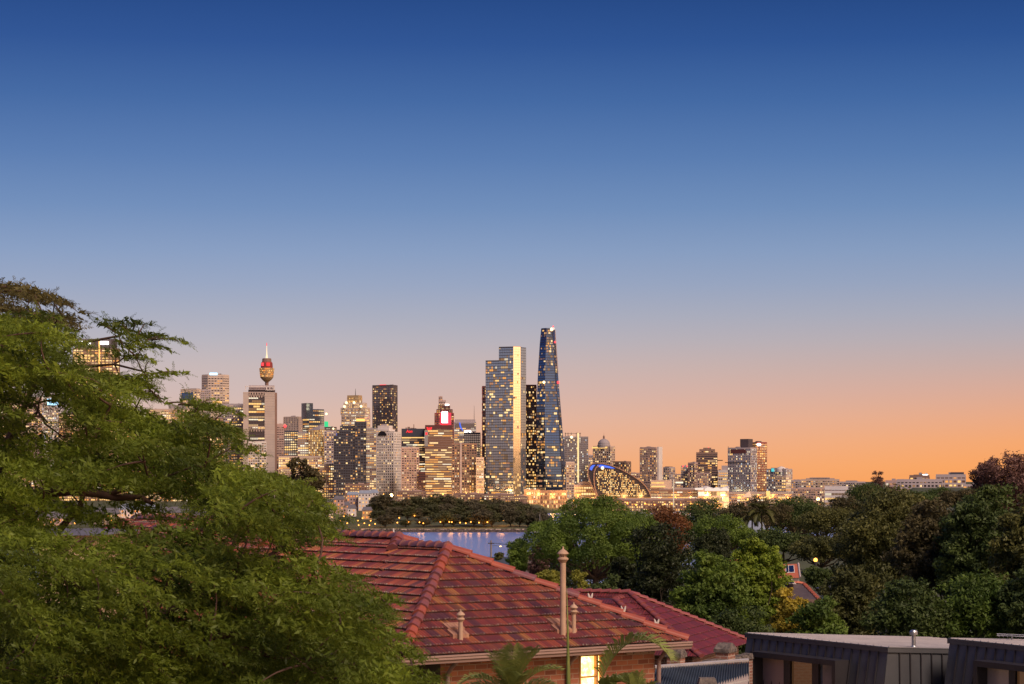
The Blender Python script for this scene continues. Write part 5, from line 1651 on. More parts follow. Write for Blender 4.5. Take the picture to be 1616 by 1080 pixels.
# ---------------- left of the observation tower, mostly seen through the feathery tree
T = simple('office_tower', 'tower with a bright white roof sign and a red beacon mast behind the feathery tree', 116, 188, 553, 3700, 'brown', 'warm', t=40, lit=0.75, pal='gold', run=3, bay=6.0, fl=4.4, bh=0.3, cap=60, tops=((0.05, 0.95, 536, 'dark'),))
T.pbox('sign', SIGN['white'], 120, 143, 540, 545.5, -T.dep / 2 - 1.2, -T.dep / 2 - 0.5)
T.pbox('sign', SIGN['white'], 158, 171, 540, 545, -T.dep / 2 - 1.2, -T.dep / 2 - 0.5)
T.pbox('lift_shaft', SIGN['gold'], 155.5, 157.5, 540, 700, -T.dep / 2 - 1.0, -T.dep / 2 - 0.4)
antenna(T, 181, 515, 540, 0.5); spot_ball(T, 182, 514, 2.6, SIGN['beacon'], 0, 'beacon')
T = simple('office_block', 'pale block with lit floors seen through the feathery tree at the photo edge', 2, 42, 622, 3500, 'beige', 'warm', lit=0.55, pal='gold', run=3, cap=50)
T = simple('office_block', 'pink concrete block seen through the gap in the feathery tree', 33, 66, 630, 3450, 'pink', 'dark', lit=0.3, pal='gold', run=2, cap=40, dark_rows=(20, 21, 22, 23, 24, 25, 26))
T = simple('office_block', 'pale blue lit block beside the pink block in the gap of the feathery tree', 66, 92, 624, 3480, 'lilac', 'blue', lit=0.5, pal='cool', run=2, cap=40)
T.pbox('sign', SIGN['lightblue'], 75, 92, 630, 640, -T.dep / 2 - .8, -T.dep / 2 - .3)
T = simple('office_block', 'wide golden lit block behind the middle of the feathery tree', 95, 245, 655, 3400, 'brown', 'warm', lit=0.55, pal='gold', run=3, cap=60, t=30)
T = simple('office_block', 'lit block behind the feathery tree, below the pale tower with the dark roof panel', 232, 300, 648, 3300, 'beige', 'warm', lit=0.6, pal='gold', run=4, cap=60, tops=((0.5, 0.9, 640, 'grey'),))
T = simple('office_tower', 'pale stone tower with a dark recessed panel near its roof', 285.5, 318, 616, 3750, 'cream', 'dark', split=310, lit=0.35, pal='gold', run=2, cap=40, bh=0.5, tops=((0.05, 0.4, 614, 'grey'), (0.6, 0.95, 613.5, 'grey')))
T.pbox('panel', GL['deep'], 291, 309, 620, 632, -T.dep / 2 - 0.8, -T.dep / 2 - 0.3)
T = simple('office_tower', 'narrow grey blue tower between the pale tower and the striped tower', 317, 332, 617, 3700, 'lilac', 'grey', lit=0.2, cap=20)
T = Tower('office_tower', 'pale faceted tower with dark horizontal window stripes and a small blue sign on top', 'building', 319, 361, 594, 3800)
w = T.W / 2
octo = [(-w, -8), (-w * 0.55, -20), (w * 0.55, -20), (w, -8), (w, 12), (w * 0.5, 22), (-w * 0.5, 22), (-w, 12)]
skin(T, [(0, octo), (T.h, octo)], 'cream', 'dark', fl=4.2, bay=5, bh=0.55, pw=0.28, lit=0.16, pal='gold', run=2, cap=60, seed=4, dark_rows=(-1, -2), min_nz=0.3)
T.pbox('sign', SIGN['lightblue'], 331, 343, 589.5, 593, -21, -20.4)
mb = MB(); [mb.boxx(T.lx(x), T.lx(x + 3.2), -14, -8, T.h, T.lz(y)) for x, y in ((332, 590), (337, 589), (342, 591), (346, 590.5), (350, 592))]; T.part(mb, 'roof_plant', FW['dark'])
T = simple('hotel_tower', 'striped pale tower half hidden by feathery leaves, left of the observation tower base', 346, 384, 640, 3350, 'lilac', 'dark', lit=0.25, pal='gold', run=2, fl=4.2, bh=0.5, cap=60)
T = simple('office_block', 'low golden lit block behind the feathery leaves under the striped pale tower', 300, 352, 662, 3250, 'brown', 'warm', lit=0.7, pal='gold', run=4, cap=60)
T.pbox('sign', SIGN['gold'], 336, 350, 634, 637, -T.dep / 2 + 2, -T.dep / 2 + 4)

# ---------------- observation tower
T = Tower('observation_tower', 'tall slim observation tower with a golden turret and a lit needle spire', 'tower', 409, 433, 541, 3600)
k = T.k
def prof(lst): return [(max(0.02, r * k), T.lz(y)) for r, y in lst]
mb = MB(); mb.lathe(prof([(4.2, 760), (3.2, 640), (2.8, 606), (3.0, 600)]), 16); T.part(mb, 'shaft', FW['brown'])
mb = MB(); mb.lathe(prof([(3.4, 603), (7.0, 600), (8.6, 598), (10.2, 596), (11.6, 583), (11.8, 581.5), (10.6, 581)]), 24); turret = T.part(mb, 'turret', FW['gold'])
mb = MB()
rg = random.Random(8)
for row in range(5):
    y0 = 594.8 - row * 2.8
    for j in range(22):
        th0 = math.pi + math.pi * j / 22; th1 = math.pi + math.pi * (j + 0.8) / 22
        r = (10.3 + (594.8 - y0) * 0.1) * k + 0.25
        if rg.random() < 0.72:
            mb = MB()
            mb.quad((r * math.cos(th0), r * math.sin(th0), T.lz(y0)), (r * math.cos(th1), r * math.sin(th1), T.lz(y0)), (r * 1.01 * math.cos(th1), r * 1.01 * math.sin(th1), T.lz(y0 - 1.7)), (r * 1.01 * math.cos(th0), r * 1.01 * math.sin(th0), T.lz(y0 - 1.7)))
            T.part(mb, 'window', LIT[rg.choice(['amber', 'dim', 'amber', 'yellow', 'orange', 'dim'])])
mb = MB(); mb.lathe(prof([(9.2, 582), (9.4, 578), (9.0, 573), (7.2, 571)]), 24); T.part(mb, 'upper_drum', FW['red'])
for a0, a1 in ((212, 240), (268, 300)):
    mb = MB()
    for i in range(6):
        t0, t1 = math.radians(lerp(a0, a1, i / 6)), math.radians(lerp(a0, a1, (i + 0.8) / 6)); r = 9.7 * k
        mb.quad((r * math.cos(t0), r * math.sin(t0), T.lz(578)), (r * math.cos(t1), r * math.sin(t1), T.lz(578)), (r * math.cos(t1), r * math.sin(t1), T.lz(573.2)), (r * math.cos(t0), r * math.sin(t0), T.lz(573.2)))
    T.part(mb, 'sign', SIGN['beacon'] if a0 < 250 else SIGN['red'])
mb = MB(); mb.lathe(prof([(7.4, 571.5), (7.0, 566.5), (6.2, 565.8)]), 20); T.part(mb, 'cap', FW['brown'])
mb = MB(); mb.lathe(prof([(2.0, 566), (1.0, 560), (0.6, 553), (0.4, 546)]), 12); T.part(mb, 'spire', glow('lit_spire', (1.0, 0.74, 0.45), 1.3))
mb = MB(); mb.lathe(prof([(0.5, 546), (0.4, 541.5), (0.05, 541)]), 8); T.part(mb, 'antenna', SIGN['red'])

# ---------------- concrete pier tower in front of it
T = Tower('office_tower', 'concrete pier tower with zigzag trusses on its dark glass front, below the observation tower', 'building', 384, 437, 620, 3300)
dep = 42.0
gx0, gx1 = T.lx(392.5), T.lx(417.5)
pol = rect(gx0, gx1, -dep / 2 + 2.5, dep / 2)
skin(T, [(0, pol), (T.lz(620), pol)], 'dark', 'dark', fl=4.0, bay=2.4, bh=0.30, pw=0.14, lit=0.42, pal='office', run=6, cap=90, seed=5, rowvar=0.8, floors_lit=lambda f, p: 0.0 if (f > 0.93 or 0.60 < f < 0.655) else p)
conc = mat('pier_concrete', (0.50, 0.41, 0.36), (0.43, 0.35, 0.31), 0.08, 0.85)
T.pbox('pier', conc, 384, 392.5, 620, 800, -dep / 2, dep / 2)
T.pbox('pier', conc, 417.5, 433.5, 620, 800, -dep / 2, dep / 2)
T.pbox('pier', FW['brown'], 433.5, 437, 620.5, 800, -dep / 2 + 4, dep / 2 - 1)
mb = MB()
for i in range(46):
    z = T.lz(622 + i * 4)
    mb.boxx(T.lx(417.6), T.lx(433.4), -dep / 2 - 0.2, -dep / 2 + 0.1, z - 0.25, z)
T.part(mb, 'joint', FW['lilac'])
for ya, yb_ in ((621, 628.5), (674.5, 682)):
    mb = MB(); n = 6
    for i in range(n):
        a, b, c_ = T.lx(392.8 + i * 24.4 / n), T.lx(392.8 + (i + 0.5) * 24.4 / n), T.lx(392.8 + (i + 1) * 24.4 / n)
        mb.tube([(a, -dep / 2 + 1.4, T.lz(yb_)), (b, -dep / 2 + 1.4, T.lz(ya))], [0.55, 0.55], 4)
        mb.tube([(b, -dep / 2 + 1.4, T.lz(ya)), (c_, -dep / 2 + 1.4, T.lz(yb_))], [0.55, 0.55], 4)
    mb.boxx(gx0, gx1, -dep / 2 + 1.0, -dep / 2 + 1.7, T.lz(ya), T.lz(ya) + 1)
    T.part(mb, 'truss', FW['beige'])
T.pbox('roof_plant', FW['lilac'], 393, 433, 609, 616, -dep / 2 + 6, dep / 2 - 4)
T.pbox('roof_plant', FW['dark'], 392, 434, 616, 620.2, -dep / 2 + 8, dep / 2 - 6)
mb = MB()
for x in (387, 420, 425, 430, 432): mb.boxx(T.lx(x), T.lx(x + 1.2), -dep / 2 + 3, -dep / 2 + 4, T.lz(617), T.lz(610))
mb.boxx(T.lx(387), T.lx(433), -dep / 2 + 3, -dep / 2 + 4, T.lz(611.5), T.lz(610.5)); mb.boxx(T.lx(419), T.lx(433), -dep / 2 + 3, -dep / 2 + 4, T.lz(617), T.lz(616))
T.part(mb, 'roof_railing', FW['white'])
T = simple('office_block', 'white low block at the foot of the concrete pier tower behind the leaves', 392, 420, 699, 3150, 'white', 'dark', lit=0.3, run=2, cap=20)

# ---------------- between the pier tower and the stepped stone tower
T = simple('office_tower', 'pink brown slab tower with a red light on its roof corner beside the pier tower', 437, 451, 671, 3350, 'pink', 'brown' if False else 'dark', lit=0.12, pal='home', run=1, bh=0.62, cap=24)
spot_ball(T, 450, 673, 2.2, SIGN['beacon'], -T.dep / 2 - 1, 'beacon')
T = simple('office_tower', 'brownish ribbed tower top behind the slab tower with the red light', 448, 479, 659, 3700, 'beige', 'dark', split=471, bh=0.2, pw=0.6, lit=0.03, cap=10)
T = simple('office_tower', 'dark tower with a glass blade fin and lit floors, right of the ribbed tower', 478, 511, 648, 3550, 'navy', 'blue', split=488, lit=0.5, pal='office', run=5, cap=60, bh=0.3, rowvar=0.9)
T.pbox('glass_fin', GL['blue'], 478, 488.5, 637, 662, -T.dep / 2 - 1, T.dep / 2 - 6)
spot_ball(T, 509, 653.5, 2.0, SIGN['flood'], -T.dep / 2 - 2)
mb = MB(); mb.tube([(T.lx(488), 0, T.lz(641)), (T.lx(498), 0, T.lz(650))], [0.25, 0.2], 5); T.part(mb, 'crane_arm', M['dark_metal'])
T = simple('office_tower', 'tower with a green lit roof sign left of the stepped stone tower', 508, 531, 676, 3500, 'dark', 'grey', lit=0.4, pal='office', run=4, cap=50)
T.pbox('sign', SIGN['green'], 512, 518, 665.5, 676, -2, 2); T.pbox('sign', SIGN['green'], 518, 524, 673.5, 677, -2, 2)
spot_ball(T, 526, 677, 1.6, SIGN['flood'], -T.dep / 2 - 1)
T = simple('office_block', 'blue glass block with lit floors left of the golden ribbed block', 449, 471, 682, 3300, 'navy', 'blue', lit=0.6, pal='office', run=4, cap=60, rowvar=0.6)
T = simple('office_block', 'office block with bright yellow floors beside the golden ribbed block', 470, 488, 684, 3280, 'grey', 'warm', lit=0.85, pal='office', run=5, cap=60)
T = simple('office_block', 'golden block of tall lit vertical ribs with a slanting roof', 487, 512, 679, 3270, 'gold', 'warm', split=505, lit=0.8, pal='gold', run=1, bay=2.6, bh=0.22, pw=0.4, cap=80)
mb = MB(); zt = T.h; mb.ngon([(-T.w / 2, -T.dep / 2 - .3, zt), (T.w / 2, -T.dep / 2 - .3, zt), (T.w / 2, -T.dep / 2 - .3, zt + 7)]); mb.ngon([(-T.w / 2, T.dep / 2, zt), (T.w / 2, T.dep / 2, zt + 7), (T.w / 2, T.dep / 2, zt)]); mb.quad((-T.w / 2, -T.dep / 2 - .3, zt), (T.w / 2, -T.dep / 2 - .3, zt + 7), (T.w / 2, T.dep / 2, zt + 7), (-T.w / 2, T.dep / 2, zt)); mb.quad((T.w / 2, -T.dep / 2 - .3, zt), (T.w / 2, T.dep / 2, zt), (T.w / 2, T.dep / 2, zt + 7), (T.w / 2, -T.dep / 2 - .3, zt + 7)); T.part(mb, 'roof', FW['lilac'])
T = simple('apartment_tower', 'pale grid block with a small blue sign left of the dark stepped tower', 512, 530, 682, 3250, 'lilac', 'dark', lit=0.42, pal='gold', run=1, bay=3.5, cap=70, bh=0.4)
T.pbox('sign', SIGN['blue'], 531, 535, 684, 688, -T.dep / 2 - 1, -T.dep / 2 - .4)
T = simple('office_block', 'low pale block with lit ground floors, left of the dark stepped tower foot', 505, 535, 735, 3150, 'beige', 'warm', lit=0.5, pal='gold', run=2, cap=50)
T = simple('office_block', 'low golden block between the brown tree and the dark stepped tower', 440, 508, 722, 3180, 'beige', 'warm', lit=0.6, pal='gold', run=3, cap=60)

# stepped stone tower with floodlit crown
T = simple('office_tower', 'stepped cream stone tower with a floodlit golden crown and a mast', 539, 584, 655, 3500, 'cream', 'warm', split=575, lit=0.62, pal='gold', run=3, fl=4.0, bh=0.45, bay=3, pw=0.25, cap=90, rowvar=0.4)
for i, (a, b, yt_, yb_) in enumerate(((542, 582, 646, 655), (546, 578, 638, 646), (551, 571, 627, 638))):
    mb = MB(); pol = rect(T.lx(a), T.lx(b) - 3, -T.dep / 2 * (0.9 - 0.15 * i), T.dep / 2 * (0.9 - 0.15 * i))
    skin(T, [(T.lz(yb_), pol), (T.lz(yt_), pol)], 'cream' if i < 2 else 'gold', 'warm', fl=4.5, bay=3, bh=0.4, pw=0.3, lit=0.7, pal='gold', seed=i, cap=10)
for x, y in ((552, 636), (564, 636), (549, 642), (575, 642)): spot_ball(T, x, y, 2.1, SIGN['flood'], -T.dep / 2 - 1.5)
antenna(T, 561, 613.5, 628, 0.7)
# dark stepped tower
T = simple('apartment_tower', 'dark stepped tower with sparse lit windows, in front of the stepped stone tower', 527, 560, 690, 3120, 'navy', 'black', lit=0.12, pal='home', run=1, bay=3.4, cap=70, bh=0.4, t=30)
pol = rect(T.lx(532), T.lx(560), -14, 15); skin(T, [(T.h, pol), (T.lz(681), pol)], 'navy', 'black', lit=0.1, seed=3, cap=10)
pol = rect(T.lx(537), T.lx(560), -13, 15); skin(T, [(T.lz(681), pol), (T.lz(674), pol)], 'navy', 'black', lit=0.1, seed=4, cap=10)
pol = rect(T.lx(560), T.lx(577.5), -17, 13); skin(T, [(0, pol), (T.lz(668), pol)], 'navy', 'black', fl=4.2, bay=4, lit=0.18, pal='home', bh=0.4, seed=9, cap=40)
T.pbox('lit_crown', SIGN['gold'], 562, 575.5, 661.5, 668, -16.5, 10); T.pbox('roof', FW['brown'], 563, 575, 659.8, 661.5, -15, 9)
# dark tower with red sign
T = simple('apartment_tower', 'tall dark tower with a red roof sign and scattered lit windows', 588, 627, 610, 3550, 'dark', 'grey', split=619, lit=0.17, pal='home', run=1, bay=3.2, bh=0.36, pw=0.24, cap=100)
T.pbox('sign', SIGN['red'], 603, 613, 607.5, 610.5, -T.dep / 2, -T.dep / 2 + 1)
T.pbox('roof_plant', FW['dark'], 600, 616, 608, 611, -T.dep / 2 + 2, T.dep / 2 - 6)
T = simple('office_block', 'office block with yellow lit floors behind the white grid tower', 577, 600, 678, 3350, 'grey', 'warm', lit=0.72, pal='office', run=4, cap=80, rowvar=0.5)
T = simple('apartment_tower', 'white grid tower with a rounded gable top', 595, 632, 684, 3180, 'white', 'dark', split=621, fl=3.9, bay=3.6, bh=0.42, pw=0.42, lit=0.14, pal='home', cap=60, t=None, proud=0.6)
pol = rect(T.lx(599), T.lx(619), -T.dep / 2, T.dep / 2 - 3); skin(T, [(T.h, pol), (T.lz(680), pol)], 'white', 'dark', fl=4, bay=4, lit=0.1, seed=2, cap=6)
mb = MB(); r = T.lx(616) - T.lx(609); n = 14
arc = [(T.lx(609) + r * math.cos(math.pi * i / n), T.lz(688) + r * 0.9 * math.sin(math.pi * i / n)) for i in range(n + 1)]
for (a, b) in zip(arc[:-1], arc[1:]): mb.quad((a[0], -T.dep / 2 - 0.9, T.lz(688)), (b[0], -T.dep / 2 - 0.9, T.lz(688)), (b[0], -T.dep / 2 - 0.9, b[1]), (a[0], -T.dep / 2 - 0.9, a[1]))
T.part(mb, 'arch_window', GL['dark'])
T.pbox('roof_plant', FW['white'], 600, 618, 672, 680, -T.dep / 2 + 3, T.dep / 2 - 8); T.pbox('roof_plant', FW['lilac'], 604, 612, 670, 672.3, -T.dep / 2 + 5, T.dep / 2 - 12)
# navy tower with red lettering
T = simple('office_tower', 'navy office tower with a dark top band and red lettering', 634, 671, 679, 3300, 'navy', 'dark', lit=0.5, pal='office', run=6, bay=2.4, bh=0.42, pw=0.06, cap=90, dark_rows=(-1, -2, -3), rowvar=0.9, t=30)
T.pbox('top_band', FW['navy'], 634, 671, 678, 689, -T.dep / 2 - 0.6, T.dep / 2)
lettering(T, 'Aon', 641, 651, 678.8, 683.4, SIGN['red'], -T.dep / 2 - 1.0, bold=0.02, shear=0.2)
mb = MB()
for x, y, w_ in ((640, 675, 2), (643, 674, 4), (648, 675.5, 6), (652.5, 670, 1.2), (655, 676, 2)): mb.boxx(T.lx(x), T.lx(x + w_), -4, 4, T.h, T.lz(y))
T.part(mb, 'roof_plant', FW['brown'])
T = simple('apartment_tower', 'pink balcony apartment tower before the navy tower with red lettering', 634, 661, 708, 3120, 'pink', 'dark', lit=0.3, pal='home', run=1, bay=3.6, fl=3.4, bh=0.42, pw=0.3, cap=70, t=24)
T = simple('office_block', 'dark windowless block at the foot of the navy tower with red lettering', 661, 671, 747, 3110, 'maroon', 'black', lit=0.03, cap=8)
# golden tower with red emblem
T = simple('office_tower', 'golden lit office tower with a red emblem at its top left corner', 671, 714, 676, 3280, 'brown', 'warm', lit=0.85, pal='gold', run=6, bay=2.2, bh=0.42, pw=0.10, cap=100, rowvar=0.3, t=34, floors_lit=lambda f, p: 0.18 if 0.68 < f < 0.84 else p)
T.pbox('top_band', FW['maroon'], 671, 714, 671.5, 678, -T.dep / 2 - 0.7, T.dep / 2)
T.pbox('glass_strip', GL['blue'], 670, 675.5, 680, 705, -T.dep / 2 - 1.0, -T.dep / 2 + 3)
for i, pts in enumerate((((673, 675.0), (675.2, 675.0), (677.0, 679.6), (674.8, 679.6)), ((682, 675.0), (679.8, 675.0), (678.0, 679.6), (680.2, 679.6)), ((676.3, 675.6), (678.7, 675.6), (678.2, 679.6), (676.8, 679.6)))):
    mb = MB(); y = -T.dep / 2 - 1.4
    p3 = [(T.lx(x), y, T.lz(yy)) for x, yy in pts]; p4 = [(a, b + 0.6, c_) for a, b, c_ in p3]
    mb.ngon(p3); mb.ngon(p4[::-1])
    for j in range(4): mb.quad(p3[j], p3[(j + 1) % 4], p4[(j + 1) % 4], p4[j])
    T.part(mb, 'emblem', SIGN['red'])
T.pbox('sign', SIGN['red'], 671.5, 674.5, 683, 687, -T.dep / 2 - 1.5, -T.dep / 2 - 1.0)
# red screen tower
T = simple('office_tower', 'stepped red lit tower with a bright white screen', 686, 716, 654, 3600, 'red', 'dark', lit=0.25, pal='home', run=1, bay=3, cap=40, t=28)
for i, (a, b, yt_, yb_) in enumerate(((689, 714, 648, 654), (691.5, 710, 642, 648), (692.5, 703, 634, 642), (692.5, 698, 627.5, 634))):
    pol = rect(T.lx(a), T.lx(b), -13 + i * 1.5, 12 - i); skin(T, [(T.lz(yb_), pol), (T.lz(yt_), pol)], 'maroon' if i < 2 else 'pink', 'dark', fl=3.6, bay=3, bh=0.35, lit=0.3, seed=i, cap=8)
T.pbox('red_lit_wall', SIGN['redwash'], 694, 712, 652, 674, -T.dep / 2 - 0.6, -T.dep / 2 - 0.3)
T.pbox('screen', SIGN['pinkwhite'], 697.3, 706.5, 650.5, 668, -T.dep / 2 - 1.2, -T.dep / 2 - 0.7)
T.pbox('screen_base', SIGN['red'], 697.3, 706.5, 668.5, 673, -T.dep / 2 - 1.2, -T.dep / 2 - 0.7)
T.pbox('sign', SIGN['white'], 702.5, 708.5, 638.5, 640.5, -13.5, -12.5)
# blue arc tower
T = simple('office_tower', 'lit office tower with a curved blue light stripe on its face', 717, 751, 668, 3450, 'lilac', 'grey', lit=0.55, pal='office', run=4, bay=2.6, bh=0.36, cap=90, t=28)
T.pbox('roof_plant', FW['lilac'], 718, 750, 662.5, 668.3, -T.dep / 2 + 2, T.dep / 2 - 2); T.pbox('glass_band', GL['grey'], 719, 749, 668.8, 676, -T.dep / 2 - 0.7, -T.dep / 2 - 0.3)
mb = MB(); pts = [(725.5, 667.5), (726.2, 672), (727.5, 676), (730.5, 680)]
mb.tube([(T.lx(x), -T.dep / 2 - 1.2, T.lz(y)) for x, y in pts], [0.9, 1.2, 1.2, 0.6], 6); T.part(mb, 'light_stripe', SIGN['blue'])
T.pbox('lit_terrace', SIGN['white'], 733, 743, 680.5, 683, -T.dep / 2 - 1.2, -T.dep / 2 - .5); antenna(T, 748.3, 640, 664, 0.4)
T = simple('office_tower', 'blue glass tower with a rounded grey panel, right of the blue stripe tower', 732.5, 758, 685, 3300, 'navy', 'blue', lit=0.3, pal='office', run=4, cap=60, t=26, floors_lit=lambda f, p: 0.02 if f > 0.85 else p)
T = simple('apartment_tower', 'dark brown apartment tower with a thin vertical pillar, left of the tall glass tower', 713.5, 752, 702, 3080, 'brown', 'dark', lit=0.27, pal='home', run=1, bay=3.4, bh=0.3, pw=0.26, cap=100, t=28)
T.pbox('pillar', FW['lilac'], 726.2, 728.6, 700, 802, -T.dep / 2 - 1.5, -T.dep / 2 - 0.2)
T = simple('apartment_tower', 'slim terrace tower with yellow lit tiers beside the tall glass tower', 752, 763, 724, 3060, 'cream', 'warm', lit=0.8, pal='gold', run=2, cap=50, bh=0.4, proud=0.8, t=18)

# ---------------- red finned towers and the tall paired glass tower
def finned(label, x0, x1, yt, d):
    T = Tower('apartment_tower', label, 'building', x0, x1, yt, d)
    pol = rect(-T.W / 2, T.W / 2, -13, 13)
    skin(T, [(0, pol), (T.h, pol)], 'maroon', 'black', fl=4.2, bay=3.0, bh=0.30, pw=0.10, lit=0.42, pal='gold', seed=int(x0), cap=80, proud=0.7, base_boost=0.3, rowvar=0.4)
    rg = random.Random(3); n = round(T.h / 4.2)
    for i in range(n):
        for x in (-T.W / 2 - 0.5, T.W / 2 + 0.5):
            if i > n - 38 and rg.random() < 0.8:
                mb = MB(); mb.boxx(x - 0.55, x + 0.55, -14.0, -12.6, i * 4.2 + 0.4, i * 4.2 + 3.4); T.part(mb, 'fin', FW['red'])
    return T
finned('dark red finned tower peeking out left of the tall paired glass tower', 761.5, 772, 612, 3360)
finned('dark red finned tower between the two tallest glass towers', 828.5, 846, 610, 3340)

T = Tower('glass_tower', 'tall paired grey blue glass tower with a golden shining vertical face', 'building', 767, 830, 548.5, 3230)
d0 = 20.0
xs = [T.lx(v) for v in (766.5, 787.5, 810, 821.5, 830)]
ls = [(xs[0], -6), (xs[1], -13), (xs[1], 16), (xs[0], 14)]
skin(T, [(0, ls), (T.lz(571), ls)], 'navy', 'blue', fl=3.9, bay=3.0, bh=0.22, pw=0.06, lit=0.10, pal='home', run=2, seed=11, cap=90, proud=0.12, base_boost=0.25)
mid = [(xs[1], -14), (xs[2], -22), (xs[2], 16), (xs[1], 16)]
skin(T, [(0, mid), (T.lz(550), mid)], 'navy', 'blue', fl=3.9, bay=3.0, bh=0.22, pw=0.06, lit=0.14, pal='home', run=2, seed=12, cap=100, proud=0.12, base_boost=0.25, floors_lit=lambda f, p: 0.02 if f > 0.94 else p)
gf = [(xs[2], -22.2), (xs[3], -15.5), (xs[3], 16), (xs[2], 16)]
skin(T, [(0, gf), (T.lz(548.5), gf)], 'gold', 'gold', fl=3.9, bay=3.6, bh=0.07, pw=0.05, lit=0.01, seed=13, cap=20, proud=0.10, base_boost=0.2)
rf = [(xs[3], -15.5), (xs[4], -4), (xs[4], 15.8), (xs[3], 15.8)]
skin(T, [(0, rf), (T.lz(550), rf)], 'navy', 'blue', fl=3.9, bay=3.4, bh=0.12, pw=0.06, lit=0.03, seed=14, cap=30, proud=0.12, base_boost=0.4, min_nz=0.02)

# ---------------- tallest tower: twisted tapering sail of dark blue glass
T = Tower('glass_tower', 'tallest dark blue tapering twisted glass tower with scattered lit windows', 'building', 846, 896, 519, 3280)
def xz(x): return T.lx(x)
def sec(y, xa, xm1, xm2, xb, ya=-4, yb_=-16, yc=-14, yd=2):
    return (T.lz(y) if y < 806 else 0.0, [(xz(xa), ya), (xz(xm1), yb_), (xz(xm2), yc), (xz(xb), yd), (xz(xb) - 3, 16), (xz((xa + xb) / 2), 20), (xz(xa) + 2, 12)])
secs = [sec(812, 847.5, 862, 889, 896, -2, -20, -16, 2), sec(760, 846.5, 861, 887, 893.5, -2, -19, -15, 2), sec(700, 846.2, 860, 884, 889.5, -2, -18, -14, 2), sec(640, 847, 860, 880.5, 884.5, -2, -16, -12, 2),
        sec(590, 849, 860.5, 876.5, 880.5, -2, -14, -10, 2), sec(545, 851.8, 861.5, 873.5, 877.2, -2, -12, -8, 2), sec(521, 854, 862.5, 872.0, 875.8, -2, -10, -6, 2)]
skin(T, secs, 'navy', 'deep', fl=3.9, bay=2.8, bh=0.22, pw=0.06, lit=0.13, pal='home', run=2, seed=21, cap=100, proud=0.12, base_boost=0.12, min_nz=0.02, rowvar=0.9)
top = secs[-1][1]; zt = secs[-1][0]
mb = MB(); mb.prism(offset_poly(top, 0.1), offset_poly(top, -0.3), zt, T.lz(518.5), caps=False); T.part(mb, 'crown_screen', GL['deep'])
for x, y, r in ((870.5, 520.5, 2.6), (873.5, 519.5, 2.2)): spot_ball(T, x, y, r, SIGN['whitewash'] if x > 872 else SIGN['flood'], -7, 'roof_lamp')
spot_ball(T, 873, 515.5, 1.1, SIGN['beacon'], -2, 'beacon'); spot_ball(T, 880.6, 604, 2.2, SIGN['beacon'], -4, 'beacon'); spot_ball(T, 858.5, 604.3, 2.2, SIGN['flood'], -17, 'floodlight')
spot_ball(T, 876, 540.5, 1.6, SIGN['beacon'], -6, 'beacon')
mb = MB(); mb.tube([(T.lx(875.8), 2, zt), (T.lx(877.5), 0, T.lz(545)), (T.lx(880.6), -1, T.lz(590))], [0.8, 0.8, 0.8], 5); T.part(mb, 'corner_rib', FW['lilac'])
mb = MB()
mb.tube([(xz(872), -6.6, zt), (xz(876.5), -10.6, T.lz(590)), (xz(880.5), -12.8, T.lz(640)), (xz(884), -14.8, T.lz(700)), (xz(889), -16.8, 0)], [0.5] * 5, 5); T.part(mb, 'corner_rib', FW['navy'])
# podiums
T = simple('podium', 'low golden colonnade podium at the foot of the finned tower', 828, 852, 776, 3000, 'brown', 'warm', fl=6, bay=3, bh=0.3, pw=0.3, lit=0.8, pal='gold', cap=60, t=18, cat='building')
T = simple('podium', 'low lit podium of slim white columns at the foot of the tallest glass tower', 853, 894, 777, 3010, 'brown', 'warm', fl=6, bay=3, bh=0.3, pw=0.22, lit=0.5, pal='gold', cap=60, t=16, cat='building')
spot_ball(T, 838, 786, 1.6, SIGN['flood'], -T.dep / 2 - 1); spot_ball(T, 846, 786, 1.6, SIGN['flood'], -T.dep / 2 - 1)

# ---------------- right of the tallest tower
T = simple('office_tower', 'grey tower with a bright vertical light strip, right of the tallest glass tower', 884, 928, 691, 3500, 'grey', 'grey', lit=0.14, pal='cool', run=1, bay=2.4, fl=3.2, bh=0.30, pw=0.25, cap=100, t=30, floors_lit=lambda f, p: 0.42 if f < 0.55 else p)
T.pbox('lift_shaft', LIT['warm'], 911.2, 913.4, 684, 762, -T.dep / 2 - 1.2, -T.dep / 2 - .3)
mb = MB()
for x in (892, 896, 901, 909, 911, 915): mb.boxx(T.lx(x), T.lx(x + 0.8), -2, 2, T.h, T.lz(683))
mb.boxx(T.lx(891), T.lx(917), -1, 1, T.lz(684.5), T.lz(684)); T.part(mb, 'scaffold', M['dark_metal'])
spot_ball(T, 902, 690.5, 2.3, SIGN['flood'], -T.dep / 2 - 2)
T = simple('apartment_tower', 'pale stacked balcony block beside the base of the tallest glass tower', 894, 906, 731, 3080, 'cream', 'warm', lit=0.35, pal='gold', bh=0.5, cap=40, t=18, proud=0.7)
T = simple('office_block', 'low long block with golden floors and a pale dome roof, left of the curved building', 906, 940, 768, 3000, 'beige', 'warm', lit=0.8, pal='gold', run=6, fl=4.5, cap=50, t=16)
mb = MB(); n = 10
for i in range(n):
    a0, a1 = math.pi * i / n, math.pi * (i + 1) / n; r = T.W * 0.4; h0, h1 = 7 * math.sin(a0), 7 * math.sin(a1)
    mb.quad((-r * math.cos(a0), -7, T.h + h0), (-r * math.cos(a1), -7, T.h + h1), (-r * math.cos(a1), 7, T.h + h1), (-r * math.cos(a0), 7, T.h + h0)); mb.quad((-r * math.cos(a0), -7, T.h), (-r * math.cos(a1), -7, T.h), (-r * math.cos(a1), -7, T.h + h1), (-r * math.cos(a0), -7, T.h + h0))
T.part(mb, 'vault_roof', FW['lilac'])
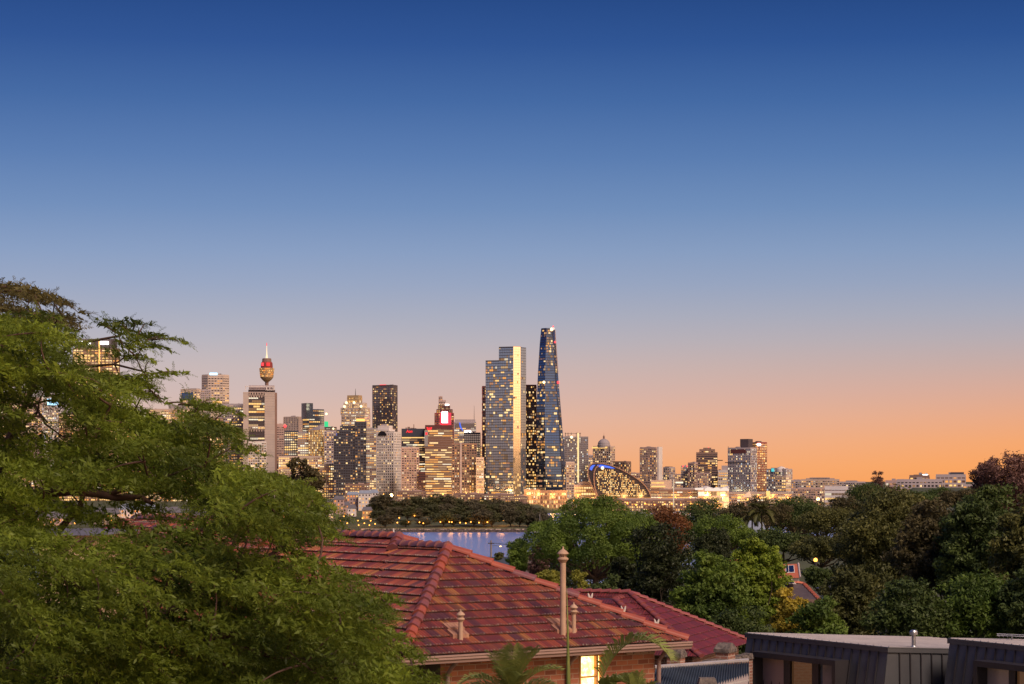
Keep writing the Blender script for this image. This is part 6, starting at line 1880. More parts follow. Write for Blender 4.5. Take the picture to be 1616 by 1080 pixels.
T = simple('apartment_tower', 'domed tower with a lantern finial behind the curved building', 936, 970, 706, 3450, 'beige', 'dark', split=963, lit=0.34, pal='gold', run=1, bay=3.4, bh=0.36, pw=0.3, cap=80)
T.pbox('lit_crown', LIT['yellow'], 938, 962, 705.5, 708, -T.dep / 2 - 0.6, -T.dep / 2 - .2)
mb = MB(); kk = T.k; cx_ = T.lx(953)
mb.lathe([(10.5 * kk, T.h - 1), (10.5 * kk, T.lz(702.5)), (9.6 * kk, T.lz(702)), (9.4 * kk, T.lz(699)), (8.0 * kk, T.lz(696.5)), (5.5 * kk, T.lz(694.2)), (2.2 * kk, T.lz(693)), (1.6 * kk, T.lz(692.8))], 20, (cx_, 0, 0)); T.part(mb, 'dome', FW['grey'])
mb = MB(); mb.lathe([(1.6 * kk, T.lz(693)), (1.5 * kk, T.lz(690)), (1.7 * kk, T.lz(689.6)), (0.8 * kk, T.lz(688)), (0.2 * kk, T.lz(687)), (0.1 * kk, T.lz(683.5))], 10, (cx_, 0, 0)); T.part(mb, 'lantern', FW['brown'])
T = simple('apartment_block', 'low brown block right of the domed tower behind the curved building', 968, 995.5, 730, 3400, 'brown', 'dark', split=988, lit=0.25, bh=0.3, pw=0.3, cap=40)

# the curved building: an extruded teardrop with ribbon rims
T = Tower('curved_hotel', 'curved teardrop building with a glowing window grid and a blue lit roof rim', 'hotel', 928, 1027, 731, 2980)
out_px = [(928, 747), (928.6, 741), (931, 735.5), (935, 732), (941, 731), (950, 731.5), (962, 734), (973, 738), (986, 744), (1000, 752), (1011, 760), (1019, 768), (1024, 776), (1027, 784), (1026, 797), (948, 797), (945, 788), (938, 775), (932, 762), (929, 753)]
outl = [(T.lx(x), T.lz(y)) for x, y in out_px]
def extr(mb, pl, y0, y1, m=0, caps=True):
    n = len(pl)
    if caps: mb.ngon([(x, y0, z) for x, z in pl], m); mb.ngon([(x, y1, z) for x, z in reversed(pl)], m)
    for i in range(n):
        a, b = pl[i], pl[(i + 1) % n]
        mb.quad((a[0], y0, a[1]), (a[0], y1, a[1]), (b[0], y1, b[1]), (b[0], y0, b[1]), m)
mb = MB(); extr(mb, outl, -14, 20); T.part(mb, 'glass_wall', GL['dark'])
mb = MB()
def ribbon(mb, pts, y0, y1, w):
    for (a, b) in zip(pts[:-1], pts[1:]):
        d_ = Vector((b[0] - a[0], b[1] - a[1])).normalized(); n_ = Vector((-d_.y, d_.x)) * w
        pl = [(a[0] - n_.x, a[1] - n_.y), (b[0] - n_.x, b[1] - n_.y), (b[0] + n_.x, b[1] + n_.y), (a[0] + n_.x, a[1] + n_.y)]
        extr(mb, pl, y0, y1)
ribbon(mb, outl[:14], -16.0, 21, 0.6); T.part(mb, 'rim', FW['brown'])
mb = MB(); inner = [(T.lx(x), T.lz(y)) for x, y in ((948, 797), (944, 785), (939, 770), (937.5, 756), (938, 745), (941, 738), (946, 735))]
ribbon(mb, inner, -16.5, -13, 0.8); T.part(mb, 'rim', FW['brown'])
mb = MB(); ribbon(mb, outl[-5:] + [outl[0], outl[1], outl[2]], -17, 20, 0.8); T.part(mb, 'rim', FW['brown'])
mb = MB(); extr(mb, [(T.lx(x), T.lz(y)) for x, y in ((942, 734.0), (950, 733.6), (962, 736), (971, 739.5), (966, 739.8), (955, 738), (945, 737.5))], -15.2, -14.4); T.part(mb, 'roof_light', SIGN['blue'])
mb = MB(); extr(mb, [(T.lx(x), T.lz(y)) for x, y in ((930.5, 741), (932, 737), (935, 734.4), (940, 733.8), (936.5, 738), (934, 743))], -15.2, -14.4); T.part(mb, 'roof_light', SIGN['blue'])
spot_ball(T, 951, 739, 2.2, SIGN['flood'], -17)
rg = random.Random(5); ins = [(941, 742), (945, 740), (960, 741), (972, 743), (984, 748), (996, 755), (1006, 763), (1014, 771), (1019, 779), (1020, 784), (949, 784), (944, 770), (941, 755)]
cnt_ = 0; rest = MB()
for r_ in range(15):
    for c_ in range(46):
        x, y = 941 + c_ * 1.72, 741.5 + r_ * 2.85
        if in_poly(x + .7, y + 1, ins) and rg.random() < 0.52:
            mm = LIT[rg.choice(['yellow', 'yellow', 'warm', 'amber', 'yellow', 'dim'])]
            wpx = 1.3
            if cnt_ < 99:
                mb = MB(); mb.boxx(T.lx(x), T.lx(x + wpx), -14.35, -14.05, T.lz(y + 1.9), T.lz(y)); T.part(mb, 'window', mm)
            else: rest.boxx(T.lx(x), T.lx(x + wpx), -14.35, -14.05, T.lz(y + 1.9), T.lz(y), {'yellow': 0}.get('x', rg.choice([0, 0, 1, 2])))
            cnt_ += 1
tag(T.part(rest, 'lit_windows', [LIT['yellow'], LIT['warm'], LIT['amber']]), kind='stuff')
mb = MB()
for r_ in range(17):
    y = 740.6 + r_ * 2.85
    xsn = [x for x in np.arange(930, 1027, 0.5) if in_poly(x, y, out_px)]
    if xsn: mb.boxx(T.lx(max(940, xsn[0] + 2)), T.lx(xsn[-1] - 1), -14.6, -14.0, T.lz(y + 0.5), T.lz(y))
T.part(mb, 'frame', FW['dark'])

T = simple('apartment_tower', 'tall apartment tower with a pale right edge standing behind the curved building', 1010, 1040, 708, 3300, 'pink', 'dark', split=1035, lit=0.36, pal='home', run=1, bay=3.2, bh=0.34, pw=0.28, cap=90, tops=((0.35, 0.7, 705.5, 'grey'), (0.0, 0.08, 705.8, 'grey')))
T.pbox('edge_wall', FW['white'], 1038, 1040.5, 705.5, 792, -2, 10)
T = simple('apartment_tower', 'small pale tower right of the tall apartment tower', 1047, 1065, 739, 3350, 'lilac', 'dark', split=1056, lit=0.22, bay=3.2, bh=0.3, pw=0.35, cap=50, tops=((0.2, 0.8, 736.5, 'dark'),))
T = simple('apartment_tower', 'small tower with red roof lights left of the dark gabled tower', 1075, 1087, 737, 3400, 'lilac', 'dark', lit=0.25, bay=3, cap=40)
spot_ball(T, 1078, 736, 1.2, SIGN['beacon'], -T.dep / 2, 'beacon'); spot_ball(T, 1084, 736, 1.2, SIGN['beacon'], -T.dep / 2, 'beacon')
T = simple('apartment_tower', 'grey pink tower just left of the dark gabled tower', 1086, 1101, 732, 3380, 'pink', 'dark', split=1096, lit=0.2, bay=3, cap=40)
T = simple('office_tower', 'dark brown tower with a small gabled top and a jib arm at its right', 1099, 1132, 716, 3450, 'brown', 'dark', lit=0.22, pal='gold', run=2, bay=3, bh=0.45, pw=0.05, cap=90, dark_rows=(-1, -2))
pol = rect(T.lx(1104), T.lx(1128), -12, 12); skin(T, [(T.h, pol), (T.lz(711.5), pol)], 'brown', 'dark', lit=0.0, cap=0)
pol = rect(T.lx(1110), T.lx(1122), -11, 11); skin(T, [(T.lz(711.5), pol), (T.lz(708.5), pol)], 'brown', 'dark', lit=0.0, cap=0)
T.pbox('sign', LIT['warm'], 1113, 1118, 712.5, 715, -13, -12.4); spot_ball(T, 1118, 706.8, 0.9, SIGN['beacon'], 0, 'beacon')
mb = MB(); mb.boxx(T.lx(1132), T.lx(1140.5), -1, 1, T.lz(727.5), T.lz(726.2)); T.part(mb, 'jib', M['dark_metal'])
T = simple('apartment_tower', 'pale low tower in front of the dark gabled tower', 1101, 1121, 748, 3300, 'pink', 'dark', lit=0.33, bay=2.8, bh=0.3, pw=0.35, cap=60)
T = simple('office_block', 'stepped white floored block with curved terraces left of the paired towers', 1134, 1150, 745, 3420, 'white', 'warm', lit=0.6, pal='gold', run=4, fl=5, bh=0.4, cap=40, proud=0.8, tops=((0.3, 1.0, 735, 'lilac'), (0.0, 0.22, 741, 'dark')))
# paired hotel towers
T = simple('hotel_tower', 'wide hotel tower of fine window grid with a reddish top, tallest on the right side', 1149, 1194, 708.5, 3250, 'lilac', 'deep', split=1184, lit=0.26, pal='cool', run=1, bay=2.7, fl=3.6, bh=0.3, pw=0.3, cap=100)
T.pbox('roof_plant', FW['dark'], 1167, 1180, 693, 709, 2, 16); antenna(T, 1149.3, 704, 710, 0.5); T.pbox('top_band', FW['maroon'], 1158, 1182, 709.5, 716, -T.dep / 2 - .5, -T.dep / 2 - .1)
T.pbox('mid_band', FW['dark'], 1149.5, 1182.5, 729.6, 730.8, -T.dep / 2 - .7, -T.dep / 2 - .1)
T = simple('hotel_tower', 'narrow orange red glowing tower with a white oval sign, right of the wide hotel tower', 1188, 1210, 700, 3330, 'red', 'gold', split=1194, lit=0.3, pal='home', run=1, bay=2.8, bh=0.3, pw=0.12, cap=80, tops=((0.1, 1.0, 698, 'lilac'), (0.2, 0.5, 696.5, 'dark')))
mb = MB(); mb.lathe([(0.01, -0.4), (2.6, -0.3), (2.6, 0.3), (0.01, 0.4)], 14, (0, 0, 0)); o = T.part(mb, 'sign', SIGN['white']); o.rotation_euler = (math.radians(90), 0, 0); o.scale = (1.2, 0.75, 1); o.location = (T.lx(1194.5), -T.dep / 2 - 1, T.lz(702))
T = simple('hotel_block', 'white lit hotel block stepping down from the orange red tower', 1210, 1250, 742, 3280, 'lilac', 'blue', split=1240, lit=0.35, pal='cool', run=1, bay=3, bh=0.35, pw=0.25, cap=80, tops=((0.2, 0.5, 738.5, 'grey'), (0.55, 0.85, 739, 'grey')))
T.pbox('sign', SIGN['teal'], 1223, 1227, 739.5, 744.5, -T.dep / 2 - 1.2, -T.dep / 2 - .4)
mb = MB(); mb.lathe([(8.4, 0), (7.6, 4), (5, 7), (1, 8.4), (.05, 8.5)], 16, (T.lx(1235), -4, T.h - 3)); T.part(mb, 'dome', FW['white'])
T = simple('office_block', 'block with dark and lit stripes in front of the white lit hotel block', 1224, 1248, 753, 3120, 'cream', 'dark', split=1240, lit=0.45, pal='gold', run=3, fl=4.2, bh=0.45, cap=50)
T = simple('apartment_block', 'pink grey stepped block left of the long beige block', 1249, 1265, 760, 3250, 'lilac', 'dark', lit=0.25, cap=30, tops=((0.3, 0.9, 757, 'grey'),))
T = simple('apartment_block', 'long beige apartment block with a grey attic on the low skyline', 1265, 1324, 758.5, 3200, 'beige', 'dark', lit=0.25, pal='home', run=1, fl=4, bay=3.5, bh=0.4, cap=80, t=26, tops=((0.12, 0.88, 755, 'grey'), (0.22, 0.75, 753.8, 'grey')))
T = simple('apartment_block', 'low reddish row of lit flats in front of the long beige block', 1249, 1300, 772, 3050, 'pink', 'dark', lit=0.4, pal='home', run=1, bay=3, cap=70, t=18)
T = simple('exhibition_hall', 'white modern hall with lit glass strips by the bright street light', 1302, 1338, 771, 2800, 'white', 'warm', fl=6, bay=4, bh=0.5, pw=0.05, lit=0.5, pal='cool', run=5, cap=40, t=24, cat='hall')
T = simple('apartment_block', 'pale low block on the skyline right of the long beige block', 1322, 1365, 762, 3300, 'lilac', 'dark', lit=0.2, cap=40, t=22, tops=((0.3, 0.7, 758.5, 'grey'),))

# convention hall with an undulating lit roof
T = simple('convention_hall', 'wide convention hall with a white scalloped lit roof and golden glass', 1102, 1150, 775, 3000, 'cream', 'gold', fl=8, bay=4, bh=0.22, pw=0.06, lit=0.95, pal='gold', run=3, cap=60, t=40, cat='hall')
mb = MB(); n = 24
ptsx = [T.lx(1096 + 54 * i / n) for i in range(n + 1)]
hz = [T.lz(772) + (T.lz(764) - T.lz(770)) * min(1, i / 9) * (0.6 + 0.4 * math.sin(i * 0.3)) for i in range(n + 1)]
for i in range(n):
    mb.quad((ptsx[i], -21, T.lz(770.5) - 1.5), (ptsx[i + 1], -21, T.lz(770.5) - 1.5), (ptsx[i + 1], 16, hz[i + 1]), (ptsx[i], 16, hz[i])); mb.quad((ptsx[i], 16, hz[i]), (ptsx[i + 1], 16, hz[i + 1]), (ptsx[i + 1], 18, T.h), (ptsx[i], 18, T.h))
T.part(mb, 'roof', FW['white'])
mb = MB(); n = 20
for i in range(n):
    a, b = T.lx(1112 + 38 * i / n), T.lx(1112 + 38 * (i + 1) / n); f0, f1 = abs(math.sin(i / n * math.pi * 3)), abs(math.sin((i + 1) / n * math.pi * 3))
    mb.quad((a, -21.6, T.lz(775)), (b, -21.6, T.lz(775)), (b, -21.6, T.lz(772 - 3 * f1)), (a, -21.6, T.lz(772 - 3 * f0)))
T.part(mb, 'lit_fascia', SIGN['whitewash'])
T.pbox('lit_canopy', SIGN['whitewash'], 1097, 1110, 770, 773.5, -24, -18)
T = simple('waterfront_hall', 'low dark waterfront hall with strips of warm light right of the curved building', 1027, 1100, 775, 3020, 'brown', 'warm', fl=4, bay=4, bh=0.4, pw=0.1, lit=0.45, pal='gold', run=4, cap=60, t=24, cat='hall')
T.pbox('roof', FW['grey'], 1062, 1098, 770, 776, -10, 12); T.pbox('sign', LIT['white'], 1066, 1078, 760.5, 763, -2, 0); T.pbox('lit_floor', LIT['yellow'], 1028, 1048, 761, 763.5, -4, -2); T.pbox('lit_floor', LIT['yellow'], 1028, 1050, 767, 769, -8, -6)
T.pbox('roof', FW['beige'], 1027, 1060, 758, 775.5, -4, 8)
T = simple('waterfront_hall', 'low lit terminal sheds between the convention hall and the paired hotel towers', 1150, 1250, 779, 3000, 'grey', 'warm', fl=4, bay=4, bh=0.4, pw=0.1, lit=0.3, pal='gold', run=3, cap=60, t=20, cat='hall')
mb = MB(); mb.ngon([(T.lx(1171), -11, T.lz(785)), (T.lx(1187), -11, T.lz(785)), (T.lx(1183), -11, T.lz(774.5))]); mb.ngon([(T.lx(1187), -8, T.lz(785)), (T.lx(1171), -8, T.lz(785)), (T.lx(1183), -8, T.lz(774.5))]); mb.quad((T.lx(1171), -11, T.lz(785)), (T.lx(1183), -11, T.lz(774.5)), (T.lx(1183), -8, T.lz(774.5)), (T.lx(1171), -8, T.lz(785))); mb.quad((T.lx(1187), -11, T.lz(785)), (T.lx(1187), -8, T.lz(785)), (T.lx(1183), -8, T.lz(774.5)), (T.lx(1183), -11, T.lz(774.5))); T.part(mb, 'gable', FW['white'])
T.pbox('lit_wall', LIT['yellow'], 1209, 1215, 775, 788, -12, -10.5)
# elevated road deck in front of the curved building
T = Tower('road_bridge', 'long elevated road deck with warm lights passing before the curved building', 'bridge', 900, 1105, 787, 2900)
T.pbox('deck', FW['pink'], 898, 1108, 786.5, 789.2, -6, 6)
mb = MB()
for i in range(22): x = T.lx(900 + i * 9.6); mb.boxx(x - 0.7, x + 0.7, -2, 2, 0, T.lz(789))
T.part(mb, 'pylon', FW['grey'])
T.pbox('light_strip', LIT['amber'], 932, 1105, 785.6, 786.3, -5.6, -5.3)
# white mast
T = Tower('flag_mast', 'tall white lit mast rising from the boats by the curved building', 'mast', 1062, 1064, 757, 2750)
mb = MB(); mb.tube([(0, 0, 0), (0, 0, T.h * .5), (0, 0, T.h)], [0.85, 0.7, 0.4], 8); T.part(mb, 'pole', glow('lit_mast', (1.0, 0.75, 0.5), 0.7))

# ---------------- blocks filling in behind and along the foot of the skyline
FILL = [
    ('brown lit block behind the golden ribbed block and the slab tower', 436, 474, 690, 3800, 'brown', 'warm', 0.45, 'gold', 3),
    ('pale block behind the green signed tower, left of the stepped stone tower', 520, 545, 692, 3780, 'lilac', 'dark', 0.4, 'home', 1),
    ('pale pink block behind the white grid tower and the navy tower', 622, 650, 692, 3800, 'pink', 'dark', 0.4, 'gold', 2),
    ('golden block behind the navy tower and the golden tower', 655, 690, 690, 3820, 'gold', 'warm', 0.6, 'gold', 3),
    ('lilac block between the golden tower and the blue stripe tower', 706, 724, 688, 3820, 'lilac', 'dark', 0.35, 'gold', 2),
    ('orange lit block between the blue glass tower and the slim terrace tower', 742, 770, 706, 3600, 'beige', 'warm', 0.65, 'gold', 2),
    ('pale lit block behind the grey tower with the light strip', 918, 940, 720, 3800, 'lilac', 'dark', 0.35, 'gold', 2),
    ('low golden block under the domed tower right of the curved building', 984, 1016, 748, 3700, 'pink', 'warm', 0.45, 'gold', 2),
    ('low lilac block between the tall apartment tower and the small pale tower', 1036, 1054, 752, 3700, 'lilac', 'warm', 0.4, 'gold', 2),
    ('low pink block between the small pale tower and the red lit tower', 1062, 1080, 750, 3750, 'pink', 'warm', 0.4, 'gold', 2),
    ('low dark block with lit corners right of the dark gabled tower', 1128, 1140, 744, 3700, 'brown', 'dark', 0.4, 'home', 1),
    ('low pale hillside block behind the pink grey stepped block', 1240, 1275, 764, 3600, 'pink', 'dark', 0.35, 'home', 1),
]
for lb, x0, x1, yt, d, w, g, li, pal, run in FILL:
    simple('office_block', lb, x0, x1, yt, d, w, g, lit=li, pal=pal, run=run, cap=40, t=24)
FOOT = [
    ('low golden waterfront block under the dark stepped tower', 545, 582, 766, 2900, 'brown'), ('low golden waterfront block under the white grid tower', 582, 628, 779, 2880, 'brown'),
    ('low golden waterfront block under the navy tower', 628, 672, 777, 2890, 'brown'), ('low golden waterfront block under the golden tower', 672, 716, 780, 2870, 'brown'),
    ('low golden waterfront block under the brown apartment tower', 716, 764, 781, 2880, 'brown'), ('low golden waterfront block under the paired glass tower', 764, 812, 782, 2860, 'brown'), ('low golden waterfront block beside the colonnade podium', 808, 832, 785, 2870, 'brown')]
for lb, x0, x1, yt, d, w in FOOT[0::2] + FOOT[5:6]:
    simple('waterfront_block', lb, x0, x1, yt, d, w, 'warm', lit=0.42, pal='gold', run=2, fl=3.6, bay=3.0, bh=0.42, pw=0.3, cap=60, t=20, tops=((0.1, 0.4, yt - 2.5, 'brown'), (0.55, 0.8, yt - 3.5, 'pink')))

# ---------------- buildings on the ridge at the right
def ridge(label, x0, x1, yt, yb, d, **kw):
    return simple('hillside_flats', label, x0, x1, yt, d, cat='building', **kw)
T = ridge('low white row of hillside flats with dark windows below the dark roofed ones', 1416, 1486, 759.5, 775, 1500, wall='lilac', gl='dark', fl=2.9, bay=2.6, bh=0.45, pw=0.35, lit=0.25, pal='gold', cap=50, t=12)
T = ridge('hillside flats with dark glazed roof boxes and a bright white roof light', 1436, 1466, 753, 772, 1540, wall='brown', gl='dark', fl=2.9, bay=2.6, bh=0.4, pw=0.3, lit=0.5, pal='home', cap=40, t=12, tops=((0.2, 0.95, 749.3, 'navy'),))
T.pbox('sign', SIGN['white'], 1456, 1464, 749, 750.8, -T.dep / 2 + .2, -T.dep / 2 + .6)
T = ridge('hillside flats with lit terraces and a navy roof box near the purple brown treetops', 1478, 1523, 752, 775, 1520, wall='lilac', gl='warm', fl=2.9, bay=2.8, bh=0.45, pw=0.25, lit=0.4, pal='gold', cap=40, t=12, tops=((0.03, 0.5, 749.3, 'dark'), (0.5, 0.95, 745.5, 'navy')))
T = ridge('low pale house row on the ridge left of the hillside flats', 1398, 1436, 761.5, 775, 1600, wall='pink', gl='warm', fl=2.9, bay=2.6, lit=0.35, pal='home', cap=30, t=10)
T = ridge('dim low house row on the ridge right of the hillside flats', 1520, 1545, 767, 785, 1480, wall='lilac', gl='dark', fl=2.9, bay=2.6, lit=0.25, pal='home', cap=30, t=10)
# ================================================================== headland park, shore, boats, small houses
def seawall():
    t = thing('seawall', 'dark rock seawall with a pale promenade kerb round the park headland', 'wall', (P(720, 836, 1722)[0], 1722, 0))
    rng = random.Random(2)
    m = MB()
    px = 575.0
    while px < 852:
        d = _ip(px, [560, 600, 830, 852, 866], [1735, 1725, 1725, 1790, 2760]) - 4
        for row in range(3):
            c = P(px + rng.uniform(-0.5, .5), 800, d - 2.5 + row * 1.6)
            s = rng.uniform(0.8, 1.5)
            m.box((c.x, c.y, 0.1 + row * 0.75 + rng.uniform(-.3, .6)), (s, s * rng.uniform(0.8, 1.3), s * 0.8), rng.random() * 3)
        px += 1.7
    m.build('rock', mat('harbour_rock', (0.16, 0.12, 0.11), (0.06, 0.045, 0.04), 0.3, 0.9), t, world=True)
    m = MB()
    prev = None
    for px in range(570, 850, 6):
        d = _ip(px, [560, 600, 830, 852, 866], [1735, 1725, 1725, 1790, 2760]) + 2
        c = P(px, 800, d)
        if prev is not None:
            a, b = prev, c
            m.quad((a.x, a.y, 1.6), (b.x, b.y, 1.6), (b.x, b.y, 2.5), (a.x, a.y, 2.5)); m.quad((a.x, a.y, 2.5), (b.x, b.y, 2.5), (b.x, b.y + 1.2, 2.5), (a.x, a.y + 1.2, 2.5))
        prev = c
    m.build('kerb', FW['cream'], t, world=True)
seawall()

# park trees: four crowns shared by copies
ORD = ['first', 'second', 'third', 'fourth', 'fifth', 'sixth', 'seventh', 'eighth', 'ninth', 'tenth', 'eleventh', 'twelfth', 'thirteenth', 'fourteenth', 'fifteenth', 'sixteenth', 'seventeenth', 'eighteenth', 'nineteenth', 'twentieth', 'twenty-first', 'twenty-second', 'twenty-third', 'twenty-fourth', 'twenty-fifth', 'twenty-sixth', 'twenty-seventh', 'twenty-eighth', 'twenty-ninth', 'thirtieth',
       'thirty-first', 'thirty-second', 'thirty-third', 'thirty-fourth', 'thirty-fifth', 'thirty-sixth']
protos = []
for i in range(4):
    r = tree('park_tree', 'x', 700, 805, 828, 26, 1800, 'park' if i % 2 else 'grey', n=3200, lobes=26, lobe_r=0.24, size=0.62, seed=200 + i, crown_from=0.0, gz=3.0, shape='round' if i < 3 else 'flat')
    protos.append((r, r['label']))
bpy.context.view_layer.update()
PH = P(700, 805, 1800).z - 2.8; PW_ = 26 / F * 1800
rowsP = [
    ('along the seawall path', 1768, [(608, 812, 24), (640, 820, 16), (668, 818, 18), (700, 806, 30), (716, 812, 22), (748, 806, 34), (764, 804, 30), (776, 806, 26), (806, 801, 26), (820, 804, 24), (833, 806, 24), (846, 810, 24), (856, 806, 22)], 829),
    ('halfway up the park slope', 1868, [(598, 806, 26), (622, 800, 26), (643, 798, 22), (660, 802, 18), (680, 796, 26), (702, 795, 24), (728, 797, 26), (752, 794, 30), (775, 796, 26), (796, 794, 28), (818, 796, 26), (838, 800, 22), (851, 802, 22)], 822),
    ('on the park crest', 1985, [(590, 794, 22), (603, 779, 30), (622, 790, 22), (640, 786, 22), (656, 783, 24), (676, 783, 22), (688, 780, 26), (706, 781, 24), (722, 786, 22), (744, 788, 26), (760, 788, 24), (779, 787, 26), (794, 791, 22), (812, 790, 24), (830, 795, 22)], 812),
]
first_used = [False] * 4
for rname, d0, lst, yb in rowsP:
    for j, (px, yt, w) in enumerate(lst):
        i = (j * 3 + len(rname)) % 4
        d = d0 + (j * 37 % 17) - 8
        if not first_used[i]:
            r = protos[i][0]; first_used[i] = True
        else:
            src = protos[i][0]
            r = src.copy(); COL.objects.link(r)
            for ch in src.children:
                c = ch.copy(); COL.objects.link(c); c.parent = r
        c = P(px, yt, d); g = ground_z(px, d) - 0.3
        r.location = (c.x, d, g)
        r.rotation_euler = (0, 0, j * 1.7)
        hs = max(4.0, c.z - g) / PH
        ws = w * 1.55 / F * d / PW_
        r.scale = (ws, ws, hs)
        r['label'] = f'bushy park tree {rname}, {ORD[j]} counted from the skyline tower side' if False else f'dusky bushy tree {rname}, {ORD[j]} from the left'
        r['category'] = 'tree'
        r['group'] = 'trees in the headland park'

# lamps
LAMP_GLOW = glow('lamp_globe', (1.0, 0.36, 0.05), 5.0)
PT = bpy.data.lights.new('lamp_light', 'POINT')
PT.energy = 900.0
PT.color = (1.0, 0.38, 0.07)
PT.shadow_soft_size = 1.2
def lamp_proto():
    r = thing('park_lamp', 'x', 'lamp', (0, 0, 0))
    m = MB(); m.tube([(0, 0, 0), (0, 0, 4.0)], [0.09, 0.06], 6); m.build('pole', M['dark_metal'], r)
    m = MB(); m.lathe([(0.03, -0.5), (0.36, -0.35), (0.5, 0), (0.36, 0.35), (0.03, 0.5)], 10, (0, 0, 4.3)); m.build('globe', LAMP_GLOW, r)
    l = bpy.data.objects.new('lamp_light', PT); COL.objects.link(l); l.parent = r; l.location = (0, -0.9, 4.4)
    return r
LAMPS = [(600, 823.5), (607, 823.8), (613, 823.4), (627, 825), (630, 817.5), (645, 824), (662, 824.4), (654, 814), (674, 820), (675.5, 808), (687.6, 804), (695, 824), (709, 824), (713, 824.2), (726, 825), (743, 824), (756, 825), (764, 824), (769, 824.2), (773, 823.6), (786, 822), (789, 821.5),
         (792, 821), (795, 821.4), (799.5, 820.6), (805.5, 820), (816, 820), (831, 821), (714, 799.4), (717.7, 811.5), (642, 806), (662, 801), (703, 811), (668, 826), (735, 826)]
LEFT_L = [(565, 822), (572, 818), (548, 826), (556, 812), (580, 806), (560, 800), (590, 812), (585, 822), (543, 815), (552, 804), (597, 800), (537, 822), (530, 812), (575, 826), (566, 829), (583, 829), (592, 827), (545, 800)]
SHORE_L = [(3, 816), (12, 812), (22, 818), (52, 818), (68, 813), (80, 824), (92, 820), (108, 818), (118, 826), (150, 817), (172, 812), (176, 822), (188, 828), (206, 820), (222, 812), (236, 806), (252, 818), (262, 825), (278, 815), (292, 808), (303, 820), (316, 826), (330, 812), (345, 818), (362, 822), (380, 812), (398, 818), (415, 808), (430, 824), (450, 816), (468, 810), (485, 822), (500, 814), (515, 806)]
pl = lamp_proto()
lamp_n = 0
def place_lamp(px, py, d, label, group, s=1.0):
    global lamp_n
    if lamp_n == 0: r = pl
    else:
        r = pl.copy(); COL.objects.link(r)
        for ch in pl.children:
            c = ch.copy(); COL.objects.link(c); c.parent = r
    lamp_n += 1
    c = P(px, py, d)
    g = ground_z(px, d)
    r.location = (c.x, d, c.z - 4.3 * s)
    r.scale = (s, s, s)
    r['label'] = label; r['category'] = 'lamp'; r['group'] = group
def depth_for(px, py, h=4.3):
    """distance at which a lamp of this height standing on the ground shows at row py"""
    best = None
    for d in np.arange(1732, 2080, 6):
        e = abs((HC - ground_z(px, d) - h) / d * F + HY - py)
        if best is None or e < best[0]: best = (e, d)
    return float(best[1])
for nm, lst, gr in (('on the headland park', LAMPS, 'lamps in the headland park'), ('on the lit terraces left of the park', LEFT_L, 'lamps on the terraces left of the park'), ('on the shore behind the feathery trees', SHORE_L, 'lamps on the shore behind the feathery trees')):
    for j, (x, y) in enumerate(sorted(lst)):
        place_lamp(x, y, depth_for(x, y), f'orange lamp {nm}, {ORD[j]} from the left', gr, 1.0 if 'park' in nm else 1.15)
# bright lights on tall poles
def tall_light(label, px, py, d, r, m):
    t = thing('street_light', label, 'street light', (P(px, py, d).x, d, ground_z(px, d)))
    h = P(px, py, d).z - ground_z(px, d)
    mb = MB(); mb.tube([(0, 0, 0), (0, 0, h)], [0.22, 0.12], 8); mb.build('pole', M['dark_metal'], t)
    mb = MB(); mb.lathe([(0.02, -r), (r * .7, -r * .7), (r, 0), (r * .7, r * .7), (0.02, r)], 12, (0, 0, h)); mb.build('lamp_head', m, t)
tall_light('dazzling warm floodlight on a pole in front of the white grid tower', 617.5, 782, 2300, 1.7, glow('star_light', (1.0, 0.62, 0.22), 30.0, True))
tall_light('dazzling yellow street light on the wooded slope near the white hall', 1291, 788, 1200, 0.8, glow('star_light_yellow', (1.0, 0.70, 0.2), 40.0, True))

# terraces and low waterfront buildings at the left
def low_house(name, label, x0, x1, yt, yb, d, wall, roofm, dep=9.0, pitch=0.35, lit=0.4, seed=0, windows=True):
    a, b = P(x0, yb, d), P(x1, yb, d)
    W = b.x - a.x
    zt = HC + (HY - yt) / F * d
    zb = min(ground_z((x0 + x1) / 2, d), HC + (HY - yb) / F * d) - 0.5
    t = thing(name, label, 'house', ((a.x + b.x) / 2, d, zb))
    rh = min(dep / 2 * pitch * 2, (zt - zb) * 0.45)
    he = zt - zb - rh
    m = MB(); m.boxx(-W / 2, W / 2, -dep / 2, dep / 2, 0, he); m.build('wall', wall, t)
    m = MB(); o = 0.35
    A, B = (-W / 2 - o, -dep / 2 - o), (W / 2 + o, dep / 2 + o)
    m.quad((A[0], A[1], he), (B[0], A[1], he), (B[0] - W * .12, 0, he + rh), (A[0] + W * .12, 0, he + rh)); m.quad((B[0], B[1], he), (A[0], B[1], he), (A[0] + W * .12, 0, he + rh), (B[0] - W * .12, 0, he + rh))
    m.ngon([(A[0], B[1], he), (A[0], A[1], he), (A[0] + W * .12, 0, he + rh)]); m.ngon([(B[0], A[1], he), (B[0], B[1], he), (B[0] - W * .12, 0, he + rh)]); m.quad((A[0], A[1], he), (A[0], B[1], he), (B[0], B[1], he), (B[0], A[1], he))
    m.build('roof', roofm, t)
    if windows:
        rng = random.Random(seed)
        nfl = max(1, int(he / 3.0)); nb = max(1, int(W / 2.6))
        for i in range(nfl):
            for j in range(nb):
                x = -W / 2 + (j + 0.5) * W / nb; z = i * he / nfl + he / nfl * 0.3
                mb = MB(); mb.boxx(x - 0.6, x + 0.6, -dep / 2 - 0.08, -dep / 2 + .02, z, z + 1.5)
                mb.build('window', LIT[rng.choice(['amber', 'yellow', 'orange'])] if rng.random() < lit else GL['dark'], t)
    return t
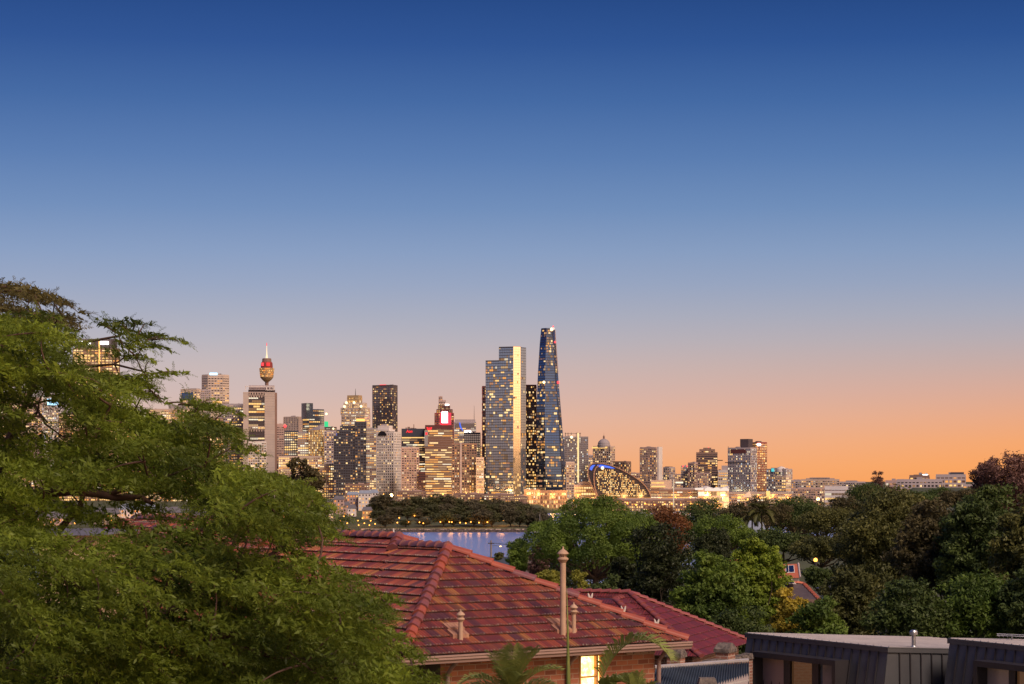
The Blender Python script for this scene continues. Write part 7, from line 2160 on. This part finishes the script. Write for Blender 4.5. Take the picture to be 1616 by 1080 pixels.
R_SL = mat('slate_roof', (0.16, 0.15, 0.17), (0.10, 0.095, 0.11), 1.2, 0.6)
R_BL = mat('blue_metal_roof', (0.38, 0.43, 0.50), (0.30, 0.34, 0.40), 0.6, 0.4, 0.3)
R_OR = mat('orange_tile_roof', (0.46, 0.13, 0.07), (0.36, 0.10, 0.06), 1.5, 0.6)
W_CR = FW['cream']; W_PK = FW['pink']; W_WH = FW['white']
HB = [('white terrace houses with pale metal roofs above the lit terraces', 548, 566, 776, 792, 2150, W_PK, R_BL), ('white houses with many pale chimneys and roofs below the dark stepped tower', 566, 586, 774, 792, 2140, W_WH, R_BL),
      ('pale roofed house left of the dazzling floodlight', 584, 597, 773, 788, 2180, W_WH, R_BL), ('pink house among the lit terraces', 537, 552, 792, 812, 1990, W_PK, R_SL), ('white gabled house among the lit terraces', 549, 562, 797, 812, 1960, W_WH, R_SL),
      ('orange lit pavilion at the edge of the park trees', 572, 587, 800, 810, 1900, FW['gold'], R_SL), ('pink waterfront house beside the feathery tree', 527, 543, 783, 812, 1960, W_PK, R_SL)]
for i, (lb, x0, x1, yt, yb, d, w, r) in enumerate(HB):
    low_house('terrace_house', lb, x0, x1, yt, yb, d, w, r, lit=0.9 if 'pavilion' in lb else 0.45, seed=i)
HS = [('low waterfront shed with golden lights at the photo edge behind the feathery tree', -5, 40, 806, 832, 'gold'), ('low lit waterfront terrace seen under the long feathery branch', 60, 110, 808, 832, 'pink'), ('pale lit wharf building under the feathery branch', 150, 190, 802, 830, 'cream'), ('white wharf shed with a blue grey roof seen through the feathery leaves', 188, 248, 795, 828, 'white'),
      ('golden lit wharf terrace right of the white wharf shed', 248, 300, 800, 830, 'gold'), ('brown wharf building with bright lights behind the feathery leaves', 300, 345, 804, 832, 'brown'), ('low lit houses above the old tiled roof behind leaves', 350, 410, 800, 830, 'gold'), ('pink lit houses behind the brown tree', 420, 480, 800, 830, 'pink'), ('cream lit houses between the brown tree and the terraces', 482, 528, 796, 826, 'cream')]
for i, (lb, x0, x1, yt, yb, w) in enumerate(HS):
    low_house('wharf_house', lb, x0, x1, yt, yb, 1790 + i * 9, FW[w], R_BL if w == 'white' else R_SL, dep=14, lit=0.7, seed=i + 20)
low_house('terrace_house', 'bright golden lit house roofline just above the brown tree at the shore', 496, 540, 787, 800, 2050, FW['gold'], R_SL, lit=1.0, seed=5)

# houses on the near slopes
low_house('cottage', 'cream rendered house wall glimpsed through the feathery branches at the left', 98, 178, 834, 905, 62, mat('cream_render', (0.74, 0.55, 0.36), (0.62, 0.46, 0.30), 0.8, 0.85), R_SL, dep=6, windows=False, pitch=0.02)
low_house('slate_house', 'small dark blue grey roofed house by the water behind the tiled ridge', 768, 815, 879, 915, 300, W_PK, mat('slate_blue', (0.055, 0.07, 0.10), (0.04, 0.05, 0.07), 1, 0.5), dep=8, lit=0, pitch=0.5)
low_house('slate_house', 'small brown roofed house beside the dark blue grey one', 808, 842, 872, 915, 320, W_PK, mat('slate_brown', (0.11, 0.075, 0.075), (0.08, 0.055, 0.055), 1, 0.6), dep=8, lit=0, pitch=0.5)
low_house('cottage', 'little cottage with an orange tiled roof peeping above the lime green tree', 1150, 1178, 882.5, 900, 215, W_WH, R_OR, dep=6, lit=0, pitch=0.25)
def orange_cottage():
    d = 205
    t = thing('cottage', 'cottage with a steep orange tiled roof and a big skylight', 'house', tuple(P(1240, 925, d)))
    m = MB(); a, b, c, e = P(1228, 913, d), P(1262, 912, d), P(1259, 890, d + 2.2), P(1228, 891, d + 2.2)
    m.quad(a, b, c, e); m.quad(b, b + Vector((.4, 4, 0)), c + Vector((.2, 0.2, 0)), c); m.quad(e, c, c + Vector((0, 3, -2)), e + Vector((0, 3, -2)))
    m.build('roof', R_OR, t, world=True)
    m = MB(); zz = Vector((0, 0, -3.5)); m.quad(a + zz + Vector((0, .3, 0)), b + zz + Vector((0, .3, 0)), b + Vector((0, .3, 0)), a + Vector((0, .3, 0))); m.quad(b + zz + Vector((0, .3, 0)), b + zz + Vector((.4, 4, 0)), b + Vector((.4, 4, 0)), b + Vector((0, .3, 0)))
    m.build('wall', W_WH, t, world=True)
    n_ = (b - a).cross(e - a).normalized(); n_ = n_ if n_.y < 0 else -n_
    def on(u, v): return a.lerp(b, u).lerp(e.lerp(c, u), v) + n_ * 0.06
    m = MB(); m.quad(on(0.36, 0.34), on(0.80, 0.34), on(0.80, 0.88), on(0.36, 0.88)); w = m.build('window', W_WH, t, world=True)
    for u0, u1 in ((0.40, 0.50), (0.53, 0.77)):
        m = MB(); m.quad(on(u0, 0.38) + n_ * .03, on(u1, 0.38) + n_ * .03, on(u1, 0.84) + n_ * .03, on(u0, 0.84) + n_ * .03)
        o = m.build('pane', GL['deep'], None); o.data.transform(Matrix.Translation(-Vector(t.location))); o.parent = w
    m = MB(); m.tube([b + Vector((.05, 0, .05)), c + Vector((.05, 0, .05))], [.09, .09], 6); m.build('barge_board', FW['lilac'], t, world=True)
orange_cottage()
def slate_cottage():
    d = 165
    t = thing('cottage', 'brown slate roofed cottage with a small white gable below the orange tiled cottage', 'house', tuple(P(1262, 950, d)))
    m = MB()
    r0, r1 = P(1236, 919, d + 3), P(1268, 921, d + 3)
    e0, e1 = P(1232, 946, d), P(1292, 946, d - 1)
    m.quad(e0, e1, r1, r0); m.ngon([e1, P(1296, 942, d + 5), r1]); m.quad(r0, r1, P(1296, 942, d + 6), P(1236, 942, d + 6))
    roof = m.build('roof', mat('cottage_slate', (0.10, 0.075, 0.08), (0.07, 0.052, 0.058), 2, 0.7), t, world=True)
    m = MB(); zz = Vector((0, 0, -3)); m.quad(e0 + zz, e1 + zz, e1, e0); m.quad(e1 + zz, P(1296, 942, d + 5) + zz, P(1296, 942, d + 5), e1); m.build('wall', FW['brown'], t, world=True)
    m = MB(); g0, g1, gp = P(1243, 922, d + 1.3), P(1257, 922, d + 1.3), P(1249, 913.5, d + 1.3)
    m.ngon([g0, g1, gp]); m.quad(g0, gp, gp + Vector((0, 2, 0)), g0 + Vector((0, 2, 0))); m.quad(g1, g1 + Vector((0, 2, 0)), gp + Vector((0, 2, 0)), gp); g = m.build('gable', W_WH, t, world=True)
    m = MB(); g0, g1, gp = P(1245.5, 920.5, d + 1.2), P(1254, 920.5, d + 1.2), P(1249.2, 915.5, d + 1.2); m.ngon([g0, g1, gp]); o = m.build('window', GL['deep'], None); o.data.transform(Matrix.Translation(-Vector(t.location))); o.parent = g
    m = MB()
    for a, b in ((e1, r1), (r0, r1)): cap_run(m, a, b, seg=0.5, r=0.14, mi=(0,), seed=1, lift=0)
    o = m.build('ridge_cap', R_OR, None); o.data.transform(Matrix.Translation(-Vector(t.location))); o.parent = roof
slate_cottage()
low_house('cottage', 'flat blue grey walled house glimpsed right of the golden bush', 1304, 1352, 925, 950, 150, R_BL, R_SL, dep=5, lit=0, pitch=0.05, windows=False)
low_house('cottage', 'pale blue roofed house on the slope beneath the palms', 1166, 1204, 822, 850, 345, W_WH, R_BL, dep=9, lit=0, pitch=0.6, windows=False)
# lamp in the garden behind the trees
tall_light('small orange garden lamp glowing behind the trees right of the orange tiled cottage', 1287, 884, 230, 0.22, glow('garden_lamp', (1.0, 0.38, 0.06), 4.0, True))

# power pole
def power_pole():
    d = 330
    t = thing('power_pole', 'wooden power pole with a crossarm and a bracket lamp against the water', 'pole', (P(775, 855, d).x, d, ground_z(775, d)))
    m = MB(); h = P(775, 853, d).z - ground_z(775, d)
    m.tube([(0, 0, 0), (0, 0, h)], [0.17, 0.12], 8); m.build('pole', mat('pole_wood', (0.30, 0.24, 0.22), (0.2, 0.16, 0.15), 3, 0.9), t)
    m = MB(); m.box((0, -0.15, h - 0.45), (0.95, 0.1, 0.12)); m.build('crossarm', M['bark'], t)
    m = MB(); m.tube([(0, 0, h - 0.9), (0.7, -.1, h - 0.75), (1.3, -.1, h - 0.85)], [0.04, 0.04, 0.03], 6); b = m.build('bracket', M['grey_metal'], t)
    m = MB(); m.lathe([(.02, -.1), (.16, -.06), (.18, .04), (.03, .1)], 10, (1.42, -.1, h - 0.9)); o = m.build('lamp_head', glow('pole_lamp', (1.0, 0.6, 0.25), 3.0), t)
    m = MB()
    for s_ in (-0.42, 0.42, 0.1): m.tube([(s_, -.15, h - .36), (s_ + 9, 40, h - 2.6), (s_ + 16, 80, h - 3.5)], [0.015] * 3, 4)
    m.build('wire', M['dark_metal'], t)
power_pole()

# boats in the basin before the curved building
def boat_proto(i):
    r = thing('boat', 'x', 'boat', (0, 0, 0))
    m = MB(); L, B, H = 14.0, 4.2, 1.7
    secs_ = [(-L / 2, 0.75), (-L * 0.2, 1.0), (L * 0.2, 0.95), (L * 0.42, 0.5), (L / 2, 0.05)]
    for (x0, k0), (x1, k1) in zip(secs_[:-1], secs_[1:]):
        for s_ in (-1, 1):
            m.quad((x0, s_ * B / 2 * k0, H), (x1, s_ * B / 2 * k1, H + .2), (x1, s_ * B / 2 * k1 * 0.7, 0), (x0, s_ * B / 2 * k0 * 0.7, 0))
        m.quad((x0, -B / 2 * k0, H), (x1, -B / 2 * k1, H + .2), (x1, B / 2 * k1, H + .2), (x0, B / 2 * k0, H))
    m.quad((-L / 2, -B * .37, H), (-L / 2, B * .37, H), (-L / 2, B * .26, 0), (-L / 2, -B * .26, 0))
    m.build('hull', W_WH, r)
    m = MB(); c0 = rect(-4.5, 3, -1.5, 1.5); c1 = rect(-4.2, 1.6, -1.3, 1.3); m.prism(c0, c1, H, H + 2.1); m.build('cabin', W_WH, r)
    m = MB(); m.boxx(-3.8, 1.4, -1.62, 1.62, H + .7, H + 1.4); m.build('window', LIT['amber'] if i == 0 else GL['dark'], r)
    m = MB(); m.tube([(0, 0, H + 2), (0, 0, H + (13 if i else 5))], [.12, .06], 6); m.build('mast', W_WH, r)
    return r
bp = [boat_proto(0), boat_proto(1)]
BOATS = [(1003, 811, 2560), (1014, 813, 2480), (1024, 810, 2600), (1034, 812, 2520), (1046, 809, 2640), (1056, 811, 2560), (1068, 812, 2500), (1078, 809, 2620), (1085, 812, 2530), (996, 808, 2680), (1040, 806, 2700), (1070, 806, 2700), (1010, 806, 2710), (852, 839, 1720)]
for j, (px, py, d) in enumerate(BOATS):
    i = j % 2
    if j < 2: r = bp[i]
    else:
        r = bp[i].copy(); COL.objects.link(r)
        for ch in bp[i].children: c = ch.copy(); COL.objects.link(c); c.parent = r
    r.location = ((px - CX) / F * d, d, -0.3)
    r.rotation_euler = (0, 0, (j * 0.9) % 0.8 - 0.4 + (math.pi if j % 3 == 0 else 0))
    r['label'] = (f'white moored {"sailing boat" if i else "motor cruiser"} before the curved building, {ORD[sorted(b[0] for b in BOATS[:13]).index(px)]} boat from the left' if j < 13 else 'small white boat off the end of the rocky headland')
    r['category'] = 'boat'; r['group'] = 'boats moored before the curved building' if j < 13 else 'boats off the headland'

# quay lights and low quay sheds before the bridge
for j, (x0, x1, yt) in enumerate(((940, 985, 790), (985, 1030, 791), (1030, 1080, 791), (1080, 1125, 790))):
    simple('quay_shed', ['low lit quay shed under the road deck below the left of the curved building', 'low lit quay shed under the road deck below the middle of the curved building', 'low lit quay shed by the white mast', 'low lit quay shed before the convention hall'][j], x0, x1, yt, 2800 + j * 6, 'brown', 'warm', fl=3.5, bay=3, bh=0.35, pw=0.2, lit=0.55, pal='gold', cap=40, t=10, cat='shed')
QL = [(905, 790), (915, 794), (930, 793), (948, 792), (962, 790), (975, 793), (990, 794), (1004, 797), (1018, 795), (1033, 797), (1049, 796), (1060, 795), (1075, 797), (1090, 795), (1104, 797), (1118, 795), (1133, 792), (1148, 790), (1165, 786), (1180, 788), (1200, 787), (1215, 786), (1232, 788)]
for j, (x, y) in enumerate(QL):
    place_lamp(x, y, 2790, f'orange lamp on the far quay by the curved building, {ORD[j]} from the left', 'lamps along the far quay', 1.9)

# street lights along the foot of the towers, whose glow washes the lower walls
PT2 = bpy.data.lights.new('street_glow', 'POINT')
PT2.energy = 26000.0
PT2.color = (1.0, 0.50, 0.14)
PT2.shadow_soft_size = 3.0
def street_lamp(px, py, d, label):
    c = P(px, py, d); g = ground_z(px, d)
    t = thing('street_lamp', label, 'street light', (c.x, d, g), group='street lights at the foot of the towers')
    h = c.z - g
    m = MB(); m.tube([(0, 0, 0), (0, 0, h)], [0.3, 0.16], 6); m.build('pole', M['dark_metal'], t)
    m = MB(); m.lathe([(0.05, -1.0), (0.8, -0.6), (1.05, 0), (0.7, 0.6), (0.05, 0.9)], 10, (0, 0, h)); m.build('lamp_head', LAMP_GLOW, t)
    l = bpy.data.objects.new('street_glow', PT2); COL.objects.link(l); l.parent = t; l.location = (0, 2.5, h + 0.5)
SPX = [552, 573, 590, 606, 628, 645, 663, 681, 699, 718, 736, 754, 772, 792, 812, 834, 850, 872, 890]
for j, x in enumerate(SPX):
    street_lamp(x, 779 + (j * 7 % 5), 2960 + (j * 13 % 30), f'orange street light at the foot of the towers behind the park, {ORD[j]} from the left')
SPR = [912, 936, 958, 985, 1012, 1040, 1066, 1090, 1116, 1142, 1168, 1195, 1220, 1245]
for j, x in enumerate(SPR):
    street_lamp(x, 783 + (j * 7 % 4), 2905 + (j * 11 % 25), f'orange street light before the curved building and halls, {ORD[j]} from the left')
